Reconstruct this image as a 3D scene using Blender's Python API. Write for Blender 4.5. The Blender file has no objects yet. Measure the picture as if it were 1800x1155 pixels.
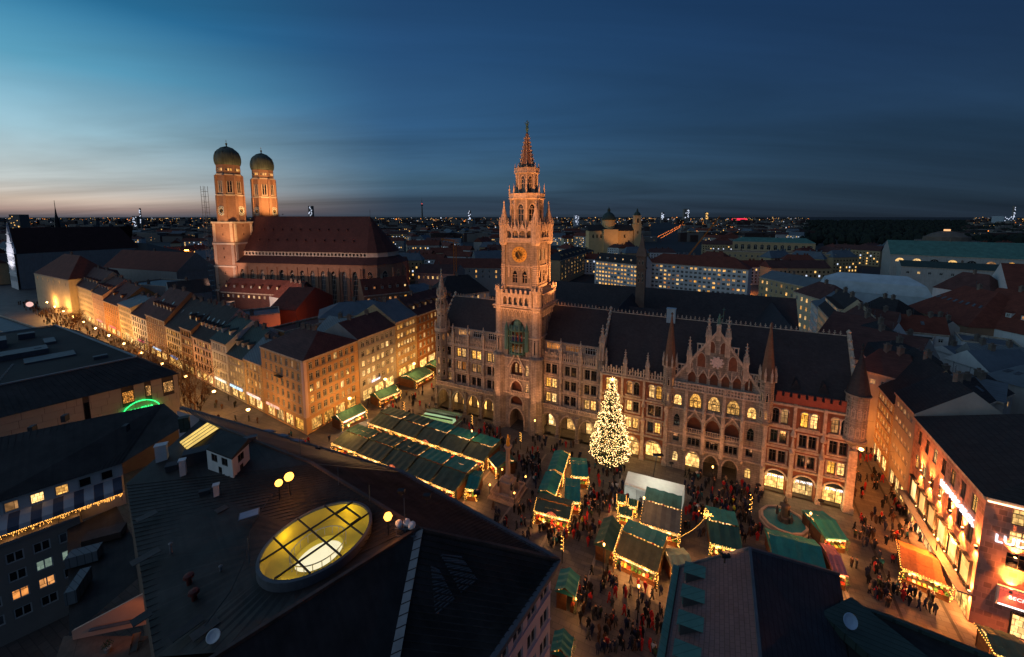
import bpy, math, random
from mathutils import Vector, Matrix
sc = bpy.context.scene; COL = sc.collection; DT = bpy.data
rnd = random.Random(11)
pi = math.pi
def lin(r, g, b):
    return tuple((c/255/12.92 if c <= 10 else ((c/255+.055)/1.055)**2.4) for c in (r, g, b)) + (1,)
# ------------------------------------------------------------------ camera
CAM_H = 57.0
cam = DT.cameras.new('camera'); camo = DT.objects.new('camera', cam); COL.objects.link(camo); sc.camera = camo
TILT = math.atan(80.5/700)
camo.location = (0, 0, CAM_H); camo.rotation_euler = (pi/2-TILT, 0, 0)
cam.lens = 14; cam.sensor_width = 36; cam.shift_y = -116.5/1800; cam.clip_start = .5; cam.clip_end = 60000
# ------------------------------------------------------------------ sky: after sunset, glow low in the west-south-west
w = DT.worlds.new('World'); sc.world = w; w.use_nodes = True; nt = w.node_tree
NN, LK = nt.nodes.new, nt.links.new
bg = nt.nodes['Background']
GLOW = math.radians(-88)
tc = NN('ShaderNodeTexCoord')
sep = NN('ShaderNodeSeparateXYZ'); LK(tc.outputs['Generated'], sep.inputs[0])
def mth(op, a, b=None, nodes=None, clamp=False):
    t = (nodes or nt); n = t.nodes.new('ShaderNodeMath'); n.operation = op; n.use_clamp = clamp
    for i, v in enumerate((a, b)):
        if v is None: continue
        if isinstance(v, (int, float)): n.inputs[i].default_value = v
        else: t.links.new(v, n.inputs[i])
    return n.outputs[0]
asn = mth('MULTIPLY', mth('ARCSINE', sep.outputs[2]), 180/pi)          # elevation in degrees
hyp = mth('SQRT', mth('ADD', mth('MULTIPLY', sep.outputs[0], sep.outputs[0]), mth('ADD', mth('MULTIPLY', sep.outputs[1], sep.outputs[1]), 1e-6)))
cosd = mth('DIVIDE', mth('ADD', mth('MULTIPLY', sep.outputs[0], math.sin(GLOW)), mth('MULTIPLY', sep.outputs[1], math.cos(GLOW))), hyp)
# thin streaky cloud: the direction projected on a flat layer
den = mth('ADD', mth('MAXIMUM', sep.outputs[2], 0.0), .09)
cmb = NN('ShaderNodeCombineXYZ'); LK(mth('DIVIDE', sep.outputs[0], den), cmb.inputs[0]); LK(mth('DIVIDE', sep.outputs[1], den), cmb.inputs[1])
mp = NN('ShaderNodeMapping'); mp.inputs['Rotation'].default_value = (0, 0, math.radians(-38)); mp.inputs['Scale'].default_value = (.16, .5, 1); LK(cmb.outputs[0], mp.inputs[0])
nz = NN('ShaderNodeTexNoise'); nz.inputs['Scale'].default_value = 1.1; nz.inputs['Detail'].default_value = 5; nz.inputs['Roughness'].default_value = .58; nz.inputs['Distortion'].default_value = .6; LK(mp.outputs[0], nz.inputs[0])
cl = mth('MULTIPLY', mth('SUBTRACT', nz.outputs[0], .5), .8)
elev = mth('ADD', asn, mth('MULTIPLY', mth('MULTIPLY', cl, 7), mth('MULTIPLY', asn, .045, clamp=True)))
def ramp(stops, scale=60.):
    r = NN('ShaderNodeValToRGB'); e = r.color_ramp.elements
    while len(e) < len(stops): e.new(.5)
    for k, (d, c) in zip(e, stops): k.position = d/scale; k.color = lin(*c)
    LK(mth('DIVIDE', mth('MAXIMUM', elev, 0.0), scale), r.inputs[0]); return r.outputs[0]
warm = ramp([(0, (98, 92, 98)), (.7, (176, 148, 136)), (1.6, (218, 196, 176)), (3.4, (212, 218, 214)), (8, (172, 210, 222)), (14, (100, 172, 200)), (20, (40, 118, 158)), (50, (22, 80, 124))])
mid = ramp([(0, (44, 56, 70)), (1.5, (52, 68, 86)), (5, (60, 90, 112)), (12, (52, 94, 134)), (20, (38, 76, 116)), (30, (29, 64, 104)), (60, (22, 56, 98))])
dark = ramp([(0, (30, 40, 52)), (2, (33, 48, 62)), (8, (32, 54, 76)), (16, (28, 52, 82)), (28, (21, 47, 82)), (60, (18, 42, 78))])
def mix(f, a, b, t=None):
    t = t or nt; m = t.nodes.new('ShaderNodeMix'); m.data_type = 'RGBA'
    for s, v in ((m.inputs[0], f), (m.inputs[6], a), (m.inputs[7], b)):
        if isinstance(v, (int, float)): s.default_value = v
        elif isinstance(v, tuple): s.default_value = v
        else: t.links.new(v, s)
    return m.outputs[2]
def smooth(v, a, b):
    m = NN('ShaderNodeMapRange'); m.interpolation_type = 'SMOOTHSTEP'; m.inputs[1].default_value = a; m.inputs[2].default_value = b; LK(v, m.inputs[0]); return m.outputs[0]
skyc = mix(smooth(cosd, -.80, .42), dark, mid)
skyc = mix(smooth(cosd, .27, 1.04), skyc, warm)
shade = mth('ADD', 1.0, mth('MULTIPLY', cl, 1.7))
mulc = NN('ShaderNodeMix'); mulc.data_type = 'RGBA'; mulc.blend_type = 'MULTIPLY'; mulc.inputs[0].default_value = 1; LK(skyc, mulc.inputs[6])
cmb2 = NN('ShaderNodeCombineColor'); [LK(shade, cmb2.inputs[i]) for i in range(3)]; LK(cmb2.outputs[0], mulc.inputs[7])
LK(mulc.outputs[2], bg.inputs[0]); bg.inputs[1].default_value = 1.0
# the bright twilight arch as one very soft, weak sun
sl = DT.lights.new('sun', 'SUN'); sl.energy = .26; sl.angle = math.radians(100); sl.color = (.92, .96, 1)
slo = DT.objects.new('sun', sl); COL.objects.link(slo); slo.rotation_euler = (math.radians(50), 0, math.radians(-62))
sc.view_settings.view_transform = 'Standard'; sc.view_settings.look = 'None'; sc.view_settings.gamma = 1; sc.view_settings.exposure = 0.12
cy = sc.cycles
cy.use_denoising = True; cy.max_bounces = 5; cy.diffuse_bounces = 2; cy.glossy_bounces = 2; cy.transmission_bounces = 4; cy.transparent_max_bounces = 6
cy.sample_clamp_indirect = 2.0; cy.sample_clamp_direct = 0; cy.caustics_reflective = False; cy.caustics_refractive = False; cy.blur_glossy = 1
# ------------------------------------------------------------------ survey helper: a sight line met at a known height gives the plan position
def at(px, py, h=0.0):
    a, b = (px-900)/700, (461-py)/700; c, s = math.cos(TILT), math.sin(TILT)
    r = (a, c+b*s, b*c-s); t = (h-CAM_H)/r[2]; return (r[0]*t, r[1]*t, h)
def atY(px, py, Y):
    a, b = (px-900)/700, (461-py)/700; c, s = math.cos(TILT), math.sin(TILT)
    r = (a, c+b*s, b*c-s); t = Y/r[1]; return (r[0]*t, Y, CAM_H+r[2]*t)
# ------------------------------------------------------------------ materials
MATS = {}
def mat(name, col, rough=.85, var=.25, nscale=.6, brick=None, metal=0., spec=.3, mortar=None, bump=.0, seams=None, streak=0.):
    """procedural surface: base colour with soft blotches, optional courses of brick or tile, optional streaks of dirt"""
    if name in MATS: return MATS[name]
    m = DT.materials.new(name); m.use_nodes = True; t = m.node_tree; P = t.nodes['Principled BSDF']
    P.inputs['Roughness'].default_value = rough; P.inputs['Metallic'].default_value = metal; P.inputs['Specular IOR Level'].default_value = spec
    tc = t.nodes.new('ShaderNodeTexCoord'); n = t.nodes.new('ShaderNodeTexNoise'); n.inputs['Scale'].default_value = nscale; n.inputs['Detail'].default_value = 6; n.inputs['Roughness'].default_value = .65
    t.links.new(tc.outputs['Object'], n.inputs[0])
    c = lin(*col)
    lo = tuple(v*(1-var) for v in c[:3])+(1,); hi = tuple(min(1, v*(1+var)) for v in c[:3])+(1,)
    rp = t.nodes.new('ShaderNodeMapRange'); rp.inputs[1].default_value = .3; rp.inputs[2].default_value = .7; t.links.new(n.outputs[0], rp.inputs[0])
    out = mix(rp.outputs[0], lo, hi, t)
    if streak:
        sx = t.nodes.new('ShaderNodeSeparateXYZ'); t.links.new(tc.outputs['Object'], sx.inputs[0])
        cb = t.nodes.new('ShaderNodeCombineXYZ'); t.links.new(mth('ADD', sx.outputs[0], sx.outputs[1], t), cb.inputs[0]); t.links.new(mth('MULTIPLY', sx.outputs[2], .12, t), cb.inputs[1])
        n3 = t.nodes.new('ShaderNodeTexNoise'); n3.inputs['Scale'].default_value = 1.3; n3.inputs['Detail'].default_value = 4; t.links.new(cb.outputs[0], n3.inputs[0])
        r3 = t.nodes.new('ShaderNodeMapRange'); r3.inputs[1].default_value = .45; r3.inputs[2].default_value = .75; t.links.new(n3.outputs[0], r3.inputs[0])
        out = mix(mth('MULTIPLY', r3.outputs[0], streak, t), out, tuple(v*.35 for v in c[:3])+(1,), t)
    if brick:
        bw, bh, amt = brick
        sx = t.nodes.new('ShaderNodeSeparateXYZ'); t.links.new(tc.outputs['Object'], sx.inputs[0])
        cb = t.nodes.new('ShaderNodeCombineXYZ'); t.links.new(mth('ADD', sx.outputs[0], mth('MULTIPLY', sx.outputs[1], .83, t), t), cb.inputs[0]); t.links.new(sx.outputs[2], cb.inputs[1])
        b = t.nodes.new('ShaderNodeTexBrick'); b.inputs['Scale'].default_value = 1; b.inputs['Brick Width'].default_value = bw; b.inputs['Row Height'].default_value = bh; b.inputs['Mortar Size'].default_value = min(bw, bh)*.07; b.inputs['Bias'].default_value = 0
        b.inputs['Color1'].default_value = (1, 1, 1, 1); b.inputs['Color2'].default_value = (1-amt,)*3+(1,); b.inputs['Mortar'].default_value = ((mortar or .45),)*3+(1,)
        t.links.new(cb.outputs[0], b.inputs[0])
        mm = t.nodes.new('ShaderNodeMix'); mm.data_type = 'RGBA'; mm.blend_type = 'MULTIPLY'; mm.inputs[0].default_value = 1
        t.links.new(out, mm.inputs[6]); t.links.new(b.outputs[0], mm.inputs[7]); out = mm.outputs[2]
    t.links.new(out, P.inputs['Base Color'])
    if bump:
        bp = t.nodes.new('ShaderNodeBump'); bp.inputs['Strength'].default_value = bump; bp.inputs['Distance'].default_value = .05
        n2 = t.nodes.new('ShaderNodeTexNoise'); n2.inputs['Scale'].default_value = 6; n2.inputs['Detail'].default_value = 4; t.links.new(tc.outputs['Object'], n2.inputs[0])
        t.links.new(n2.outputs[0], bp.inputs['Height']); t.links.new(bp.outputs[0], P.inputs['Normal'])
    MATS[name] = m; return m
def emat(name, col, st, sample='NONE', var=0., nscale=2., rand=0.):
    """a surface that gives off light; var blotches it with what stands behind the pane"""
    if name in MATS: return MATS[name]
    m = DT.materials.new(name); m.use_nodes = True; t = m.node_tree; P = t.nodes['Principled BSDF']
    P.inputs['Base Color'].default_value = (.02, .02, .02, 1); P.inputs['Roughness'].default_value = .25
    c = lin(*col); P.inputs['Emission Color'].default_value = c
    s = None
    if var:
        tc = t.nodes.new('ShaderNodeTexCoord'); n = t.nodes.new('ShaderNodeTexNoise'); n.inputs['Scale'].default_value = nscale; n.inputs['Detail'].default_value = 3
        oi = t.nodes.new('ShaderNodeObjectInfo'); ad = t.nodes.new('ShaderNodeVectorMath'); ad.operation = 'ADD'
        cb = t.nodes.new('ShaderNodeCombineXYZ'); t.links.new(mth('MULTIPLY', oi.outputs['Random'], 97., t), cb.inputs[0]); t.links.new(mth('MULTIPLY', oi.outputs['Random'], 31., t), cb.inputs[2])
        t.links.new(tc.outputs['Object'], ad.inputs[0]); t.links.new(cb.outputs[0], ad.inputs[1]); t.links.new(ad.outputs[0], n.inputs[0])
        r = t.nodes.new('ShaderNodeMapRange'); r.inputs[1].default_value = .38; r.inputs[2].default_value = .62; r.inputs[3].default_value = 1-var*.6; r.inputs[4].default_value = 1; t.links.new(n.outputs[0], r.inputs[0])
        s2 = t.nodes.new('ShaderNodeSeparateXYZ'); t.links.new(ad.outputs[0], s2.inputs[0]); c2 = t.nodes.new('ShaderNodeCombineXYZ'); t.links.new(mth('ADD', s2.outputs[0], s2.outputs[1], t), c2.inputs[0]); t.links.new(s2.outputs[2], c2.inputs[1])
        bk = t.nodes.new('ShaderNodeTexBrick'); bk.inputs['Scale'].default_value = 1; bk.inputs['Brick Width'].default_value = 1.1/nscale; bk.inputs['Row Height'].default_value = 1.4/nscale; bk.inputs['Mortar Size'].default_value = .04; bk.inputs['Color1'].default_value = (1, 1, 1, 1); bk.inputs['Color2'].default_value = (1-var,)*3+(1,); bk.inputs['Mortar'].default_value = (1-var,)*3+(1,); bk.inputs['Bias'].default_value = -.1; t.links.new(c2.outputs[0], bk.inputs[0])
        s = mth('MULTIPLY', mth('MULTIPLY', r.outputs[0], bk.outputs[0], t), st*1.15, t)
        if rand:
            s = mth('MULTIPLY', s, mth('ADD', 1-rand, mth('MULTIPLY', oi.outputs['Random'], rand*2, t), t), t)
            t.links.new(mix(mth('MULTIPLY', mth('FRACT', mth('MULTIPLY', oi.outputs['Random'], 7.3, t), None, t), .65, t), c, lin(255, 214, 150), t), P.inputs['Emission Color'])
        t.links.new(s, P.inputs['Emission Strength'])
    else: P.inputs['Emission Strength'].default_value = st
    m.cycles.emission_sampling = sample
    MATS[name] = m; return m
# ------------------------------------------------------------------ mesh helpers
class MB:
    def __init__(s): s.v = []; s.f = []; s.m = []
    def face(s, pts, m=0):
        k = len(s.v); s.v += [tuple(p) for p in pts]; s.f.append(tuple(range(k, k+len(pts)))); s.m.append(m); return s
    def box(s, x0, x1, y0, y1, z0, z1, m=0):
        k = len(s.v); s.v += [(x, y, z) for z in (z0, z1) for y in (y0, y1) for x in (x0, x1)]
        for q in ((0, 2, 3, 1), (4, 5, 7, 6), (0, 1, 5, 4), (2, 6, 7, 3), (0, 4, 6, 2), (1, 3, 7, 5)): s.f.append(tuple(k+i for i in q)); s.m.append(m)
        return s
    def loft(s, rings, m=0, cap=True):
        k = len(s.v); n = len(rings[0])
        for r in rings: s.v += [tuple(p) for p in r]
        for j in range(len(rings)-1):
            for i in range(n):
                a = k+j*n+i; b = k+j*n+(i+1) % n; s.f.append((a, b, b+n, a+n)); s.m.append(m)
        if cap: s.f.append(tuple(k+i for i in reversed(range(n)))); s.f.append(tuple(k+(len(rings)-1)*n+i for i in range(n))); s.m += [m, m]
        return s
    def prism(s, poly, z0, z1, m=0): return s.loft([[(x, y, z0) for x, y in poly], [(x, y, z1) for x, y in poly]], m)
    def lathe(s, prof, n=8, cx=0, cy=0, m=0, rot=None, sx=1, sy=1):
        rot = pi/n if rot is None else rot
        return s.loft([[(cx+sx*max(r, .001)*math.cos(rot+2*pi*i/n), cy+sy*max(r, .001)*math.sin(rot+2*pi*i/n), z) for i in range(n)] for r, z in prof], m)
    def bar(s, p, q, w=.1, m=0, w2=None, n=4):
        p, q = Vector(p), Vector(q); d = (q-p).normalized(); a = d.cross(Vector((0, 0, 1)))
        if a.length < 1e-3: a = Vector((1, 0, 0))
        a.normalize(); b = d.cross(a); w2 = w if w2 is None else w2
        return s.loft([[c+(a*math.cos(pi/4+2*pi*i/n)+b*math.sin(pi/4+2*pi*i/n))*ww*.7 for i in range(n)] for c, ww in ((p, w), (q, w2))], m)
    def build(s, name, mats, parent=None, loc=(0, 0, 0), rz=0., smooth=False):
        return inst(name, s.mesh(name, mats, smooth), parent, loc, rz)
    def mesh(s, name, mats, smooth=False):
        me = DT.meshes.new(name); me.from_pydata(s.v, [], s.f)
        for x in (mats if isinstance(mats, (list, tuple)) else [mats]): me.materials.append(x)
        if any(s.m): me.polygons.foreach_set('material_index', s.m)
        if smooth: me.polygons.foreach_set('use_smooth', [True]*len(s.f))
        return me
def inst(name, me, parent=None, loc=(0, 0, 0), rz=0., rot=None, scale=None):
    o = DT.objects.new(name, me); COL.objects.link(o); o.location = loc; o.rotation_euler = rot or (0, 0, rz)
    if scale: o.scale = scale
    if parent: o.parent = parent
    return o
def tag(o, label, cat, group=None, kind=None):
    o['label'] = label; o['category'] = cat
    if group: o['group'] = group
    if kind: o['kind'] = kind
    return o
def root(name, label, cat, A, B=None, group=None, rz=0.):
    o = DT.objects.new(name, None); COL.objects.link(o); o.location = (A[0], A[1], A[2] if len(A) > 2 else 0)
    o.rotation_euler = (0, 0, math.atan2(B[1]-A[1], B[0]-A[0]) if B else rz); o.empty_display_size = .1
    return tag(o, label, cat, group)
def lamp(kind, loc, col, watts, parent=None, aim=None, size=.3, spot=60, blend=.6, name='lamp_light'):
    l = DT.lights.new(name, kind); l.energy = watts*1.6; l.color = lin(*col)[:3]
    if kind == 'AREA': l.size = size
    else: l.shadow_soft_size = size
    if kind == 'SPOT': l.spot_size = math.radians(spot); l.spot_blend = blend
    o = DT.objects.new(name, l); COL.objects.link(o); o.location = loc
    if parent: o.parent = parent
    if aim is not None: o.rotation_euler = (Vector(aim)-Vector(loc)).to_track_quat('-Z', 'Y').to_euler()
    return o
def text(s, size, m, parent, loc, rot=(pi/2, 0, 0), extrude=.06, align='CENTER', name='lettering'):
    c = DT.curves.new(name, 'FONT'); c.body = s; c.size = size; c.extrude = extrude; c.align_x = align; c.resolution_u = 2; c.materials.append(m)
    tmp = DT.objects.new(name, c); me = DT.meshes.new_from_object(tmp); DT.objects.remove(tmp); DT.curves.remove(c); me.name = name
    return inst(name, me, parent, loc, rot=rot)
def archpts(x0, x1, zs, zt, n=8, pointed=False):
    """curve of an arch from left spring to right spring"""
    w = (x1-x0)/2; c = (x0+x1)/2; h = zt-zs; P = []
    for i in range(n+1):
        t = i/n
        if pointed:
            s = 1-abs(2*t-1); xx = math.copysign(1, 2*t-1)*w*(1-s**1.25) if t != .5 else 0; P.append((c+xx, zs+h*(1-(1-s)**1.9)))
        else: a = pi*(1-t); P.append((c+w*math.cos(a), zs+h*math.sin(a)))
    return P
def wallgrid(mb, x0, x1, z0, z1, ops, dep=.3, m=0, y=0.):
    """wall face (outside is -y) with real openings: ops = (x0,x1,z0,z1[,spring,pointed])"""
    r = lambda q: round(q, 3)
    ops = [tuple(r(q) for q in o[:4])+tuple(o[4:]) for o in ops]
    xs = sorted({r(x0), r(x1)} | {q for o in ops for q in o[:2]}); zs = sorted({r(z0), r(z1)} | {q for o in ops for q in o[2:4]})
    for j in range(len(zs)-1):
        zc = (zs[j]+zs[j+1])/2; run = None
        for i in range(len(xs)):
            hole = i == len(xs)-1 or any(o[0] < (xs[i]+xs[i+1])/2 < o[1] and o[2] < zc < o[3] for o in ops)
            if hole:
                if run is not None: mb.face([(run, y, zs[j]), (xs[i], y, zs[j]), (xs[i], y, zs[j+1]), (run, y, zs[j+1])], m); run = None
            elif run is None: run = xs[i]
    for o in ops:
        a, b, c, d = o[:4]; sp = o[4] if len(o) > 4 else d
        e = y+dep
        mb.face([(a, y, c), (a, e, c), (a, e, sp), (a, y, sp)], m); mb.face([(b, e, c), (b, y, c), (b, y, sp), (b, e, sp)], m)
        mb.face([(a, y, c), (b, y, c), (b, e, c), (a, e, c)], m)
        if sp == d: mb.face([(a, e, d), (b, e, d), (b, y, d), (a, y, d)], m)
        else:
            P = archpts(a, b, sp, d, 8, len(o) > 5 and o[5])
            for i in range(8):
                p, q = P[i], P[i+1]; cx = a if i < 4 else b
                mb.face([(cx, y, d), (p[0], y, p[1]), (q[0], y, q[1])], m)
                mb.face([(p[0], y, p[1]), (p[0], e, p[1]), (q[0], e, q[1]), (q[0], y, q[1])], m)
            mb.face([(a, y, d), ((a+b)/2, y, d), (b, y, d)], m)
    return mb
WC = {}
def win(parent, x, z, w, h, pane, frame, y=.22, style='r', bars=(1, 1), ft=.09, rz=0., name='window', arch=None):
    """one window: frame, bars and pane in one part; shared mesh per size and pane"""
    ft = .14 if frame is MATS.get('white_window_frame') and ft == .09 else ft; key = (round(w, 2), round(h, 2), pane.name, frame.name, style, bars)
    if key not in WC:
        b = MB(); W = w/2; hs = h if style == 'r' else (h-w*.5 if style == 'a' else h-w*.75)
        b.box(-W, -W+ft, -.06, .06, 0, hs); b.box(W-ft, W, -.06, .06, 0, hs); b.box(-W+ft, W-ft, -.06, .06, 0, ft)
        if style == 'r':
            b.box(-W+ft, W-ft, -.06, .06, h-ft, h); b.face([(-W, .02, 0), (W, .02, 0), (W, .02, h), (-W, .02, h)], 1)
        else:
            P = archpts(-W, W, hs, h, 8, style == 'p'); b.face([(W, .02, 0)]+[(p[0], .02, p[1]) for p in reversed(P)]+[(-W, .02, 0)], 1)
            for p, q in zip(P, P[1:]): b.bar((p[0], 0, p[1]), (q[0], 0, q[1]), ft)
            b.box(-W+ft, W-ft, -.05, .05, hs-ft/2, hs+ft/2)
            if w > 1.6:
                for k in range(8): a0, a1 = pi*k/4, pi*(k+1)/4; r = w*.16; b.bar((r*math.cos(a0), 0, hs+w*.2+r*math.sin(a0)), (r*math.cos(a1), 0, hs+w*.2+r*math.sin(a1)), ft*.8)
        for k in range(bars[0]): xx = -W+w*(k+1)/(bars[0]+1); b.box(xx-ft*.45, xx+ft*.45, -.05, .05, ft, hs-.001)
        for k in range(bars[1]): zz = hs*(.68 if bars[1] == 1 else (k+1)/(bars[1]+1)); b.box(-W+ft, W-ft, -.045, .045, zz-ft*.4, zz+ft*.4)
        WC[key] = b.mesh('window', [frame, pane])
    return inst(name, WC[key], parent, (x[0], x[1], z) if isinstance(x, tuple) else (x, y, z), rz)
# ------------------------------------------------------------------ palette
STONE = mat('pale_limestone', (158, 142, 126), .9, .3, .5, brick=(1.1, .45, .22), streak=.8)
STONE2 = mat('carved_limestone', (188, 166, 144), .9, .4, 1.6, streak=.5)
BRICK = mat('red_brick', (150, 92, 66), .9, .2, .4, brick=(.6, .2, .2), mortar=.75, streak=.3)
SLATE = mat('slate_roof', (62, 54, 54), .75, .2, .25, brick=(.5, .3, .3), mortar=.7)
TILE = mat('red_tile_roof', (112, 58, 44), .85, .25, .3, brick=(.5, .35, .25), mortar=.6)
TILEB = mat('brown_tile_roof', (92, 60, 54), .85, .25, .3, brick=(.5, .35, .25), mortar=.6)
GREYR = mat('grey_metal_roof', (92, 100, 106), .6, .2, .3, brick=(.7, 30, .08), mortar=.7)
DARKR = mat('dark_metal_roof', (54, 50, 48), .6, .25, .2)
COPPER = mat('green_copper_roof', (82, 120, 108), .7, .25, .3, brick=(.8, 30, .1), mortar=.7)
LEAD = mat('lead_sheet', (84, 86, 90), .6, .2, 1)
FRAME_D = mat('dark_window_frame', (70, 62, 54), .6, .1, 2)
FRAME_W = mat('white_window_frame', (190, 186, 176), .6, .1, 2)
def dpane(name, col):
    m = mat(name, col, .12, .5, .35, spec=.6); return m
P_DARK = dpane('dark_pane', (26, 28, 32)); P_DARK2 = dpane('curtained_pane', (92, 92, 92))
P_LIT = emat('lit_pane_yellow', (255, 176, 66), 1.9, var=.75, nscale=2.4, rand=.55)
P_LITW = emat('lit_pane_warm_white', (255, 200, 118), 1.7, var=.7, nscale=2.2, rand=.5)
P_DIM = emat('lit_pane_dim', (255, 150, 60), .7, var=.85, nscale=1.2, rand=.6)
SHOP = emat('shop_interior', (255, 176, 72), 1.5, 'FRONT', var=.9, nscale=1.6, rand=.35)
SHOPB = emat('shop_interior_bright', (255, 190, 96), 2.3, 'FRONT', var=.85, nscale=1.5, rand=.35)
BULB = emat('fairy_bulb', (255, 176, 78), 6.)
BULBW = emat('tree_bulb', (255, 204, 132), 8.)
SIGNW = emat('white_sign_letters', (235, 240, 255), 1.5)
GOLD = mat('gilded_metal', (206, 158, 70), .45, .1, 2, metal=.2)
WOOD = mat('brown_stall_wood', (104, 66, 38), .8, .3, 2, brick=(6, .18, .2))
IRON = mat('dark_iron', (34, 34, 36), .6, .2, 2)
CONC = mat('grey_concrete', (128, 126, 122), .9, .15, .4)
WARM = (255, 174, 96); SOD = (255, 150, 60); YEL = (255, 194, 108)
# ------------------------------------------------------------------ ground
PAVE = mat('stone_slab_paving', (96, 88, 82), .62, .3, .12, brick=(1, 1, .3), spec=.35)
t = PAVE.node_tree
for n in t.nodes:                                   # slabs lie flat: courses in plan, x and y
    if n.type == 'TEX_BRICK':
        n.inputs['Brick Width'].default_value = 1.6; n.inputs['Row Height'].default_value = .9; n.inputs['Mortar Size'].default_value = .05; n.inputs['Mortar'].default_value = (.55, .55, .55, 1)
        tcn = [k for k in t.nodes if k.type == 'TEX_COORD'][0]; mpn = t.nodes.new('ShaderNodeMapping'); mpn.inputs['Rotation'].default_value = (0, 0, math.radians(26)); t.links.new(tcn.outputs['Object'], mpn.inputs[0]); t.links.new(mpn.outputs[0], n.inputs[0])
EARTH = mat('city_ground', (56, 54, 54), .95, .4, .01)
g = MB().face([(-30000, -400, -.3), (30000, -400, -.3), (30000, 40000, -.3), (-30000, 40000, -.3)]).build('ground', EARTH); g['kind'] = 'structure'
pv = MB().face([(-420, 10, 0), (180, 10, 0), (230, 330, 0), (-420, 330, 0)]).build('pavement', PAVE); pv['kind'] = 'structure'
BAND = mat('pale_paving_band', (126, 114, 104), .7, .2, .5); DBAND = mat('dark_paving_band', (58, 52, 48), .7, .2, .5)
for k in range(13):
    p = (72.0+.488*k*8-9, 44.0+.873*k*8+4); MB().box(-.2, 14, -.25, .25, .004, .008).build('paving_band', DBAND, pv, (p[0], p[1], 0), math.atan2(-.488, .873))
for s_ in (0, 6, 12): MB().box(-30, 80, -.2, .2, .009, .012).build('paving_band', DBAND, pv, (62+s_*.873, 52-s_*.488+10, 0), math.atan2(.873, .488))
for k in range(9): MB().box(0, 34, -.22, .22, .004, .008).build('paving_band', BAND, pv, (-8+k*9*.9, 98-k*9*.437, 0), math.atan2(-.9, -.437))
# ------------------------------------------------------------------ town hall
RO = (-22.5, 114.3); RE = (65.4, 71.6)
hall = root('town_hall', 'long gothic town hall with a tall lit clock tower and dark slate roofs', 'town hall', RO, RE)
PINC = {}
def pinnacle(parent, u, v, z, h, wd=.7, m=STONE2, name='pinnacle'):
    k = (round(h, 1), wd, m.name)
    if k not in PINC:
        b = MB(); s = wd/2
        b.box(-s, s, -s, s, 0, h*.45); b.box(-s*1.25, s*1.25, -s*1.25, s*1.25, h*.45, h*.5)
        for sx, sy in ((-1, -1), (1, -1), (-1, 1), (1, 1)): b.lathe([(s*.3, h*.5), (.02, h*.66)], 4, sx*s*.9, sy*s*.9)
        b.lathe([(s*1.15, h*.5), (s*.75, h*.66), (s*.42, h*.82), (s*.14, h*.95), (s*.4, h*.965), (.02, h)], 4)
        for q in (.58, .68, .78, .87): b.lathe([(s*(1.25-q*.75), h*q), (s*(1.5-q*.85), h*(q+.015)), (s*(1.0-q*.75), h*(q+.03))], 8)
        PINC[k] = b.mesh(name, m)
    return inst(name, PINC[k], parent, (u, v, z))
def pick(p=.35, dim=.12):
    r = rnd.random(); return P_LIT if r < p*.7 else P_LITW if r < p else P_DIM if r < p+dim else P_DARK if r < .9 else P_DARK2
FB = [8.3, 12.3, 16.2]; FH = 2.5
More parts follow.
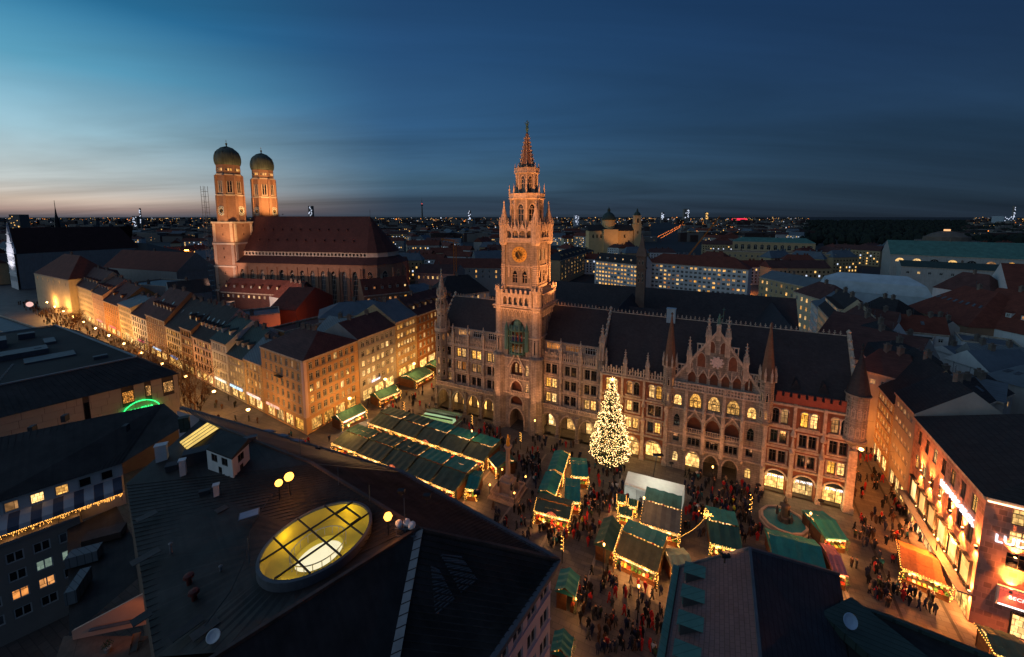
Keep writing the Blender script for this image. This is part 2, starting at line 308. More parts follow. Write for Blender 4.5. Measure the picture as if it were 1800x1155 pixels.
def stone_section(u0, n, pitch, lit, v=1.8):
    u1 = u0+n*pitch; ops = []
    for i in range(n):
        c = u0+pitch*(i+.5)
        for k, zb in enumerate(FB):
            for s in (-.82, .82): ops.append((c+s-.66, c+s+.66, zb, zb+FH))
    b = MB(); wallgrid(b, u0, u1, 6.6, 19.8, ops, .35, y=v); b.build('wall', STONE, hall)
    for i in range(n):
        c = u0+pitch*(i+.5)
        for k, zb in enumerate(FB):
            code = lit[k][i]
            for j, s in enumerate((-.82, .82)):
                p = {'l': P_LIT, 'd': P_DARK, 'm': P_DIM}[code[j] if len(code) > 1 else code]
                win(hall, c+s, zb, 1.32, FH, p, FRAME_D, v+.3)
            MB().box(c-1.9, c+1.9, v-.14, v, zb+FH+.05, zb+FH+.22).box(c-.16, c+.16, v-.1, v, zb-.02, zb+FH+.05).box(c-1.9, c-1.62, v-.1, v, zb-.05, zb+FH+.05).box(c+1.62, c+1.9, v-.1, v, zb-.05, zb+FH+.05).box(c-1.9, c+1.9, v-.24, v, zb-.3, zb-.05).box(c-1.7, c+1.7, v-.06, v, zb-.95, zb-.3).build('window_surround', STONE2, hall)
    # arcade: open arches, vaulted walk behind, shops at the back
    ops = [(u0+pitch*i+.55, u0+pitch*(i+1)-.55, 0, 6.0, 3.5, True) for i in range(n)]
    b = MB(); wallgrid(b, u0, u1, 0, 7.5, ops, .9); b.build('arcade', STONE, hall)
    b = MB(); b.box(u0, u1, 4.9, 5.2, 0, 7); b.box(u0, u1, .9, 4.9, 6.3, 6.6); b.build('arcade_vault', STONE, hall)
    for i in range(n):
        c = u0+pitch*(i+.5)
        f = MB(); f.box(-1.7, 1.7, -.08, 0, 3.2, 3.5); f.box(-1.75, -1.6, -.1, .02, .2, 3.4); f.box(1.6, 1.75, -.1, .02, .2, 3.4); f.box(-.05, .05, -.06, .02, .2, 3.2); f.face([(-1.6, 0, .2), (1.6, 0, .2), (1.6, 0, 3.2), (-1.6, 0, 3.2)], 1)
        f.build('shop_window', [IRON, SHOP if i % 2 else SHOPB], hall, (c, 4.8, 0))
        P = archpts(c-pitch/2+.35, c+pitch/2-.35, 3.5, 6.35, 10, True); f = MB()
        for p, q in zip(P, P[1:]): f.bar((p[0], -.08, p[1]), (q[0], -.08, q[1]), .26)
        f.build('arch_moulding', STONE2, hall)
        lamp('POINT', (c, 2.6, 5.2), YEL, 75, hall, size=.25)
    # balcony over the arcade and upper buttresses
    b = MB(); b.box(u0, u1, -.45, v, 7.5, 7.75); b.box(u0, u1, -.45, -.2, 8.5, 8.68)
    k = u0+.2
    while k < u1-.1: b.box(k-.11, k+.11, -.42, -.24, 7.75, 8.5); k += .5
    b.build('balcony', STONE2, hall)
    for z, d in ((11.45, .25), (15.4, .25), (19.55, .45)):
        MB().box(u0, u1, v-d, v, z, z+.28).box(u0, u1, v-d*.6, v, z-.2, z).build('string_course', STONE2, hall)
    for i in range(n+1):
        u = u0+pitch*i
        b = MB(); b.box(u-.4, u+.4, -.6, 0, 0, 6.2).box(u-.55, u+.55, -.75, 0, 0, .9).box(u-.5, u+.5, -.7, .0, 6.2, 6.6); b.build('pier', STONE, hall)
        b = MB(); b.box(u-.32, u+.32, v-.5, v, 8, 11.3); b.lathe([(.42, 11.3), (.5, 11.6), (.1, 12.2)], 6, u, v-.35); b.box(u-.28, u+.28, v-.42, v, 14.2, 19.5)
        b.lathe([(.12, 12), (.26, 12.2), (.3, 13), (.18, 13.4), (.16, 13.7), (.05, 13.9)], 6, u, v-.45); b.lathe([(.4, 14), (.45, 14.4), (.05, 15.4)], 6, u, v-.42)
        b.build('buttress', STONE2, hall)
        if 0 < i < n: pinnacle(hall, u, v-.25, 19.8, 6.2, .8)
    # pierced parapet
    b = MB(); b.box(u0, u1, v-.3, v-.05, 19.83, 20.1); k = u0+.3; j = 0
    while k < u1-.2:
        t1 = 22.0 if j % 3 else 22.5; b.box(k-.14, k+.14, v-.28, v-.08, 20.1, t1)
        if j % 3: b.box(k-.35, k+.35, v-.25, v-.1, 21.0, 21.25)
        if j % 3 == 1: b.box(k-.1, k+.66, v-.26, v-.09, 21.75, 22.0)
        k += .56; j += 1
    b.build('parapet', STONE2, hall)
    # attic glazing behind the parapet
    b = MB(); wallgrid(b, u0, u1, 20, 24.2, [(u0+pitch*(i+.5)-2.0, u0+pitch*(i+.5)+2.0, 22.1, 23.9) for i in range(n)], .2, y=v+1.6); b.box(u0, u1, v+1.3, v+1.9, 24.2, 24.4); b.build('attic_wall', STONE2, hall)
    for i in range(n): win(hall, u0+pitch*(i+.5), 22.1, 4.0, 1.8, rnd.choice([P_DARK, P_DARK, P_DIM]), FRAME_W, v+1.75, bars=(5, 1))
stone_section(0., 4, 5.1, [['m', 'd', 'd', 'd'], ['d', 'm', 'm', 'd'], ['d', 'l', 'l', 'l']])
stone_section(33.0, 3, 5.2, [['l', 'd', 'l'], ['l', 'd', 'd'], ['d', 'd', 'd']])
def roof_part(u0, u1, v0, v1, z0, zr, m=SLATE, vr=None, z1=None, nm='roof'):
    vr = (v0+v1)/2 if vr is None else vr; z1 = z0 if z1 is None else z1
    b = MB(); b.face([(u0, v0, z0), (u1, v0, z0), (u1, vr, zr), (u0, vr, zr)]).face([(u1, v1, z1), (u0, v1, z1), (u0, vr, zr), (u1, vr, zr)])
    b.face([(u0, v1, z1), (u0, v0, z0), (u0, vr, zr)]).face([(u1, v0, z0), (u1, v1, z1), (u1, vr, zr)])
    return b.build(nm, m, hall)
def cresting(u0, u1, v, z):
    b = MB(); b.box(u0, u1, v-.1, v+.1, z-.05, z+.12); k = u0+.5
    while k < u1-.3:
        b.box(k-.06, k+.06, v-.05, v+.05, z+.12, z+.75); b.box(k-.24, k+.24, v-.04, v+.04, z+.4, z+.52); b.lathe([(.02, z+.72), (.15, z+.84), (.02, z+.98)], 4, k, v); k += .95
    b.build('ridge_cresting', STONE2, hall)
roof_part(-.2, 21.2, 3.4, 18, 24.2, 32.2, vr=10, z1=22); cresting(0, 21, 10, 32.2)
roof_part(32.6, 48.6, 3.4, 18, 24.2, 32.6, vr=10, z1=22); cresting(33, 48.5, 10, 32.6)
roof_part(49.2, 97.6, 1.0, 18, 20.6, 32.4, vr=9.5, z1=22); cresting(49.4, 97.4, 9.5, 32.4)
def firegable(u, v0, v1, z0, zr, th=.5):
    """stepped fire wall across the roof with knobs along its edge"""
    vr = (v0+v1)/2; b = MB(); pr = [(v0, z0-2), (v0, z0+.8), (vr, zr+1.2), (v1, z0+.8), (v1, z0-2)]
    b.loft([[(u-th/2, a, c) for a, c in pr], [(u+th/2, a, c) for a, c in pr]])
    for k in range(9): q = k/8; b.lathe([(.2, z0+.6+(zr-z0+.3)*q), (.5, z0+1.3+(zr-z0+.3)*q), (.1, z0+1.8+(zr-z0+.3)*q)], 6, u, v0+.3+(vr-v0)*q)
    b.build('fire_gable', STONE2, hall)
firegable(48.9, 1.2, 18.5, 22.4, 31.6); firegable(97.9, .8, 18.2, 20.6, 31.6, .7); firegable(-.1, 3.2, 18, 23.5, 31.4)
# brick part between the turret and the gable, and at the street corner
def brick_section(u0, n, pitch, lit, arch, zf, top):
    u1 = u0+n*pitch; ops = []; wins = []
    for i in range(n):
        c = u0+pitch*(i+.5)
        for k, (zb, zt, st) in enumerate(zf):
            for j, s in enumerate((-.78, .78)):
                ops.append((c+s-.62, c+s+.62, zb, zt)+((zt-.62, False) if st == 'a' else ())); wins.append((c+s, zb, zt-zb, st, lit[k][i][j if len(lit[k][i]) > 1 else 0]))
        ops.append((c-arch, c+arch, 0, 5.0, 3.2, False))
    b = MB(); wallgrid(b, u0, u1, 0, top, ops, .4); b.build('wall', BRICK, hall)
    for (x, zb, h, st, q) in wins:
        win(hall, x, zb, 1.24, h, {'l': P_LIT, 'd': P_DARK, 'm': P_DIM}[q], FRAME_D, .32, st)
    for i in range(n):
        c = u0+pitch*(i+.5)
        for k, (zb, zt, st) in enumerate(zf):
            b = MB(); b.box(c-1.75, c+1.75, -.28, 0, zb-.35, zb-.05); b.box(c-.14, c+.14, -.1, 0, zb-.05, zt)
            if st == 'r': b.box(c-1.75, c+1.75, -.15, 0, zt+.03, zt+.25); b.box(c-1.75, c-1.45, -.12, 0, zb-.05, zt+.03); b.box(c+1.45, c+1.75, -.12, 0, zb-.05, zt+.03)
            else:
                for s in (-.78, .78):
                    P = archpts(c+s-.72, c+s+.72, zt-.62, zt+.12, 8)
                    for p, q in zip(P, P[1:]): b.bar((p[0], -.05, p[1]), (q[0], -.05, q[1]), .2)
            b.build('window_surround', STONE2, hall)
        P = archpts(c-arch-.12, c+arch+.12, 3.2, 5.15, 10); f = MB()
        for p, q in zip(P, P[1:]): f.bar((p[0], -.06, p[1]), (q[0], -.06, q[1]), .3)
        f.build('arch_moulding', STONE2, hall)
    for i in range(n+1):
        u = u0+pitch*i; b = MB(); b.box(u-.38, u+.38, -.5, 0, 0, 9.3).box(u-.5, u+.5, -.68, 0, 0, .9); b.lathe([(.5, 9.3), (.6, 9.7), (.1, 10.4)], 6, u, -.3)
        b.lathe([(.3, 10.4), (.34, 10.9), (.2, 11.9), (.22, 12.5), (.05, 12.8)], 6, u, -.4); b.lathe([(.5, 13), (.55, 13.4), (.05, 14.8)], 6, u, -.3); b.box(u-.26, u+.26, -.34, 0, 14.4, top); b.build('buttress', STONE2, hall)
    for z, d in ((5.95, .4), (10.1, .2), (14.4, .25), (top-.5, .5)):
        MB().box(u0, u1, -d, -.005, z, z+.3).box(u0, u1, -d*.5, -.005, z-.2, z).build('string_course', STONE2, hall)
    b = MB(); b.box(u0, u1, .4, .75, 0, 5.9); b.build('shop_back', STONE, hall) if False else None
OLD = [(7.0, 9.6, 'r'), (11.2, 13.7, 'r'), (15.3, 18.5, 'a')]
brick_section(49.2, 3, 4.95, [['d', 'l', 'dl'], ['d', 'ld', 'd'], ['l', 'md', 'l']], 1.75, OLD, 19.8)
brick_section(83.2, 3, 4.87, [['d', 'd', 'l'], ['d', 'd', 'd'], ['dm', 'l', 'md']], 1.8, [(6.7, 9.3, 'r'), (11.0, 13.6, 'r'), (15.1, 18.3, 'a')], 19.8)
# parapets: tracery with pinnacles, red battlements at the corner
b = MB(); b.box(49.2, 64, -.3, 0, 19.8, 20.1); k = 49.6; j = 0
while k < 64: b.box(k-.16, k+.16, -.28, -.02, 20.1, 21.4+.5*(j % 2)); b.box(k-.4, k+.4, -.2, -.1, 20.7, 20.95); k += .62; j += 1
b.build('parapet', STONE2, hall)
for u in (54.7, 59.7): pinnacle(hall, u, -.15, 19.8, 6.3, .8)
RED = mat('red_battlement', (142, 74, 58), .9, .2, 1)
b = MB(); b.box(84.6, 96.4, -.25, .15, 19.82, 21.1); b.build('parapet', RED, hall)
for i in range(9): MB().box(-.42, .42, -.25, .15, 0, .75).box(-.47, .47, -.3, .2, .75, .87).build('merlon', RED, hall, (85.2+1.3*i, 0, 21.1))
for u in (88.2, 92.8):
    b = MB(); b.face([(u-.9, 1.9, 22.0), (u+.9, 1.9, 22.0), (u, 1.9, 24.2)]); b.face([(u-.9, 1.9, 22.0), (u, 1.9, 24.2), (u, 3.8, 24.2)]); b.face([(u+.9, 1.9, 22.0), (u, 3.8, 24.2), (u, 1.9, 24.2)]); b.build('roof_dormer', SLATE, hall)
# shops of the corner part, with their name in white letters over each arch
for i in range(3):
    c = 83.2+4.87*(i+.5)
    f = MB(); f.box(-1.75, 1.75, -.1, .05, 3.15, 3.3); f.box(-1.78, -1.6, -.12, .05, .1, 3.2); f.box(.6, .72, -.1, .05, .2, 3.15); f.face([(-1.75, .02, .1), (1.75, .02, .1), (1.75, .02, 3.15), (-1.75, .02, 3.15)], 1); f.face([(-1.75, .03, 3.3), (1.75, .03, 3.3), (1.2, .03, 4.6), (0, .03, 4.98), (-1.2, .03, 4.6)], 0)
    f.build('shop_window', [IRON, SHOPB], hall, (c, 1.6, 0))
    MB().box(c-1.8, c+1.8, .4, 1.66, 5.0, 5.3).face([(c-1.8, .4, 0), (c-1.8, 1.66, 0), (c-1.8, 1.66, 5), (c-1.8, .4, 5)]).face([(c+1.8, 1.66, 0), (c+1.8, .4, 0), (c+1.8, .4, 5), (c+1.8, 1.66, 5)]).build('shop_recess', BRICK, hall)
    text('JG MAYER', .64, SIGNW, hall, (c, -.12, 3.5))
    lamp('POINT', (c, -1.2, 3.0), (255, 214, 140), 150, hall, size=.4)
for i in range(3):
    c = 49.2+4.95*(i+.5); MB().box(-1.7, 1.7, -.1, .02, 3.3, 3.5).box(-.06, .06, -.08, .02, 0, 3.3).face([(-1.75, .02, .1), (1.75, .02, .1), (1.75, .02, 3.3), (1.3, .02, 4.4), (0, .02, 5.0), (-1.3, .02, 4.4), (-1.75, .02, 3.3)], 1).build('shop_window', [IRON, SHOPB if i == 2 else SHOP], hall, (c, .9 if i < 2 else 2.2, 0))
    lamp('POINT', (c, .3, 3.6), YEL, 110, hall, size=.3)
# gabled centre part
G0, G1 = 64.2, 83.2; bays = [70.0, 73.65, 77.3]; ops = []
for c in bays: ops += [(c-1.25, c+1.25, 15.0, 18.4, 16.7, True), (c-1.35, c+1.35, 9.9, 13.0, 11.3, True), (c-1.2, c-.45, 6.3, 8.0), (c-.36, c+.36, 6.3, 8.0), (c+.45, c+1.2, 6.3, 8.0), (c-1.45, c+1.45, 0, 4.9, 3.2, True)]
for c in (66.4, 80.7): ops += [(c-.85, c+.85, 15.0, 17.6, 16.6, True), (c-.65, c+.65, 10.2, 13.0, 11.8, True), (c-.65, c+.65, 6.6, 8.6), (c-.6, c+.6, 1.6, 4.0, 3.2, False)]
b = MB(); wallgrid(b, G0, G1, 0, 20.4, ops, .5, y=-.4); b.build('wall', STONE, hall)
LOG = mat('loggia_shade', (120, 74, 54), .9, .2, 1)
for c in bays:
    win(hall, c, 15.0, 2.5, 3.4, P_LIT, FRAME_D, .0, 'p', (2, 0), .14)
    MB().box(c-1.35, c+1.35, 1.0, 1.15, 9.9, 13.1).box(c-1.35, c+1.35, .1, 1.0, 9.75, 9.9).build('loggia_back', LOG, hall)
    for s in (-.82, 0, .82): win(hall, c+s, 6.3, .74, 1.7, P_DARK, FRAME_D, .0, bars=(0, 1))
    b = MB(); b.box(c-1.5, c+1.5, -.75, -.4, 9.3, 9.5); b.box(c-1.5, c+1.5, -.72, -.55, 10.3, 10.42)
    for q in range(7): b.box(c-1.4+q*.46, c-1.3+q*.46, -.7, -.57, 9.5, 10.3)
    b.build('balcony', STONE2, hall)
    b = MB(); b.bar((c-1.7, -.55, 12.1), (c, -.55, 14.4), .3); b.bar((c+1.7, -.55, 12.1), (c, -.55, 14.4), .3); b.lathe([(.18, 14.3), (.3, 14.6), (.05, 15.0)], 6, c, -.55); b.build('gablet', STONE2, hall)
    P = archpts(c-1.55, c+1.55, 3.2, 5.1, 10, True); f = MB()
    for p, q in zip(P, P[1:]): f.bar((p[0], -.46, p[1]), (q[0], -.46, q[1]), .28)
    f.build('arch_moulding', STONE2, hall)
    b = MB().box(c-1.7, c+1.7, 5.0, 5.2, 0, 5.2).face([(c-1.6, 0.1, 0), (c-1.6, 5, 0), (c-1.6, 5, 5), (c-1.6, .1, 5)]).face([(c+1.6, 5, 0), (c+1.6, 0.1, 0), (c+1.6, .1, 5), (c+1.6, 5, 5)]).box(c-1.7, c+1.7, .1, 5.2, 5.2, 5.4); b.build('passage', STONE, hall)
    lamp('POINT', (c, 2.4, 3.9), YEL, 70 if c == 70.0 else 30, hall, size=.3)
MB().face([(-1.4, 0, .1), (1.4, 0, .1), (1.4, 0, 4.6), (-1.4, 0, 4.6)], 1).box(-1.4, 1.4, -.1, 0, 3.2, 3.4).build('shop_window', [IRON, SHOPB], hall, (70.0, 1.8, 0))
for c, q in ((66.4, P_LIT), (80.7, P_LIT)): win(hall, c, 15.0, 1.7, 2.6, q, FRAME_D, .0, 'p', (1, 0)); win(hall, c, 10.2, 1.3, 2.8, P_DARK, FRAME_D, .0, 'p'); win(hall, c, 6.6, 1.3, 2.0, P_DARK, FRAME_D, .0); win(hall, c, 1.6, 1.2, 2.4, SHOPB, FRAME_D, .0, 'a')
for u in (64.2, 68.15, 71.8, 75.5, 79.1, 83.2):
    b = MB(); b.box(u-.36, u+.36, -1.0, -.4, 5.6, 14.2); b.lathe([(.5, 5.0), (.55, 5.6)], 6, u, -.7); b.lathe([(.45, 14.2), (.5, 14.6), (.1, 15.8)], 6, u, -.75); b.lathe([(.28, 10), (.34, 10.6), (.2, 11.6), (.2, 12), (.05, 12.3)], 6, u, -1.1); b.box(u-.28, u+.28, -.75, -.4, 14.4, 20.4)
    b.build('buttress', STONE2, hall)
for z, d in ((5.5, .3), (8.5, .3), (14.3, .3), (19.0, .5), (20.4, .4)): MB().box(G0, G1, -.4-d, -.405, z, z+.3).build('string_course', STONE2, hall)
b = MB(); k = G0+.4
while k < G1: b.box(k-.12, k+.12, -.8, -.6, 19.3, 20.4); b.box(k-.3, k+.3, -.76, -.64, 19.7, 19.95); k += .6
b.build('parapet', STONE2, hall)
GC = 73.7
b = MB()
gops = [(GC-7.6+i*1.0*2.17+0, GC-7.6+i*2.17+1.5, 20.75, 23.2, 22.2, True) for i in range(8) if abs(GC-7.6+i*2.17+.75-GC) < 6.4]
wallgrid(b, GC-7, GC+7, 20.4, 23.6, gops, .4, y=-.1)
b.loft([[(GC-8.6, y, 20.4), (GC-7, y, 20.4), (GC-7, y, 23.6), (GC-6.4, y, 23.6)] for y in (-.1, .5)]); b.loft([[(GC+7, y, 20.4), (GC+8.6, y, 20.4), (GC+6.4, y, 23.6), (GC+7, y, 23.6)] for y in (-.1, .5)])
gp = [(GC-7, 23.6), (GC+7, 23.6), (GC+.35, 32.6), (GC-.35, 32.6)]; b.loft([[(x, y, z) for x, z in gp] for y in (-.1, .6)]); b.build('gable', STONE, hall)
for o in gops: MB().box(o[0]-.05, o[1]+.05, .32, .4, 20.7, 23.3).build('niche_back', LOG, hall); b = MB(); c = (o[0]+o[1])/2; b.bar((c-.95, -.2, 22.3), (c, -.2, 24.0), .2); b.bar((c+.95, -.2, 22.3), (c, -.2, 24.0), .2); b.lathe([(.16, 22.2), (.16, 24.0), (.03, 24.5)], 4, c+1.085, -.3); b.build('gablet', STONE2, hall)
b = MB(); b.bar((GC-8.7, -.2, 20.5), (GC, -.2, 33.0), .45); b.bar((GC+8.7, -.2, 20.5), (GC, -.2, 33.0), .45); b.build('gable_coping', STONE2, hall)
for x, z, ww, hh in ((-3.0, 24.6, 1.7, 3.2), (3.0, 24.6, 1.7, 3.2), (-1.1, 28, 1.3, 2.6), (1.1, 28, 1.3, 2.6), (-5.2, 24.0, 1.0, 1.6), (5.2, 24.0, 1.0, 1.6)):
    b = MB(); P = archpts(GC+x-ww/2, GC+x+ww/2, z+hh*.6, z+hh, 8, True)
    for p, q in zip(P, P[1:]): b.bar((p[0], -.16, p[1]), (q[0], -.16, q[1]), .18)
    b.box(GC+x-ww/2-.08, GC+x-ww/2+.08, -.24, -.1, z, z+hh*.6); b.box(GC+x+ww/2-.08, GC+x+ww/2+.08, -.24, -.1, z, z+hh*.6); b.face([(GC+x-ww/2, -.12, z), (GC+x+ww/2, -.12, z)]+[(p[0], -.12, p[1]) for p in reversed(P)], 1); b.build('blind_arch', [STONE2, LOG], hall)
b = MB(); b.lathe([(1.0, -.3), (1.0, -.18), (.7, -.05)], 12)
for k in range(9): b.lathe([(.2, -.45), (.28, -.3), (.1, -.1)], 5, 1.15*math.cos(k*.7), 1.15*math.sin(k*.7))
o = b.build('carved_crest', mat('pale_carving', (214, 190, 176), .8, .3, 3), hall, (GC, -.2, 26.1)); o.rotation_euler = (-pi/2, 0, 0)
for x, z, h, wd in ((-1.85, 27.5, 8.8, 1.0), (1.85, 27.5, 8.8, 1.0), (-5.4, 23, 8.0, .95), (5.4, 23, 8.0, .95)): pinnacle(hall, GC+x, .1, z, h, wd)
for s in (-1, 1):
    for x, z in ((3.1, 25.2), (6.9, 21.0), (8.3, 19.6)):
        b = MB(); xx = GC+s*x
        for q in (-.75, 0, .75): b.box(xx+q-.11, xx+q+.11, -.05, .2, z, z+4.3 if x < 4 else z+3.4)
        t_ = z+(4.3 if x < 4 else 3.4); b.box(xx-.95, xx+.95, -.1, .25, t_, t_+.25); b.box(xx-.8, xx+.8, 0, .15, t_-1.2, t_-1.0); b.build('gable_tracery', STONE2, hall)
b = MB(); b.box(-.42, .42, -.42, .42, 0, 3.2); b.lathe([(.6, 3.2), (.5, 3.5), (.3, 3.6)], 6); b.build('gable_pedestal', STONE2, hall, (GC, .1, 30.8))
b = MB(); b.lathe([(.3, 0), (.34, .5), (.24, 1.1), (.3, 1.6), (.12, 1.75), (.17, 1.95), (.12, 2.2), (.02, 2.25)], 8); b.bar((.28, 0, 1.5), (.7, -.1, 2.0), .12); b.bar((.7, -.1, .6), (.7, -.1, 3.6), .06); b.bar((.4, -.1, 3.2), (1.0, -.1, 3.2), .06); b.build('gable_statue', COPPER, hall, (GC, .1, 34.4))
def turret(u, v, z0, z1, zs, r, cone=False, n=8, rm=STONE2, nwin=True):
    """polygonal oriel or corner turret with its spire"""
    b = MB(); b.lathe([(.2, z0-2.2), (r*.7, z0-.8), (r*1.12, z0-.2), (r*1.12, z0+.2), (r, z0+.2), (r, z1-.4), (r*1.15, z1-.3), (r*1.15, z1)], n, u, v); b.build('turret', STONE, hall)
    b = MB(); b.lathe([(r*1.1, z1), (r*1.02, z1+.25), (r*.5, z1+(zs-z1)*.55), (.12, zs-.6), (.3, zs-.4), (.02, zs)], n, u, v); b.build('spire', rm, hall)
    if not cone:
        for k in range(n): pinnacle(hall, u+r*1.1*math.cos(2*pi*k/n+pi/n), v+r*1.1*math.sin(2*pi*k/n+pi/n), z1-.2, 3.0, .36)
    if nwin:
        for k in range(n):
            a = 2*pi*(k)/n; aa = math.degrees(a) % 360
            if 150 < aa < 345 or True:
                z = z0+.9
                while z+2.2 < z1: win(hall, (u+(r*.925+.03)*math.cos(a), v+(r*.925+.03)*math.sin(a)), z, r*.36, 1.9, rnd.choice([P_DARK, P_DARK, P_DIM]), STONE2, rz=a+pi/2, style='p', bars=(0, 0)); z += 3.6
turret(1.0, 1.9, 9.2, 23.4, 26, 2.1, True, nwin=True)
BR_ = MB().lathe([(2.3, 23.4), (2.3, 24.5), (1.55, 24.5), (1.5, 29.3), (1.75, 29.5), (1.75, 30.4), (1.25, 30.4), (1.2, 33.6), (1.45, 33.8), (1.45, 34.4), (1.15, 34.5), (.5, 38.6), (.1, 41.2), (.28, 41.4), (.02, 42)], 8, 1.0, 1.9).build('turret_top', STONE2, hall)
for zz in (24.8, 30.7):
    for k in range(8): a = pi*k/4; win(hall, (1.0+(1.42 if zz < 29 else 1.16)*math.cos(a), 1.9+(1.42 if zz < 29 else 1.16)*math.sin(a)), zz, .6, 3.6 if zz < 29 else 2.3, P_DARK, STONE2, rz=a+pi/2, style='p', bars=(0, 0))
for zz, rr in ((24.5, 2.15), (30.4, 1.65), (34.2, 1.3)):
    for k in range(8): a = pi*k/4+pi/8; pinnacle(hall, 1+rr*math.cos(a), 1.9+rr*math.sin(a), zz, 2.2, .3)
for u in (64.4, 83.0): turret(u, .0, 15.0, 24.0, 36.0, 1.35, False, rm=mat('brown_spire', (112, 84, 66), .8, .2, 1))
turret(48.9, 1.2, 17.5, 22.6, 25.0, 1.0, False); pinnacle(hall, 48.9, 1.2, 22.6, 8.4, 1.2)
for s in (-1, 1): pinnacle(hall, 48.9+s*1.2, .8, 19.8, 5.6, .5)
turret(97.6, .3, 14.8, 23.8, 32.2, 1.75, True, 12, SLATE); MB().lathe([(.06, 31.8), (.2, 32.4), (.06, 32.8), (.25, 33), (.02, 33.7)], 6, 97.6, .3).build('finial', IRON, hall)
b = MB(); b.box(96.9, 98.2, -.7, .4, 0, 12.6); b.box(96.7, 98.4, -.9, .5, 0, 1.2); b.build('corner_pier', STONE2, hall)
# street side of the corner (faces east) and the other wings round the courts
EW = MB(); ops = []
for i in range(15):
    for zb in (7, 11.2, 15.2): ops.append((1.6+i*4.6, 3.4+i*4.6, zb, zb+2.6))
wallgrid(EW, 0, 70, 0, 20, ops, .3); ewo = EW.build('east_wall', BRICK, hall, (97.9, 0, 0), pi/2)
for o in ops: win(hall, (98.15-.5, (o[0]+o[1])/2), o[2], 1.8, 2.6, pick(.3), FRAME_D, rz=pi/2)
MB().box(-.1, 0, 1, 70, 0, 20).face([(0, 70, 0), (98, 70, 0), (98, 70, 20), (0, 70, 20)]).build('side_wall', STONE, hall)
for (u0, u1, v0, v1) in ((84, 97.8, 18.3, 70), (-1, 13, 18.3, 70), (40, 54, 18.3, 56)):
    um = (u0+u1)/2; b = MB(); b.face([(u0, v0, 21), (um, v0, 29), (um, v1, 29), (u0, v1, 21)]).face([(um, v0, 29), (u1, v0, 21), (u1, v1, 21), (um, v1, 29)]).face([(u0, v1, 21), (um, v1, 29), (u1, v1, 21)]); b.build('roof', SLATE, hall)
roof_part(-1, 97.8, 54, 71, 21.2, 30.4); roof_part(14, 84, 34, 46, 21.0, 27.5)
b = MB(); wallgrid(b, 14, 84, 12, 21.2, [(16+i*4.4, 18+i*4.4, 17.4, 20) for i in range(15)], .25, y=33.9); b.build('court_wall', STONE, hall)
for i in range(15): win(hall, 17+i*4.4, 17.4, 2.0, 2.6, P_DARK if i % 4 else P_DIM, FRAME_D, 34.1)
MB().box(62.6, 64.6, 8.7, 10.2, 30.8, 34.6).box(62.5, 64.7, 8.6, 10.3, 34.6, 34.8).build('roof_hatch', mat('pale_sheet_metal', (150, 168, 176), .7, .1, 1), hall)
# small stair tower at the back
b = MB(); b.box(-1.5, 1.5, -1.5, 1.5, 20, 43); b.box(-1.8, 1.8, -1.8, 1.8, 38.6, 39.1); b.lathe([(2.5, 43), (2.6, 43.4), (1.3, 46.5), (.2, 50.5), (.02, 51.5)], 4); b.build('stair_tower', mat('brown_stone', (128, 100, 84), .9, .2, .6), hall, (50.4, 52, 0))
for z in (34, 36, 40.2):
    for s in (-.6, .6): win(hall, 50.4+s, z, .5, 1.6, P_DARK, STONE2, 50.46, 'p', (0, 0))
# ---- clock tower of the town hall
TU, TV = 26.95, 5.0
def tbox(nm, hw, z0, z1, opsF=(), opsR=(), m=STONE, cu=TU, cv=TV, dep=.4):
    """square tower stage: front and right faces carry openings"""
    b = MB(); wallgrid(b, cu-hw, cu+hw, z0, z1, opsF, dep, y=cv-hw); o = b.build(nm, m, hall)
    b = MB(); wallgrid(b, -hw, hw, z0, z1, opsR, dep, y=-hw); b.build(nm, m, hall, (cu, cv, 0), pi/2)
    b = MB(); b.face([(cu+hw, cv+hw, z0), (cu-hw, cv+hw, z0), (cu-hw, cv+hw, z1), (cu+hw, cv+hw, z1)]).face([(cu-hw, cv+hw, z0), (cu-hw, cv-hw, z0), (cu-hw, cv-hw, z1), (cu-hw, cv+hw, z1)]); b.build(nm, m, hall)
    return o
H1 = 6.1; VF = TV-H1
fo = [(TU-2.0, TU+2.0, 0, 5.9, 3.4, True), (TU-1.7, TU+1.7, 6.9, 9.4, 8.0, True), (TU-1.5, TU+1.5, 10.4, 13.6, 12.0, True), (TU-1.7, TU+1.7, 14.9, 18.9, 17, True), (TU-2.5, TU+2.5, 20.6, 30.4, 27.0, True)]
fo += [(TU+2.4, TU+3.4, 10.8, 13.2, 12.4, True), (TU+2.4, TU+3.4, 15.2, 18.3, 17.4, True)]
ro = [(-3.2, -2.0, z, z+2.6) for z in (26, 30)]+[(1.0, 2.2, z, z+2.6) for z in (26, 30)]
tbox('tower_wall', H1, 0, 33.4, fo, ro)
MB().box(TU-2.1, TU+2.1, VF+5, VF+5.2, 0, 6).face([(TU-2, VF+.4, 0), (TU-2, VF+5, 0), (TU-2, VF+5, 5.9), (TU-2, VF+.4, 5.9)]).face([(TU+2, VF+5, 0), (TU+2, VF+.4, 0), (TU+2, VF+.4, 5.9), (TU+2, VF+5, 5.9)]).box(TU-2, TU+2, VF+.4, VF+5, 5.95, 6.1).build('passage', STONE, hall)
for z, z1 in ((6.9, 9.4), (10.4, 13.6), (14.9, 18.9)):
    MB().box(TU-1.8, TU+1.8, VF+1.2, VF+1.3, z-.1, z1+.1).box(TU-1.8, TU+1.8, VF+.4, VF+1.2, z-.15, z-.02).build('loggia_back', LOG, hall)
for c, z, h in ((TU+2.9, 10.8, 2.4), (TU+2.9, 15.2, 3.1)): win(hall, c, z, 1.0, h, P_DIM, FRAME_D, VF+.3, 'p', (0, 1))
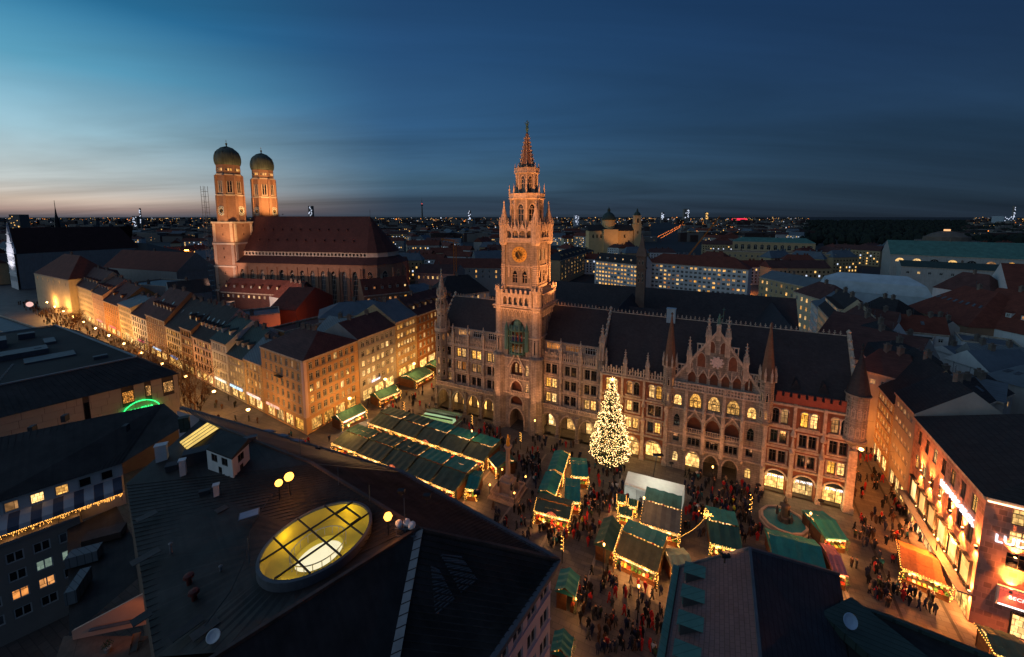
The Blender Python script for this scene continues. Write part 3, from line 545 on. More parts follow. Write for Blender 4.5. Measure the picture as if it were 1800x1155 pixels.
for s in (-.6, .6): win(hall, TU+s, 15.4, .9, 2.6, P_DIM, FRAME_D, VF+1.1, 'p', (0, 1))
for z in (10.0, 14.4):
    b = MB(); b.box(TU-2.0, TU+3.8, VF-.5, VF, z-.3, z); b.box(TU-2.0, TU+3.8, VF-.48, VF-.34, z+.85, z+1.0)
    for k in range(12): b.box(TU-1.9+k*.5, TU-1.75+k*.5, VF-.46, VF-.36, z, z+.85)
    b.build('balcony', STONE2, hall)
for z, z1, ww in ((3.4, 6.1, 2.25), (8.0, 9.6, 1.9), (12.0, 13.8, 1.7), (17.0, 19.1, 1.9)):
    P = archpts(TU-ww, TU+ww, z, z1, 10, True); f = MB()
    for p, q in zip(P, P[1:]): f.bar((p[0], VF-.08, p[1]), (q[0], VF-.08, q[1]), .34)
    f.box(TU-ww-.17, TU-ww+.17, VF-.22, VF, z-2.2, z); f.box(TU+ww-.17, TU+ww+.17, VF-.22, VF, z-2.2, z); f.build('arch_moulding', STONE2, hall)
b = MB(); b.bar((TU-2.4, VF-.3, 17.2), (TU, VF-.3, 21.6), .4); b.bar((TU+2.4, VF-.3, 17.2), (TU, VF-.3, 21.6), .4); b.lathe([(.2, 21.4), (.4, 21.8), (.05, 22.6)], 6, TU, VF-.3); b.build('gablet', STONE2, hall)
# broad corner buttresses, then octagonal corner shafts
for sx in (-1, 1):
    for sy in (-1, 1):
        x, y = TU+sx*(H1-.9), TV+sy*(H1-.9)
        b = MB(); b.lathe([(2.35, 0), (2.35, 1.2), (2.15, 1.5), (2.1, 9), (1.95, 9.3), (1.9, 19.6), (2.1, 19.8), (2.1, 20.4), (1.25, 20.9)], 8, x, y); b.build('corner_buttress', STONE, hall)
        b = MB(); b.lathe([(1.25, 20.4), (1.25, 25.6), (1.5, 25.9), (1.3, 26.4), (1.3, 32.6), (1.55, 33), (1.55, 34), (1.35, 34), (1.35, 37.4), (1.55, 37.6), (1.55, 38.2)], 8, x, y); b.build('corner_shaft', STONE2, hall)
        for k in range(8):
            a = k*pi/4; MB().box(-.28, .28, -.16, .16, 0, .75).build('merlon', STONE2, hall, (x+1.35*math.cos(a), y+1.35*math.sin(a), 38.2), a+pi/2)
            for z, hh in ((21.4, 3.9), (27, 5.2), (34.6, 2.4)): win(hall, (x+1.2*math.cos(a), y+1.2*math.sin(a)), z, .5, hh, P_DARK, STONE2, rz=a+pi/2, style='p', bars=(0, 0), name='niche')
for z, d in ((9.9, .25), (19.7, .35), (25.5, .2), (32.9, .5), (33.6, .7)): MB().box(TU-H1-d, TU+H1+d, TV-H1-d, TV-H1-.003, z, z+.3).box(TU+H1+.003, TU+H1+d, TV-H1, TV+H1+d, z, z+.3).box(TU-H1-d, TU-H1-.003, TV-H1, TV+H1, z, z+.3).build('string_course', STONE2, hall)
# row of small arches under the gallery, gallery itself
for face in range(2):
    for k in range(8):
        s = -4.0+k*1.15; p = (TU+s, TV-H1-.2) if face == 0 else (TU+H1+.2, TV+s)
        b = MB(); P = archpts(-.46, .46, .6, 1.3, 6, True)
        for a, q in zip(P, P[1:]): b.bar((a[0], 0, a[1]), (q[0], 0, q[1]), .18)
        b.box(-.56, -.42, -.1, .2, -.6, .6); b.build('corbel_arch', STONE2, hall, (p[0], p[1], 31.6), face*pi/2)
go = [(TU-3.75+k*1.55, TU-2.75+k*1.55, 34.2, 36.3, 35.6, False) for k in range(5)]
b = MB(); wallgrid(b, TU-4.4, TU+4.4, 33.6, 37.0, go, .3, y=TV-H1-.5); b.box(TU-4.4, TU+4.4, TV-H1-.7, TV-H1-.2, 37, 37.25); b.build('gallery', STONE2, hall)
b = MB(); wallgrid(b, -4.4, 4.4, 33.6, 37.0, [(-3.75+k*1.55, -2.75+k*1.55, 34.2, 36.3, 35.6, False) for k in range(5)], .3, y=-H1-.5); b.box(-4.4, 4.4, -H1-.7, -H1-.2, 37, 37.25); b.build('gallery', STONE2, hall, (TU, TV, 0), pi/2)
MB().box(TU-H1, TU+H1, TV-H1, TV+H1, 33.4, 33.6).face([(TU-4.4, TV-H1-.5, 37.26), (TU+4.4, TV-H1-.5, 37.26), (TU+4.2, TV-4.2, 38.3), (TU-4.2, TV-4.2, 38.3)]).face([(TU+H1+.5, TV-4.4, 37.26), (TU+H1+.5, TV+4.4, 37.26), (TU+4.2, TV+4.2, 38.3), (TU+4.2, TV-4.2, 38.3)]).build('gallery_roof', LEAD, hall)
b = MB()
for k in range(7): b.box(TU-4.1+k*1.36-.3, TU-4.1+k*1.36+.3, TV-H1-.65, TV-H1-.35, 37.25, 38.2)
b.build('battlement', STONE2, hall)
# carillon bay: copper canopy, two stages of little figures
gb = MB(); gb.box(TU-2.5, TU+2.5, VF+1.6, VF+1.7, 20.6, 30.5); gb.build('carillon_back', mat('carillon_back', (70, 44, 30), .9, .3, 1), hall)
b = MB()
for z in (21.0, 24.0, 27.2): b.lathe([(2.1, z), (2.3, z+.15), (2.3, z+.4), (2.1, z+.5)], 12, TU, VF+.6, sy=.8)
for k in range(7):
    a = pi+pi*k/6; b.bar((TU+2.2*math.cos(a), VF+.6+1.75*math.sin(a), 20.6), (TU+2.2*math.cos(a), VF+.6+1.75*math.sin(a), 27.6), .2); b.lathe([(.22, 27.6), (.26, 28), (.02, 29.2)], 6, TU+2.2*math.cos(a), VF+.6+1.75*math.sin(a))
b.lathe([(2.2, 27.6), (1.9, 28.2), (1.2, 28.6), (1.0, 29.6), (.5, 30.1), (.3, 31), (.02, 31.8)], 8, TU, VF+.6, sy=.8)
for s in (-1, 1): b.lathe([(.5, 22), (.6, 22.3), (.5, 27), (.6, 27.3), (.02, 29.6)], 6, TU+s*2.9, VF-.2)
b.build('carillon_bay', COPPER, hall)
FIGC = [mat('figure_red', (170, 40, 30), .6, .1, 3), mat('figure_white', (200, 190, 170), .6, .1, 3), mat('figure_blue', (40, 60, 120), .6, .1, 3), GOLD]
for k in range(14):
    st = k % 2; s = -1.5+(k//2)*.5; z = 21.5 if st else 24.55
    MB().lathe([(.2, 0), (.24, .3), (.16, .8), (.22, 1.1), (.08, 1.25), (.13, 1.42), (.1, 1.6), (.01, 1.66)], 6).build('carillon_figure', FIGC[k % 4], hall, (TU+s, VF-.3+.16*abs(s), z))
lamp('POINT', (TU, VF+.3, 23.6), YEL, 45, hall, size=.2); lamp('POINT', (TU, VF+.3, 26.7), YEL, 45, hall, size=.2)
# upper shaft with the clock
H2 = 4.5
wf = [(TU-2.15, TU-.65, 39.6, 42.9, 41.8, True), (TU+.65, TU+2.15, 39.6, 42.9, 41.8, True)]
wr = [(-2.15, -.65, 39.6, 42.9, 41.8, True), (.65, 2.15, 39.6, 42.9, 41.8, True), (-2.0, -.6, 45.6, 48.6, 47.6, True), (.6, 2.0, 45.6, 48.6, 47.6, True)]
tbox('tower_wall', H2, 33.6, 50.6, wf, wr)
for s in (-1.4, 1.4):
    win(hall, TU+s, 39.6, 1.5, 3.3, P_DARK, STONE2, TV-H2+.3, 'p', (1, 1)); win(hall, (TU+H2-.3, TV+s), 39.6, 1.5, 3.3, P_DARK, STONE2, rz=pi/2, style='p'); win(hall, (TU+H2-.3, TV+s*.93), 45.6, 1.4, 3.0, P_DIM, STONE2, rz=pi/2, style='p')
for sx in (-1, 1):
    for sy in (-1, 1):
        x, y = TU+sx*H2, TV+sy*H2; b = MB(); b.box(x-.5, x+.5, y-.5, y+.5, 33.6, 50.4); b.build('corner_shaft', STONE, hall)
        for k in range(11):
            MB().box(x-.56-.04*(k % 2), x+.56+.04*(k % 2), y-.58, y+.58, 38.7+k*.55, 39.05+k*.55).build('quoin', STONE2, hall)
        b = MB(); b.lathe([(.95, 49.6), (1.25, 50.4), (1.25, 54.6), (1.4, 54.8), (1.2, 55.4), (.5, 58.2), (.08, 60.4), (.22, 60.6), (.02, 61.2)], 8, x, y)
        b.build('corner_pinnacle', STONE2, hall)
        for k in range(8): pinnacle(hall, x+1.2*math.cos(k*pi/4), y+1.2*math.sin(k*pi/4), 54.4, 2.2, .3)
for z, d in ((38.7, .3), (43.9, .3), (50.3, .7)): MB().box(TU-H2-d, TU+H2+d, TV-H2-d, TV-H2-.003, z, z+.3).box(TU+H2+.003, TU+H2+d, TV-H2, TV+H2+d, z, z+.3).box(TU-H2-d, TU-H2-.003, TV-H2, TV+H2, z, z+.3).build('string_course', STONE2, hall)
for s in (-2.9, 2.9):
    pinnacle(hall, TU+s, TV-H2-.25, 41.2, 4.6, .45); pinnacle(hall, TU+H2+.25, TV+s, 41.2, 4.6, .45)
for k in range(6):
    b = MB(); P = archpts(-.4, .4, 0, .8, 6, True)
    for p, q in zip(P, P[1:]): b.bar((p[0], 0, p[1]), (q[0], 0, q[1]), .14)
    b.build('blind_arch', STONE2, hall, (TU-2.5+k, TV-H2-.12, 42.9+.1))
ck = root_ = None
b = MB(); b.lathe([(2.1, 0), (2.1, .2), (1.85, .26), (1.85, .16)], 32); o = b.build('clock_ring', GOLD, hall, (TU, TV-H2-.02, 47.2)); o.rotation_euler = (pi/2, 0, 0)
b = MB(); b.lathe([(1.86, 0), (1.86, .12)], 32); o2 = b.build('clock_face', mat('clock_face', (190, 160, 118), .7, .1, 2), hall, (TU, TV-H2-.02, 47.2)); o2.rotation_euler = (pi/2, 0, 0)
b = MB(); b.lathe([(1.15, .12), (1.15, .16)], 24)
for k in range(12): a = k*pi/6; b.bar((1.32*math.cos(a), 1.32*math.sin(a), .16), (1.7*math.cos(a), 1.7*math.sin(a), .16), .13)
b.build('dial_numerals', IRON, o2)
b = MB(); a = math.radians(90-330); b.bar((0, 0, .24), (1.0*math.cos(a), 1.0*math.sin(a), .24), .14, w2=.05); a = math.radians(90-144); b.bar((-.3*math.cos(a), -.3*math.sin(a), .27), (1.6*math.cos(a), 1.6*math.sin(a), .27), .12, w2=.05); b.build('clock_hands', GOLD, o2)
# open gallery of gablets
for face in range(4):
    rz = face*pi/2; b = MB(); wallgrid(b, -4.4, 4.4, 50.6, 53.8, [(-3.85+k*2.0, -2.15+k*2.0, 51.5, 53.4, 52.6, True) for k in range(4)], .35, y=-H2-.55); b.box(-4.4, 4.4, -H2-.62, -H2-.5, 51.35, 51.5); b.build('gallery', STONE2, hall, (TU, TV, 0), rz)
    for k in range(4):
        c = -3+k*2.0; b = MB(); b.loft([[(c-.95, y, 53.5), (c+.95, y, 53.5), (c, y, 55.3)] for y in (-H2-.6, -H2-.3)]); b.lathe([(.1, 55.2), (.22, 55.5), (.02, 55.9)], 5, c, -H2-.45); b.build('gablet', STONE2, hall, (TU, TV, 0), rz)
    for k in range(5):
        c = -4+k*2.0; x, y = c, -H2-.6; pinnacle(hall, TU+x*math.cos(rz)-y*math.sin(rz), TV+x*math.sin(rz)+y*math.cos(rz), 53.2, 2.8, .3)
MB().box(TU-H2, TU+H2, TV-H2, TV+H2, 50.6, 50.8).build('gallery_floor', LEAD, hall)
def octo(R, z0, z1, ww, zb, wh, tops):
    ap = R*math.cos(pi/8); s = R*math.sin(pi/8)
    for k in range(8):
        a = k*pi/4
        b = MB(); wallgrid(b, -s, s, z0, z1, [(-ww/2, ww/2, zb, zb+wh, zb+wh-ww*.75, True)], .35, y=-ap); b.build('octagon_wall', STONE, hall, (TU, TV, 0), a)
        win(hall, (TU+(ap-.3)*math.sin(a), TV-(ap-.3)*math.cos(a)), zb, ww, wh, P_DARK, STONE2, rz=a, style='p', bars=(1, 1))
        b = MB(); P = archpts(-ww/2-.1, ww/2+.1, zb+wh-ww*.75, zb+wh+.15, 8, True)
        for p, q in zip(P, P[1:]): b.bar((p[0], -ap-.04, p[1]), (q[0], -ap-.04, q[1]), .18)
        b.build('arch_moulding', STONE2, hall, (TU, TV, 0), a)
        c = a+pi/8; x, y = TU+R*math.sin(c), TV-R*math.cos(c)
        MB().box(-.22, .22, -.22, .22, z0, z1).build('corner_shaft', STONE2, hall, (x, y, 0), c)
        pinnacle(hall, TU+(R+.35)*math.sin(c), TV-(R+.35)*math.cos(c), tops, 3.4 if R > 3.5 else 2.2, .3)
    MB().lathe([(R, z1-.3), (R+.6, z1), (R+.6, z1+.25), (R+.45, z1+.25), (R+.45, z1+1.2), (R+.6, z1+1.2), (R+.6, z1+1.35), (R+.3, z1+1.35), (R+.3, z1+.26), (.4, z1+.26)], 8, TU, TV).build('octagon_gallery', STONE2, hall)
octo(4.25, 50.8, 61.6, 1.7, 54.6, 5.6, 62.2); octo(2.75, 61.8, 68.2, 1.05, 63.2, 4.2, 68.6)
b = MB(); b.lathe([(1.95, 69.6), (.95, 74.6), (.42, 77.6), (.3, 78.0), (.45, 78.3), (.2, 78.6)], 8, TU, TV); b.build('spire', mat('spire_copper_stone', (132, 98, 78), .8, .3, 1.5), hall)
for k in range(8):
    a = k*pi/4+pi/8; b = MB()
    b.bar((TU+2.05*math.cos(a), TV+2.05*math.sin(a), 69.4), (TU+.42*math.cos(a), TV+.42*math.sin(a), 78.0), .2, w2=.1)
    for q in range(8): t_ = q/8; r = 2.05-1.63*t_; b.lathe([(.05, 69.6+8.5*t_), (.2, 69.8+8.5*t_), (.05, 70.1+8.5*t_)], 4, TU+(r+.1)*math.cos(a), TV+(r+.1)*math.sin(a))
    b.build('spire_rib', STONE2, hall)
b = MB(); b.lathe([(.14, 78.4), (.3, 79.2), (.42, 79.7), (.3, 80.3), (.34, 80.9), (.1, 81.1), (.18, 81.4), (.14, 81.7), (.02, 81.9)], 8, TU, TV); b.bar((TU+.3, TV, 80.7), (TU+.6, TV-.2, 81.4), .14); b.bar((TU-.3, TV, 80.7), (TU-.55, TV-.2, 81.3), .14); b.build('finial_figure', COPPER, hall)
# ------------------------------------------------------------------ generic building on a footprint (anticlockwise, outside on the right of each edge)
def block(name, label, cat, fp, h, spec, wall, roof, rtype='gable', rise=6., group=None, gf=4.2, frame=FRAME_W, dorm=0, chim=1, sky=0, over=.35, z0=0., trim=STONE2, dlit=.3, cut=.28, ends=(1, 1)):
    r = root(name, label, cat, (fp[0][0], fp[0][1], 0), group=group); n = len(fp); F = [(p[0]-fp[0][0], p[1]-fp[0][1]) for p in fp]
    r['h'] = h
    for k in range(n):
        A, B = F[k], F[(k+1) % n]; L = math.dist(A, B); rz = math.atan2(B[1]-A[1], B[0]-A[0]); ca, sa = math.cos(rz), math.sin(rz)
        T = lambda x, y: (A[0]+x*ca-y*sa, A[1]+x*sa+y*ca)
        s = spec.get(k); b = MB()
        if not s: b.face([(0, 0, z0), (L, 0, z0), (L, 0, h), (0, 0, h)]); b.build('wall', wall, r, (*A, 0), rz); continue
        nb, nf = s['b'], s['f']; mg = s.get('mg', .8); pit = (L-2*mg)/nb; ww = min(s.get('w', 1.25), pit*.72); fh = (h-.6-gf)/nf; wh = min(s.get('wh', 2.0), fh*.72); st = s.get('st', 'r'); lit = s.get('lit', .25); inner = s.get('in', .18)
        ops = []; W = []
        for j in range(nf):
            for i in range(nb):
                x = mg+pit*(i+.5); z = gf+fh*(j+.5)-wh*.45
                ops.append((x-ww/2, x+ww/2, z, z+wh)+((z+wh-ww/2, False) if st == 'a' else ())); lo = s['rows'][j] if 'rows' in s else lit; W.append((x, z, pick(lo, s.get('dim', .1))))
        shop = s.get('shop', 0)
        if shop:
            sp = (L-2*mg)/shop
            for i in range(shop): x = mg+sp*(i+.5); ops.append((x-sp*.41, x+sp*.41, .35, gf-.75))
        wallgrid(b, 0, L, z0, h, ops, .3); b.build('wall', s.get('m', wall), r, (*A, 0), rz)
        for x, z, p in W: win(r, T(x, inner), z, ww, wh, p, s.get('fr', frame), rz=rz, style=st, bars=s.get('bars', (1, 1)))
        if s.get('sill', 1):
            b = MB()
            for j in range(nf): z = gf+fh*(j+.5)-wh*.45; b.box(.1, L-.1, -.1, -.003, z-.22, z-.08)
            b.build('string_course', s.get('trim', trim), r, (*A, 0), rz)
        b = MB(); b.box(0, L, -.3, -.003, h-.35, h-.02); b.box(0, L, -.15, -.003, h-.6, h-.35); b.build('cornice', trim, r, (*A, 0), rz)
        for i in range(shop):
            x = mg+sp*(i+.5); f = MB(); w2 = sp*.41; hh = gf-1.1
            f.box(-w2, w2, -.05, .05, 0, .12); f.box(-w2, w2, -.05, .05, hh-.12, hh); f.box(-w2, -w2+.1, -.05, .05, .12, hh-.12); f.box(w2-.1, w2, -.05, .05, .12, hh-.12); f.box(-.04, .04, -.04, .04, .12, hh-.12); f.face([(-w2, .02, 0), (w2, .02, 0), (w2, .02, hh), (-w2, .02, hh)], 1)
            f.build('shop_window', [IRON, s.get('sm', SHOPB)], r, (*T(x, .2), .35), rz)
    c = (sum(p[0] for p in F)/n, sum(p[1] for p in F)/n)
    E = [(p[0]+(p[0]-c[0])*over/max(1, math.dist(p, c)), p[1]+(p[1]-c[1])*over/max(1, math.dist(p, c))) for p in F]
    e = [(p[0], p[1], h) for p in E]; b = MB(); zr = h+rise
    md = lambda p, q, t=.5: (p[0]+(q[0]-p[0])*t, p[1]+(q[1]-p[1])*t)
    if rtype == 'flat' or n != 4:
        ins = [md(p, c, .02) for p in F]
        b.face([(p[0], p[1], h-.3) for p in F]); b.build('roof', roof, r)
        for k in range(n):
            A, B = F[k], F[(k+1) % n]; MB().box(0, math.dist(A, B), 0, .3, h-.02, h+.45).build('parapet', trim, r, (*A, 0), math.atan2(B[1]-A[1], B[0]-A[0]))
        rid = None
    elif rtype == 'mansard':
        q = [md(E[k], c, 2.2/math.dist(E[k], c)*1.2) for k in range(4)]; qz = h+rise*.6
        for k in range(4): b.face([e[k], e[(k+1) % 4], (*q[(k+1) % 4], qz), (*q[k], qz)])
        a0, a1 = md(md(q[0], q[3]), md(q[1], q[2]), .15), md(md(q[0], q[3]), md(q[1], q[2]), .85)
        b.face([(*q[0], qz), (*q[1], qz), (*a1, zr), (*a0, zr)]).face([(*q[2], qz), (*q[3], qz), (*a0, zr), (*a1, zr)]).face([(*q[3], qz), (*q[0], qz), (*a0, zr)]).face([(*q[1], qz), (*q[2], qz), (*a1, zr)])
        b.build('roof', roof, r); rid = (a0, a1)
    else:
        if rtype == 'gablex': E = E[1:]+E[:1]; e = e[1:]+e[:1]
        m0, m1 = md(E[3], E[0]), md(E[1], E[2])
        t0 = cut if rtype == 'hip' or not ends[0] else 0.; t1 = cut if rtype == 'hip' or not ends[1] else 0.
        a0, a1 = md(m0, m1, t0), md(m0, m1, 1-t1)
        b.face([e[0], e[1], (*a1, zr), (*a0, zr)]).face([e[2], e[3], (*a0, zr), (*a1, zr)]).face([e[3], e[0], (*a0, zr)], 0 if t0 else 1).face([e[1], e[2], (*a1, zr)], 0 if t1 else 1)
        b.build('roof', [roof, wall], r); rid = (a0, a1)
        E0, E1 = Vector(e[0]), Vector(e[1]); R0, R1 = Vector((*a0, zr)), Vector((*a1, zr)); X = (E1-E0).normalized(); rz = math.atan2(X[1], X[0])
        for i in range(dorm):
            t = (i+.5)/dorm; p = (E0+(E1-E0)*t)*.68+(R0+(R1-R0)*t)*.32; d = MB(); up = (R0-E0); slope = rise/max(.5, math.hypot((R0-E0).dot(Vector((-X[1], X[0], 0))), 0))
            dw, dh = .7, 1.5; L2 = dh/max(.4, slope)+.3
            d.box(-dw, dw, 0, L2, -.6, dh-.05); d.build('dormer', wall, r, p, rz)
            d = MB(); d.face([(-dw-.15, -.2, dh), (0, -.2, dh+.55), (0, L2+.9, dh+.55), (-dw-.15, L2+.3, dh)]).face([(0, -.2, dh+.55), (dw+.15, -.2, dh), (dw+.15, L2+.3, dh), (0, L2+.9, dh+.55)]).face([(-dw-.15, -.2, dh-.02), (dw+.15, -.2, dh-.02), (0, -.2, dh+.5)], 0); d.build('dormer_roof', roof, r, p, rz)
            q = p-Vector((-X[1], X[0], 0))*.03; win(r, (q[0], q[1]), p[2]+.1, 1.0, 1.2, pick(dlit, .1), frame, rz=rz, bars=(1, 0))
        N = (E1-E0).cross(R0-E0).normalized()
        for i in range(sky):
            t = (i+.5)/sky; p = (E0+(E1-E0)*t)*.45+(R0+(R1-R0)*t)*.55; V = (R0+(R1-R0)*t-(E0+(E1-E0)*t)).normalized(); d = MB()
            for sgn, mm in ((1.0, 0), (.82, 1)): d.loft([[p+X*sx*.45*sgn+V*sy*.7*sgn+N*(.02+.02*mm) for sx, sy in ((-1, -1), (1, -1), (1, 1), (-1, 1))], [p+X*sx*.45*sgn+V*sy*.7*sgn+N*(.12+.02*mm) for sx, sy in ((-1, -1), (1, -1), (1, 1), (-1, 1))]], mm)
            d.build('roof_window', [LEAD, P_DARK2], r)
    if rid: p = md(rid[0], rid[1], .35); MB().bar((0, 0, -.5), (0, 0, 2.6), .06).bar((-.6, 0, 2.3), (.6, 0, 2.3), .04).bar((-.4, 0, 1.9), (.4, 0, 1.9), .04).build('aerial', LEAD, r, (*p, h+rise), .5)
    for i in range(chim):
        if rid: p = md(rid[0], rid[1], (i+.6)/(chim+.3)); z = h+rise
        else: p = md(F[i % n], c, .6); z = h+.6
        MB().box(-.55, .55, -.4, .4, -1.6, 1.2).box(-.65, .65, -.5, .5, 1.2, 1.4).box(-.35, -.1, -.15, .15, 1.4, 1.8).box(.1, .35, -.15, .15, 1.4, 1.8).build('chimney', mat('chimney_plaster', (120, 104, 92), .9, .3, 1), r, (*p, z))
    return r
def fac(A, B, dep):
    L = math.dist(A, B); n = (-(B[1]-A[1])/L*dep, (B[0]-A[0])/L*dep); return [A, B, (B[0]+n[0], B[1]+n[1]), (A[0]+n[0], A[1]+n[1])]
# ------------------------------------------------------------------ cathedral
FO = (-167.9, 247.2); e_ = (.985, -.172)
cath = root('cathedral', 'huge brick cathedral with two domed towers and a steep dark red roof', 'cathedral', FO, (FO[0]+e_[0], FO[1]+e_[1]))
CB = mat('cathedral_brick', (182, 132, 102), .9, .15, .25, brick=(1.2, .4, .14), mortar=.8); CT = mat('cathedral_trim', (226, 198, 172), .85, .15, .6)
CR = mat('cathedral_roof_tile', (96, 56, 48), .85, .2, .15, brick=(.8, .5, .25), mortar=.65); CD = mat('dome_copper', (96, 100, 84), .6, .3, .35, streak=.7)
for s in (-1, 1):
    tc_ = (7.0, s*12.6)
    for k, (z0, z1, hw) in enumerate(((0, 15, 7.2), (15, 29, 7.1), (29, 42, 7.0), (42, 54, 6.9))):
        b = MB(); b.box(-hw, hw, -hw, hw, z0, z1); b.build('tower_stage', CB, cath, (*tc_, 0))
        b = MB(); b.box(-hw-.3, hw+.3, -hw-.3, hw+.3, z1-.9, z1+.02); b.build('cornice', CT, cath, (*tc_, 0))
        for q in (-1, 1):
            for fx, fy, rz in ((q*(hw-1.3), -hw-.12, 0), (hw+.12, q*(hw-1.3), pi/2)):
                for d in (-.5, .1, .7): MB().box(-.12, .12, -.12, .12, z0+.5, z1-1).build('lisene', CT, cath, (tc_[0]+fx+(d if rz == 0 else 0), tc_[1]+fy+(d if rz else 0), 0), rz)
        for z in (z0+4, z0+9):
            for x, y, rz in ((0, -hw-.05, 0), (hw+.05, 0, pi/2)): win(cath, (tc_[0]+x, tc_[1]+y), z, .7, 1.5, P_DARK, CB, rz=rz, style='a', bars=(0, 0))
    def octb(r0, r1, z0, z1, nm='tower_stage', m=CB):
        return MB().lathe([(r0/math.cos(pi/8), z0), (r1/math.cos(pi/8), z1)], 8).build(nm, m, cath, (*tc_, 0))
    octb(6.6, 6.3, 54, 69); octb(6.7, 6.7, 68.6, 69.4, 'cornice', CT); octb(6.0, 5.9, 69.4, 80.6); octb(6.2, 6.2, 80.2, 80.9, 'cornice', CT); octb(5.7, 5.7, 80.9, 86.0)
    for k in range(8):
        a = k*pi/4+pi/8
        MB().box(-.75, .75, -.6, .6, 54, 68.6).lathe([(.8, 68.6), (.1, 70.2)], 4).box(-.6, .6, -.45, .55, 69.4, 80.2).build('corner_buttress', CB, cath, (tc_[0]+6.75*math.cos(a), tc_[1]+6.75*math.sin(a), 0), a+pi/2)
        f = k*pi/4; MB().box(-1.6, 1.6, -.15, .15, 70, 70.4).box(-1.45, -1.2, -.12, .12, 70.4, 77).box(1.2, 1.45, -.12, .12, 70.4, 77).build('window_surround', CT, cath, (tc_[0]+6.05*math.cos(f), tc_[1]+6.05*math.sin(f), 0), f+pi/2)
        for q in (-.6, .6): win(cath, (tc_[0]+6.02*math.cos(f)-q*math.sin(f), tc_[1]+6.02*math.sin(f)+q*math.cos(f)), 70.5, .95, 6.6, P_DARK, CT, rz=f+pi/2, style='p', bars=(0, 1))
        for q in (-1.2, 0, 1.2): win(cath, (tc_[0]+5.74*math.cos(f)-q*math.sin(f), tc_[1]+5.74*math.sin(f)+q*math.cos(f)), 82.6, .8, 1.5, P_LIT if q >= 0 else P_DARK, CT, rz=f+pi/2, style='a', bars=(0, 0))
        if k in (0, 2, 4, 6):
            d = MB(); d.lathe([(2.7, 0), (2.7, .25), (2.5, .3)], 24); o = d.build('clock_face', mat('clock_white', (226, 216, 196), .7, .1, 1), cath, (tc_[0]+6.45*math.cos(f), tc_[1]+6.45*math.sin(f), 60.2)); o.rotation_euler = (pi/2, 0, f+pi/2)
            d = MB(); d.lathe([(1.15, .3), (1.15, .36)], 20)
            for h_ in range(12): aa = h_*pi/6; d.bar((1.6*math.cos(aa), 1.6*math.sin(aa), .34), (2.4*math.cos(aa), 2.4*math.sin(aa), .34), .2)
            d.build('dial_numerals', IRON, o)
            aa = math.radians(-30); MB().bar((0, 0, .42), (0, 1.2, .42), .22).bar((0, 0, .44), (1.6*math.cos(aa), 1.6*math.sin(aa), .44), .16).build('clock_hands', GOLD, o)
    MB().lathe([(5.9, 86), (6.3, 86.6), (6.6, 88), (6.65, 89.6), (6.4, 91.4), (5.7, 93.2), (4.5, 94.6), (2.8, 95.6), (1.2, 96.2), (.35, 96.6), (.3, 97.4)], 16).build('dome', CD, cath, (*tc_, 0), smooth=True)
    for k in range(8): a = k*pi/4+pi/8; d = MB(); P = [(6.35, 86.7), (6.7, 89), (5.9, 93), (3.0, 95.7), (.6, 96.6)]; [d.bar((p[0]*math.cos(a), p[0]*math.sin(a), p[1]), (q[0]*math.cos(a), q[0]*math.sin(a), q[1]), .3) for p, q in zip(P, P[1:])]; d.build('dome_rib', CD, cath, (*tc_, 0))
    MB().lathe([(.1, 97.2), (.45, 97.7), (.6, 98.1), (.45, 98.5), (.1, 98.8)], 8).box(-.06, .06, -.06, .06, 98.8, 100.4).box(-.4, .4, -.05, .05, 99.6, 99.75).build('dome_finial', GOLD, cath, (*tc_, 0))
NL = 92
def apse(hw, x1): return [(x1+hw*.75*math.sin(a), -hw*math.cos(a)) for a in [k*pi/6 for k in range(7)]]
sou = MB(); ops = [(16.4+i*6.35, 19.2+i*6.35, 8.5, 27.4, 24.6, True) for i in range(12)]
wallgrid(sou, 14, NL, 0, 31, ops, .8, y=-19.5); sou.build('nave_wall', CB, cath)
for o in ops: win(cath, (o[0]+o[1])/2, 8.5, 2.8, 18.9, P_DARK2 if rnd.random() < .4 else P_DARK, CT, -18.9, 'p', (2, 5), .16)
for i in range(13): MB().box(-.35, .35, -.45, 0, 0, 29).build('buttress', CB, cath, (14.7+i*6.35, -19.5, 0))
for hw, z0, z1, nm, m in ((19.5, 0, 31, 'apse_wall', CB), (13.4, 34.2, 37.2, 'clerestory', CT)):
    P = apse(hw, NL); b = MB()
    for p, q in zip(P, P[1:]): b.face([(*p, z0), (*q, z0), (*q, z1), (*p, z1)])
    b.build(nm, m, cath)
    if hw > 15:
        for k, (p, q) in enumerate(zip(P, P[1:])):
            a = math.atan2(q[1]-p[1], q[0]-p[0]); mx, my = (p[0]+q[0])/2, (p[1]+q[1])/2; win(cath, (mx+.05*math.sin(a), my-.05*math.cos(a)), 8.5, 3.0, 18.9, P_DARK, CT, rz=a, style='p', bars=(2, 5))
            MB().box(-.5, .5, -.9, 0, 0, 29).build('buttress', CB, cath, (*p, 0), a)
b = MB(); wallgrid(b, 14, NL, 34.2, 37.2, [(15+i*2.2, 16.2+i*2.2, 35, 36.4) for i in range(35)], .2, y=-13.4); b.build('clerestory', CT, cath)
b = MB()
lo, up = [(14, -20)]+apse(20, NL), [(14, -13.3)]+apse(13.3, NL)
for i in range(len(lo)-1): b.face([(*lo[i], 30.9), (*lo[i+1], 30.9), (*up[i+1], 34.6), (*up[i], 34.6)])
b.build('aisle_roof', CR, cath)
b = MB(); P = [(9, -14)]+apse(14, NL); rd = (87, 0)
b.face([(9, -14, 37), (NL, -14, 37), (*rd, 57), (9, 0, 57)])
for p, q in zip(P[1:], P[2:]): b.face([(*p, 37), (*q, 37), (*rd, 57)])
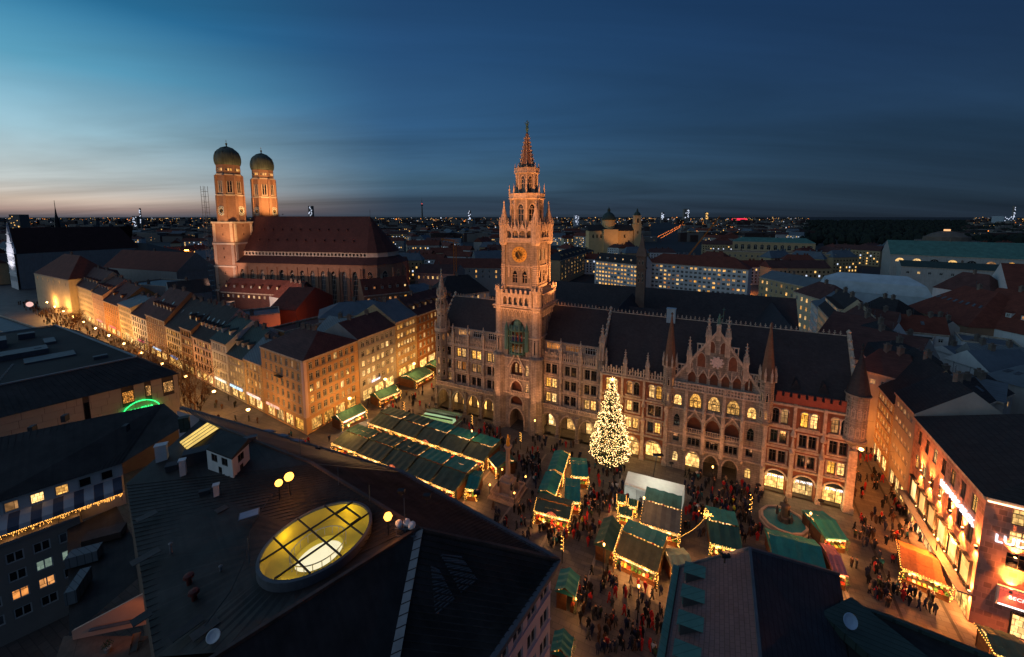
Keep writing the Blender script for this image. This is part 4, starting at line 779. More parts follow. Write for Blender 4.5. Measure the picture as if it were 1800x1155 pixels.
b.face([(NL, 14, 37), (9, 14, 37), (9, 0, 57), (*rd, 57)]); b.build('roof', CR, cath)
for r_, n_ in ((.3, 11), (.6, 10)):
    for i in range(n_):
        x = 22+i*6; y = -14+14*r_; z = 37+20*r_; MB().face([(-.5, -.9, -.3), (.5, -.9, -.3), (.0, -.9, .9)]).face([(-.5, -.9, -.3), (0, -.9, .9), (0, .4, .9)]).face([(.5, -.9, -.3), (0, .4, .9), (0, -.9, .9)]).build('roof_dormer', CR, cath, (x, y, z))
MB().box(14, NL, 19, 19.5, 0, 31).face([(14, 19.9, 30.9), (14, 13.3, 34.6), (NL, 13.3, 34.6), (NL, 19.9, 30.9)]).build('north_side', CB, cath)
MB().box(-.05, .05, -.05, .05, 56.5, 61).box(-.5, .5, -.04, .04, 59.6, 59.7).build('ridge_cross', IRON, cath, (87, 0, 0))
# scaffold beside the south tower
scf = root('scaffold', 'narrow steel scaffold tower climbing the cathedral wall', 'scaffold', FO, (FO[0]+e_[0], FO[1]+e_[1]))
b = MB()
for x in (-1.6, -3.4):
    for y in (-21.2, -18.6): b.bar((x, y, 0), (x, y, 74), .14)
b.build('scaffold_poles', LEAD, scf)
for k in range(24): MB().box(-3.5, -1.5, -21.3, -18.5, 0, .12).box(-3.5, -1.5, -21.3, -21.2, 1, 1.1).build('scaffold_deck', LEAD, scf, (0, 0, 2+3*k))
# ------------------------------------------------------------------ north side of the shopping street
KA, KB = (-354., 291.), (-53.7, 98.6); KL = math.dist(KA, KB); ku = ((KB[0]-KA[0])/KL, (KB[1]-KA[1])/KL)
kp = lambda u, v=0: (KA[0]+ku[0]*u-ku[1]*v, KA[1]+ku[1]*u+ku[0]*v)
OCHRE = mat('ochre_plaster', (186, 130, 76), .9, .1, .4, streak=.2); PINK = mat('pink_plaster', (188, 150, 132), .9, .1, .4, streak=.2); CREAM = mat('cream_plaster', (206, 186, 150), .9, .1, .4, streak=.2); GREYP = mat('grey_plaster', (160, 152, 144), .9, .1, .4, streak=.25); WHITEP = mat('white_plaster', (206, 202, 196), .9, .08, .4, streak=.2); SAND = mat('sandstone', (190, 160, 120), .9, .12, .5, brick=(1.2, .5, .12)); BROWNP = mat('brown_plaster', (140, 108, 84), .9, .12, .4); PALE = mat('pale_pink_plaster', (210, 176, 160), .9, .08, .4)
GREENR = mat('dark_green_roof', (58, 72, 66), .7, .2, .4, brick=(.7, 30, .1)); BLUER = mat('blue_grey_roof', (104, 110, 112), .6, .15, .4, brick=(.7, 30, .08)); BLKR = mat('black_tile_roof', (58, 52, 50), .8, .2, .4, brick=(.5, .35, .3))
KG = 'houses on the shopping street'
klist = [  # u0,u1,h,rise,depth,floors,bays,wall,roof,type,dormers,skylights,lit,shop,what
 (324.2, 334.8, 14.5, 5, 12, 4, 4, SAND, BLUER, 'gable', 0, 0, .25, 2, 'narrow sandstone house with blue grey roof beside the orange corner building'),
 (313.2, 324, 13.8, 7.5, 16, 4, 5, GREYP, GREENR, 'gable', 3, 0, .3, 2, 'grey house with dark green roof and three pale dormers on the shopping street'),
 (302, 313, 16.8, 6, 16, 4, 5, WHITEP, GREENR, 'gable', 2, 0, .3, 3, 'white plaster house behind the bare trees of the shopping street'),
 (286.5, 301.8, 15.2, 10, 18, 4, 6, PALE, BLKR, 'gable', 5, 4, .35, 3, 'pale pink house with big slate roof and long skylights'),
 (276, 286.2, 17, 7.5, 18, 4, 4, BROWNP, BLKR, 'gable', 2, 2, .4, 2, 'brown narrow house with slate roof between two pale houses'),
 (261.2, 275.8, 15, 9.5, 18, 4, 6, CREAM, BLKR, 'gable', 0, 2, .2, 2, 'cream house with small dark windows and slate roof'),
 (240, 261, 16.8, 10, 18, 5, 8, BROWNP, TILEB, 'gable', 6, 2, .6, 3, 'brown house with rows of lit windows and red brown roof with white dormers'),
 (221, 239.8, 14.6, 6.5, 16, 4, 6, WHITEP, TILEB, 'gable', 0, 0, .2, 3, 'white house with tall shop front glowing red behind the dark flat roof'),
 (203.2, 220.8, 17.0, 3, 16, 5, 7, CREAM, BLUER, 'gable', 0, 2, .15, 3, 'cream concrete house with a regular grid of dark windows'),
 (179.4, 203, 15.6, 8, 18, 5, 7, OCHRE, TILEB, 'gable', 2, 0, .2, 3, 'orange ochre house with brown roof further up the shopping street'),
 (159.4, 179.2, 18, 7, 18, 5, 7, PINK, TILEB, 'gable', 4, 0, .35, 4, 'pink house with four dormers far up the shopping street'),
 (123.6, 159.2, 18.5, 9, 18, 5, 12, CREAM, TILEB, 'gable', 6, 0, .75, 5, 'cream department store with most windows lit'),
 (75.5, 123.4, 19.5, 8, 20, 6, 14, CREAM, TILEB, 'mansard', 0, 0, .95, 6, 'brightest store on the shopping street with rows of glowing windows'),
 (30, 74.5, 14, 6, 18, 3, 10, CREAM, TILEB, 'hip', 0, 0, .3, 5, 'long low cream building at the far end of the shopping street')]
for (u0, u1, h, rise, dep, nf, nb, wl, rf, rt, dm, sk, lit, sh, lab) in klist:
    hk = int(u0) % 5; sp = {0: dict(f=nf, b=nb, lit=lit, shop=sh, w=(1.0, 1.5, 1.25, 1.7, 1.15)[hk], wh=(2.2, 1.7, 2.0, 1.6, 2.3)[hk], st='a' if hk == 2 else 'r', bars=((1, 1), (2, 1), (1, 2), (2, 0), (1, 1))[hk], sill=hk != 3, fr=FRAME_D if hk == 1 else FRAME_W)}
    rr = block('street_house', lab, 'house', fac(kp(u0), kp(u1), dep), h, sp, wl, rf, rt, rise, KG, dorm=dm, sky=sk, chim=2, gf=4.0)
# string lights down the fronts of the bright store, sign bands
for u in range(126, 158, 4):
    pass
# the orange corner building and its neighbours on the west side of the square
HC = kp(KL); WU = (.4014, .9159)
wp = lambda u, v=0: (HC[0]+WU[0]*u-WU[1]*v, HC[1]+WU[1]*u+WU[0]*v)
OR2 = mat('orange_plaster', (186, 142, 96), .9, .1, .35, streak=.15)
hb = [kp(335), HC, wp(18.6), (wp(18.6)[0]-15.5, wp(18.6)[1]+7)]
block('corner_building', 'orange plaster corner building with pale quoins and rows of white framed windows', 'building', hb, 20.2,
      {0: dict(f=5, b=7, lit=.05, shop=4, w=1.15, wh=2.0, mg=1.2, sm=SHOP), 1: dict(f=5, b=8, lit=.2, dim=.06, shop=4, w=1.2, wh=2.0, mg=1.2, sm=SHOP)}, OR2, TILEB, 'hip', 4.6, chim=3, cut=.3, gf=4.4)
MB().box(-.9, .0, -.12, 0, 4.6, 19.6).build('quoin_strip', PALE, DT.objects['corner_building'], (HC[0]-hb[0][0], HC[1]-hb[0][1], 0), math.atan2(ku[1], ku[0]))
MB().box(0, .9, -.12, 0, 4.6, 19.6).build('quoin_strip', PALE, DT.objects['corner_building'], (HC[0]-hb[0][0], HC[1]-hb[0][1], 0), math.atan2(WU[1], WU[0]))
b = MB(); b.box(-1.4, 1.4, -1.0, 0, 0, .2)
for k in range(8): b.box(-1.35+k*.38, -1.3+k*.38, -.98, -.92, .2, 1.1)
b.box(-1.4, 1.4, -1.0, -.9, 1.1, 1.2); b.build('balcony', IRON, DT.objects['corner_building'], (kp(345)[0]-hb[0][0], kp(345)[1]-hb[0][1], 13.6), math.atan2(ku[1], ku[0]))
block('square_house', 'grey house with glowing yellow windows next to the orange corner building', 'house', [wp(18.8), wp(35.4), wp(35.4, 15), wp(18.8, 15)], 20.4,
      {0: dict(f=5, b=7, lit=.62, shop=3, w=1.3, wh=1.9, rows=[.6, .7, .75, .5, .05])}, GREYP, TILEB, 'gable', 4.4, chim=2, gf=4.4)
block('square_house', 'modern stone house with rows of square lit windows and blue grey roof', 'house', [wp(35.6), wp(47), wp(47, 18), wp(35.6, 18)], 21.4,
      {0: dict(f=5, b=6, lit=.85, shop=2, w=1.3, wh=1.7, sm=SHOPB)}, SAND, BLUER, 'gable', 5.5, chim=1, gf=5.2)
block('square_house', 'brown house with dormers behind the pointed corner turret', 'house', [wp(47.2), wp(76), wp(76, 16), wp(47.2, 16)], 21,
      {0: dict(f=5, b=11, lit=.3, shop=5, w=1.2, wh=1.9, sm=SHOPB)}, mat('dark_ochre_plaster', (150, 100, 60), .9, .1, .4), TILEB, 'gable', 6, dorm=8, chim=2, gf=4.6)
def local(nm, p): o = DT.objects[nm]; return (p[0]-o.location[0], p[1]-o.location[1])
q = wp(25.5, -.2); text('Hirmer', 1.3, SIGNW, DT.objects['square_house'], (*local('square_house', q), 5.0), (pi/2, 0, math.atan2(WU[1], WU[0])))
# ------------------------------------------------------------------ department store on the right and the street behind it
BC = (64.6, 50.2); BU = (-.488, -.873)
bp = lambda u, v=0: (BC[0]-BU[0]*u-BU[1]*v, BC[1]-BU[1]*u+BU[0]*v)      # u metres up the street from the corner, v into the block
BPL = mat('pink_patterned_plaster', (196, 140, 118), .85, .12, .5, brick=(.85, .85, .5), mortar=.95)
store = block('department_store', 'pink patterned department store with up and down wall lights and big white letters', 'department store', [bp(24.5), BC, (BC[0]+30*.873, BC[1]-30*.488), (bp(24.5)[0]+30*.873, bp(24.5)[1]-30*.488)], 19.2,
      {0: dict(f=2, b=7, lit=.35, w=1.5, wh=2.6, mg=1.0, sill=0, fr=FRAME_D, inner=.2), 1: dict(f=3, b=6, lit=.5, w=2.4, wh=2.4, mg=1.5, sill=0, fr=FRAME_D, shop=0)}, BPL, BLKR, 'hip', 8, chim=2, cut=.3, gf=9.2)
SO = Vector((store.location[0], store.location[1], 0)); brz = math.atan2(BU[1], BU[0]); NB = (-.873, .488)   # outward of the street front
SHW = emat('display_window', (255, 176, 92), 2.0, 'FRONT', var=.5, nscale=.5, rand=.2)
for i in range(6):
    u = 2.3+i*3.8; p = bp(u); P = Vector((p[0], p[1], 0))-SO
    f = MB(); f.box(-1.5, 1.5, -.35, .1, 0, .15); f.box(-1.5, 1.5, -.5, .1, 4.0, 4.3); f.box(-1.5, -1.35, -.3, .1, .15, 4.0); f.box(1.35, 1.5, -.3, .1, .15, 4.0); f.face([(-1.4, -.05, .1), (1.4, -.05, .1), (1.4, -.05, 4.0), (-1.4, -.05, 4.0)], 1)
    f.build('display_window', [IRON, SHW], store, (P[0], P[1], 4.4), brz)
    f = MB(); f.box(-1.7, 1.7, -.12, .05, 3.5, 3.7); f.face([(-1.6, -.04, .1), (1.6, -.04, .1), (1.6, -.04, 3.5), (-1.6, -.04, 3.5)], 1); f.box(-.05, .05, -.1, 0, .1, 3.5); f.build('shop_window', [IRON, SHOPB], store, (P[0], P[1], 0), brz)
    for z in (4.2, 11.2):
        l = P+Vector((NB[0]*.35, NB[1]*.35, 0)); xo = Vector((BU[0], BU[1], 0))*1.85
        w_ = MB().box(-.14, .14, -.3, 0, -.2, .2).face([(-.13, -.28, .21), (.13, -.28, .21), (.13, -.02, .21), (-.13, -.02, .21)], 1); w_.build('wall_lamp', [LEAD, emat('wall_lamp_glow', (255, 180, 110), 12)], store, (P[0]+xo[0], P[1]+xo[1], z), brz)
        lx, ly = l[0]+xo[0]+NB[0]*.15, l[1]+xo[1]+NB[1]*.15
        for dz in (-1, 1): lamp('SPOT', (lx, ly, z+dz*.3), (255, 146, 72), 4200, store, aim=(lx-NB[0]*1.1, ly-NB[1]*1.1, z+dz*5), spot=85, size=.1, blend=.9)
for i in range(3):
    q = Vector((BC[0]+.873*(3.3+i*4.6), BC[1]-.488*(3.3+i*4.6), 0))-SO; OUT = Vector((-.488, -.873, 0))
    for z in (6.6, 11.4):
        c = q+OUT*.02; MB().box(-.16, .16, -.3, 0, -.2, .2).face([(-.13, -.28, .21), (.13, -.28, .21), (.13, -.02, .21), (-.13, -.02, .21)], 1).build('wall_lamp', [LEAD, MATS['wall_lamp_glow']], store, (c[0], c[1], z), math.atan2(-.488, .873))
        l = q+OUT*.55
        for dz in (-1, 1): lamp('SPOT', (l[0], l[1], z+dz*.3), (255, 146, 72), 4200, store, aim=(l[0]-OUT[0]*1.1, l[1]-OUT[1]*1.1, z+dz*5), spot=85, size=.1, blend=.9)
    c = q+Vector((.873, -.488, 0))*2.3; f = MB(); f.box(-1.9, 1.9, -.25, .05, 3.3, 3.5); f.box(-1.9, -1.75, -.2, .05, 0, 3.3); f.box(1.75, 1.9, -.2, .05, 0, 3.3); f.face([(-1.75, -.04, .1), (1.75, -.04, .1), (1.75, -.04, 3.3), (-1.75, -.04, 3.3)], 1); f.build('shop_window', [IRON, SHOPB], store, (c[0], c[1], .2), math.atan2(-.488, .873))
POST = emat('red_poster_screen', (230, 88, 66), 1.6, var=.5, nscale=.8); c = Vector((BC[0]+.873*4.0, BC[1]-.488*4.0, 0))-SO
MB().box(-1.9, 1.9, -.3, -.02, 0, 2.8).face([(-1.7, -.31, .35), (1.7, -.31, .35), (1.7, -.31, 2.6), (-1.7, -.31, 2.6)], 1).face([(-1.7, -.312, .05), (1.7, -.312, .05), (1.7, -.312, .3), (-1.7, -.312, .3)], 2).build('poster_screen', [FRAME_W, POST, emat('screen_white', (255, 236, 220), 2.5)], store, (c[0], c[1], 4.3), math.atan2(-.488, .873))
text('BECK', .7, emat('poster_letters', (255, 214, 200), 2.2), store, (c[0]-.16, c[1]-.29, 5.6), (pi/2, 0, math.atan2(-.488, .873)), .02)
q = Vector((*bp(6.6), 0))-SO+Vector((*NB, 0))*.25; text('LUDWIG BECK', 1.55, SIGNW, store, (q[0], q[1], 13.4), (pi/2, 0, brz), .12)
q = Vector((BC[0]+.873*6.5, BC[1]-.488*6.5, 0))-SO+Vector((-.488, -.873, 0))*.25; text('LUDWIG BECK', 1.6, SIGNW, store, (q[0], q[1], 13.2), (pi/2, 0, math.atan2(-.488, .873)), .12)
MB().box(0, 29, -.55, -.35, 0, .14).build('eave_light', emat('eave_light', (255, 196, 150), 4), store, ((Vector((*BC, 0))-SO)[0], (Vector((*BC, 0))-SO)[1], 18.7), math.atan2(-.488, .873))
MB().box(0, 24.5, -1.5, 0, 4.0, 4.2).build('canopy', LEAD, store, (0, 0, 0), brz)
# further houses up the street
block('street_office', 'plain grey stone house with lamps under its windows next to the department store', 'house', [bp(35.4), bp(24.7), (bp(24.7)[0]+14*.873, bp(24.7)[1]-14*.488), (bp(35.4)[0]+14*.873, bp(35.4)[1]-14*.488)], 19.8, {0: dict(f=5, b=5, lit=.8, w=1.2, wh=1.1, shop=3, sill=0)}, GREYP, BLKR, 'gable', 6, chim=1)
block('street_office', 'house with bands of glowing yellow windows up the side street', 'house', [bp(52), bp(35.6), (bp(35.6)[0]+14*.873, bp(35.6)[1]-14*.488), (bp(52)[0]+14*.873, bp(52)[1]-14*.488)], 17, {0: dict(f=5, b=8, lit=.95, w=1.4, wh=1.5, shop=4)}, SAND, BLKR, 'gable', 9, chim=1)
block('street_office', 'pale house with lines of small lights on its front in the side street', 'house', [bp(70), bp(52.2), (bp(52.2)[0]+14*.873, bp(52.2)[1]-14*.488), (bp(70)[0]+14*.873, bp(70)[1]-14*.488)], 20.5, {0: dict(f=5, b=8, lit=.35, w=1.2, wh=1.6, shop=5)}, PALE, BLKR, 'mansard', 4, chim=1)
block('street_office', 'pink house with flat roof at the bend of the side street', 'house', [bp(84), bp(70.2), (bp(70.2)[0]+14*.873, bp(70.2)[1]-14*.488), (bp(84)[0]+14*.873, bp(84)[1]-14*.488)], 21, {0: dict(f=5, b=7, lit=.3, w=1.2, wh=1.6, shop=4)}, PINK, BLKR, 'hip', 5, chim=1)
block('street_office', 'slim pale house in the middle of the side street row', 'house', [bp(104), bp(84.2), (bp(84.2)[0]+14*.873, bp(84.2)[1]-14*.488), (bp(104)[0]+14*.873, bp(104)[1]-14*.488)], 19, {0: dict(f=5, b=9, lit=.35, w=1.2, wh=1.6, shop=5)}, GREYP, TILEB, 'gable', 7, chim=2, dorm=5)
block('street_office', 'glowing house with tall lit columns and a row of white dormers in the side street', 'house', [bp(128), bp(104.2), (bp(104.2)[0]+14*.873, bp(104.2)[1]-14*.488), (bp(128)[0]+14*.873, bp(128)[1]-14*.488)], 20, {0: dict(f=5, b=14, lit=.95, w=1.1, wh=2.0, shop=6)}, CREAM, BLKR, 'gable', 8, chim=2, dorm=12, dlit=.8)
block('street_office', 'grey fronted house at the far end of the side street', 'house', [bp(152), bp(128.2), (bp(128.2)[0]+14*.873, bp(128.2)[1]-14*.488), (bp(152)[0]+14*.873, bp(152)[1]-14*.488)], 19, {0: dict(f=4, b=10, lit=.4, w=1.3, wh=1.8, shop=5)}, WHITEP, GREYR, 'gable', 6, chim=2)
# lit fascia signs over the shops of the street
for i, (u, wd, col, st) in enumerate(((329, 8, (255, 210, 190), 1.6), (318, 8, (190, 225, 255), 1.8), (307, 8, (255, 240, 210), 1.8), (268, 6, (150, 190, 255), 1.4), (250, 9, (200, 225, 255), 2.0), (231, 7, (255, 110, 130), 2.2), (213, 6, (255, 200, 120), 1.5), (191, 10, (255, 90, 90), 2.0), (169, 9, (255, 130, 120), 1.8), (340, 7, (255, 190, 160), 1.2))):
    p = kp(u-wd/2, -.12); o = MB().box(0, wd, -.15, 0, 0, .7).build('fascia_sign', emat('fascia_%d' % i, col, st, var=.5, nscale=1.4), None, (p[0], p[1], 3.45), math.atan2(ku[1], ku[0])); tag(o, ['pale pink', 'pale blue', 'cream', 'deep blue', 'long bluish white', 'pink red', 'short amber', 'long red', 'salmon', 'faint peach'][i]+' lit sign band over a shop in the shopping street', 'sign', 'lit sign bands')
# ------------------------------------------------------------------ near roofs below the viewpoint
V3 = lambda p: Vector(p)
def seams(parent, E0, E1, R0, R1, n, wd=.09, m=DARKR, t0=.02, t1=.98, name='roof_seam', clipf=None):
    """standing seams running from an eave (or edge) to a ridge, one raised strip each"""
    E0, E1, R0, R1 = map(Vector, (E0, E1, R0, R1)); N = (E1-E0).cross(R0-E0).normalized()
    if N[2] < 0: N = -N
    for i in range(n):
        t = t0+(t1-t0)*i/(n-1); p, q = E0.lerp(E1, t), R0.lerp(R1, t); runs = [(0., 1.)]
        if clipf:
            T = [k/60 for k in range(61) if clipf(p.lerp(q, k/60))]
            if T: runs = [(0., max(0, T[0]-.01)), (min(1, T[-1]+.01), 1.)]
        for a, c in runs:
            if c-a > .03: MB().bar(p.lerp(q, a)+N*.03, p.lerp(q, c)+N*.03, wd).build(name, m, parent)
def poly(parent, nm, pts, m): return MB().face(pts).build(nm, m, parent)
ROOFB = mat('brown_sheet_metal_roof', (72, 58, 52), .6, .55, .35, spec=.3, streak=.5); ROOFK = mat('black_sheet_metal_roof', (46, 43, 41), .65, .6, .3, spec=.25, streak=.5)
fg = root('corner_office', 'near dark metal roofed building with a glowing oval skylight', 'building', (0, 0, 0))
C1, C2, C3 = at(983, 985, 20), at(708, 830, 20), at(318, 716, 20)
PK, R1w, RW = at(735, 930, 26.5), at(548, 815, 26.5), at(352, 738, 25.5)
Q2, L1, L2, S1 = at(394, 1146, 26.5), at(222, 850, 24.2), at(272, 1155, 24.2), at(690, 1155, 21.5)
S2 = tuple(Vector(C1)+(Vector(at(868, 1155, 20))-Vector(C1))*1.5)
poly(fg, 'roof_slope', [C1, PK, R1w, C2], ROOFB); poly(fg, 'roof_slope', [C2, R1w, RW, C3], ROOFB)
poly(fg, 'roof_slope', [S2, C1, PK], ROOFK) if False else None
S1e = tuple(Vector(PK)+(Vector(S1)-Vector(PK))*1.4); Q2e = tuple(Vector(PK)+(Vector(Q2)-Vector(PK))*1.25)
poly(fg, 'roof_slope', [C1, S2, S1e], ROOFK); poly(fg, 'roof_slope', [C1, S1e, PK], ROOFK); poly(fg, 'roof_slope', [PK, S1e, Q2e], ROOFK)
b = MB(); d = (V3(S1e)-V3(PK)).normalized(); sd = d.cross(Vector((0, 0, 1))).normalized()
b.loft([[V3(PK)+sd*s*.5+Vector((0, 0, z)) for s, z in ((-1, .02), (1, .02), (1, .12), (-1, .12))], [V3(S1e)+sd*s*.7+Vector((0, 0, z)) for s, z in ((-1, .02), (1, .02), (1, .12), (-1, .12))]]); b.build('valley_flashing', mat('zinc_flashing', (128, 130, 130), .5, .2, .5, metal=.4), fg)
for k in range(16): t_ = k/16; p = V3(PK).lerp(V3(S1e), t_); MB().bar(p-sd*.6+Vector((0, 0, .15)), p+sd*.6+d*.5+Vector((0, 0, .15)), .05).build('flashing_joint', DARKR, fg)
# deck with the oval opening
OC = Vector(at(560, 953, 26.0)); od = (Vector(at(643, 893, 26.0))-Vector(at(474, 1008, 26.0))); od.z = 0; oa = od.length/2+.1; od.normalize(); on = Vector((-od[1], od[0], 0)); ob = 3.9; NE = 48
ell = lambda a, s=1., z=26.0: Vector((OC[0], OC[1], z))+od*oa*s*math.cos(a)+on*ob*s*math.sin(a)
bd = [Vector(p) for p in (PK, R1w, RW, L1, L2, Q2)]
def hit(d):
    best = None
    for p, q in zip(bd, bd[1:]+bd[:1]):
        ex, ey = q[0]-p[0], q[1]-p[1]; den = d[0]*ey-d[1]*ex
        if abs(den) < 1e-9: continue
        rx, ry = p[0]-OC[0], p[1]-OC[1]; t = (rx*ey-ry*ex)/den; u = (rx*d[1]-ry*d[0])/den
        if t > 0 and -1e-6 <= u <= 1+1e-6 and (best is None or t < best[0]): best = (t, p.lerp(q, u))
    return best[1]
angs = [2*pi*k/NE for k in range(NE)]
for c_ in bd: v = c_-OC; angs.append(math.atan2(v.dot(on)/ob, v.dot(od)/oa) % (2*pi))
angs.sort(); ring = [ell(a, 1.06, 25.7) for a in angs]; outer = [hit(ell(a)-OC) for a in angs]
b = MB()
for i in range(len(angs)): j = (i+1) % len(angs); b.face([ring[i], outer[i], outer[j], ring[j]])
b.build('roof_deck', ROOFK, fg)
seams(fg, L1, L2, R1w, PK, 34, .06, ROOFK, clipf=lambda p: ((p-OC).xy.dot(od.xy)/oa)**2+((p-OC).xy.dot(on.xy)/ob)**2 < 1.16)
seams(fg, C2, C1, R1w, PK, 44, m=ROOFB); seams(fg, C3, C2, RW, R1w, 40, m=ROOFB); seams(fg, C1, S2, PK, S1e, 26, m=ROOFK)
for p, q in ((PK, R1w), (R1w, RW), (PK, Q2e), (C1, PK)): MB().bar(V3(p)+Vector((0, 0, .08)), V3(q)+Vector((0, 0, .08)), .3).build('ridge_cap', ROOFB, fg)
for p, q in ((C2, C1), (C1, S2), (C3, C2)): MB().bar(V3(p)+Vector((0, 0, -.12)), V3(q)+Vector((0, 0, -.12)), .5).build('gutter', LEAD, fg)
# skylight: upstand, panes, glazing bars, lit well
skl = root('oval_skylight', 'oval glass skylight glowing yellow in the dark metal roof', 'skylight', (OC[0], OC[1], 26)); so = Vector((OC[0], OC[1], 26))
YW = mat('yellow_well_wall', (226, 206, 60), .8, .06, 1)
b = MB(); b.loft([[ell(a, s, z)-so for a in [2*pi*k/NE for k in range(NE)]] for s, z in ((1.06, 25.5), (1.06, 26.55), (1.0, 26.6), (1.0, 25.4))], 0, False); b.build('upstand', LEAD, skl)
b = MB(); N2 = [2*pi*k/NE for k in range(NE)]
for z0, z1, s0, s1 in ((26.4, 25.0, .995, .95), (25.0, 24.9, .95, .46), (24.9, 24.4, .46, .44)):
    for i in range(NE): p, q = N2[i], N2[(i+1) % NE]; b.face([ell(q, s0, z0)-so, ell(p, s0, z0)-so, ell(p, s1, z1)-so, ell(q, s1, z1)-so])
b.build('light_well', YW, skl)
MB().face([ell(a, .45, 24.4)-so for a in N2]).build('well_floor', emat('lit_hall_below', (255, 244, 214), 1.0, 'FRONT', var=.15, nscale=.3), skl)
for k in range(20):
    a = 2*pi*k/20; MB().bar(ell(a, .52, 24.9)-so, ell(a, .52, 25.7)-so, .05).build('baluster', FRAME_W, skl)
b = MB(); [b.bar(ell(N2[i], .52, 25.7)-so, ell(N2[(i+1) % NE], .52, 25.7)-so, .07) for i in range(NE)]; b.build('handrail', FRAME_W, skl)
xs = [-oa*.52, 0, oa*.52]; ys = [-ob*.36, ob*.36]
def clip(P, ax, lim, keep):
    R = []
    for p, q in zip(P, P[1:]+P[:1]):
        a, c = (p[ax]-lim)*keep, (q[ax]-lim)*keep
        if a >= 0: R.append(p)
        if a*c < 0: t = a/(a-c); R.append((p[0]+(q[0]-p[0])*t, p[1]+(q[1]-p[1])*t))
    return R
GL = DT.materials.new('skylight_glass'); GL.use_nodes = True; tt = GL.node_tree; tt.nodes.remove(tt.nodes['Principled BSDF']); mo = tt.nodes['Material Output']; tr = tt.nodes.new('ShaderNodeBsdfTransparent'); gs = tt.nodes.new('ShaderNodeBsdfGlossy'); gs.inputs['Roughness'].default_value = .05; mx = tt.nodes.new('ShaderNodeMixShader'); mx.inputs[0].default_value = .1; tr.inputs[0].default_value = (.95, .94, .8, 1); tt.links.new(tr.outputs[0], mx.inputs[1]); tt.links.new(gs.outputs[0], mx.inputs[2]); tt.links.new(mx.outputs[0], mo.inputs[0])
E2 = [(oa*math.cos(a), ob*math.sin(a)) for a in N2]; W2 = lambda x, y, z: Vector((od[0]*x+on[0]*y, od[1]*x+on[1]*y, z))
for i in range(4):
    for j in range(3):
        P = E2
        if i > 0: P = clip(P, 0, xs[i-1]+.05, 1)
        if i < 3: P = clip(P, 0, xs[i]-.05, -1)
        if j > 0: P = clip(P, 1, ys[j-1]+.05, 1)
        if j < 2: P = clip(P, 1, ys[j]-.05, -1)
        if len(P) > 2: MB().face([W2(x, y, .62) for x, y in P]).build('pane', GL, skl)
for x in xs: yy = ob*math.sqrt(1-(x/oa)**2); MB().bar(W2(x, -yy, .62), W2(x, yy, .62), .13).build('glazing_bar', IRON, skl)
for y in ys: xx = oa*math.sqrt(1-(y/ob)**2); MB().bar(W2(-xx, y, .66), W2(xx, y, .66), .13).build('glazing_bar', IRON, skl)
b = MB(); x0, x1, y0, y1 = oa*.52, oa*.75, -ob*.36+.1, ob*.3; [b.bar(W2(*p, .72), W2(*q, .72), .14) for p, q in (((x0, y0), (x1, y0)), ((x1, y0), (x1, y1)), ((x1, y1), (x0, y1)))]; b.build('opening_sash', IRON, skl)
for a in (.4, 1.9, 3.5, 5.1): p = ell(a, .8, 26.0)-so; lamp('POINT', p, (255, 220, 110), 26, skl, size=.3)
# east facade of the same building
FV = Vector(S2)-Vector(C1); FL = FV.length; frz = math.atan2(-FV[1], -FV[0]); LIL = mat('pale_lilac_plaster', (178, 168, 176), .9, .08, .4)
inn = Vector((-math.sin(frz), math.cos(frz), 0)); A_ = Vector(S2)+inn*.7; ops = []
for j in range(5):
    for i in range(6): x = FL-1.9-i*2.5; ops.append((x-.85, x+.85, 16.6-j*3.3, 18.4-j*3.3))
b = MB(); wallgrid(b, 0, FL-.6, 0, 19.7, ops, .25); b.build('wall', LIL, fg, (A_[0], A_[1], 0), frz)
for o in ops: c = A_+Vector((math.cos(frz), math.sin(frz), 0))*((o[0]+o[1])/2)+inn*.15; win(fg, (c[0], c[1]), o[2], 1.7, 1.8, P_DARK if rnd.random() < .8 else P_DARK2, FRAME_W, rz=frz, bars=(1, 0))
b = MB()
for j in range(5): b.box(0, FL-.6, -.12, -.003, 16.35-j*3.3, 16.5-j*3.3)
b.build('string_course', LIL, fg, (A_[0], A_[1], 0), frz)
w0 = Vector(C1)+inn*.7-Vector((math.cos(frz), math.sin(frz), 0))*.6; w1 = Vector(C2)+inn*1.5; MB().face([(w0[0], w0[1], 0), (w1[0], w1[1], 0), (w1[0], w1[1], 19.8), (w0[0], w0[1], 19.8)]).face([(w1[0], w1[1], 0), (C3[0], C3[1]-1, 0), (C3[0], C3[1]-1, 19.8), (w1[0], w1[1], 19.8)]).build('wall', LIL, fg)
L1g, L2g = Vector(L1), Vector(L2); MB().face([L1g, L2g, (L2g[0], L2g[1], 0), (L1g[0], L1g[1], 0)]).face([Vector(RW), L1g, (L1g[0], L1g[1], 0), (RW[0], RW[1], 0)]).build('wall', mat('dark_render', (92, 78, 68), .9, .2, .4), fg)
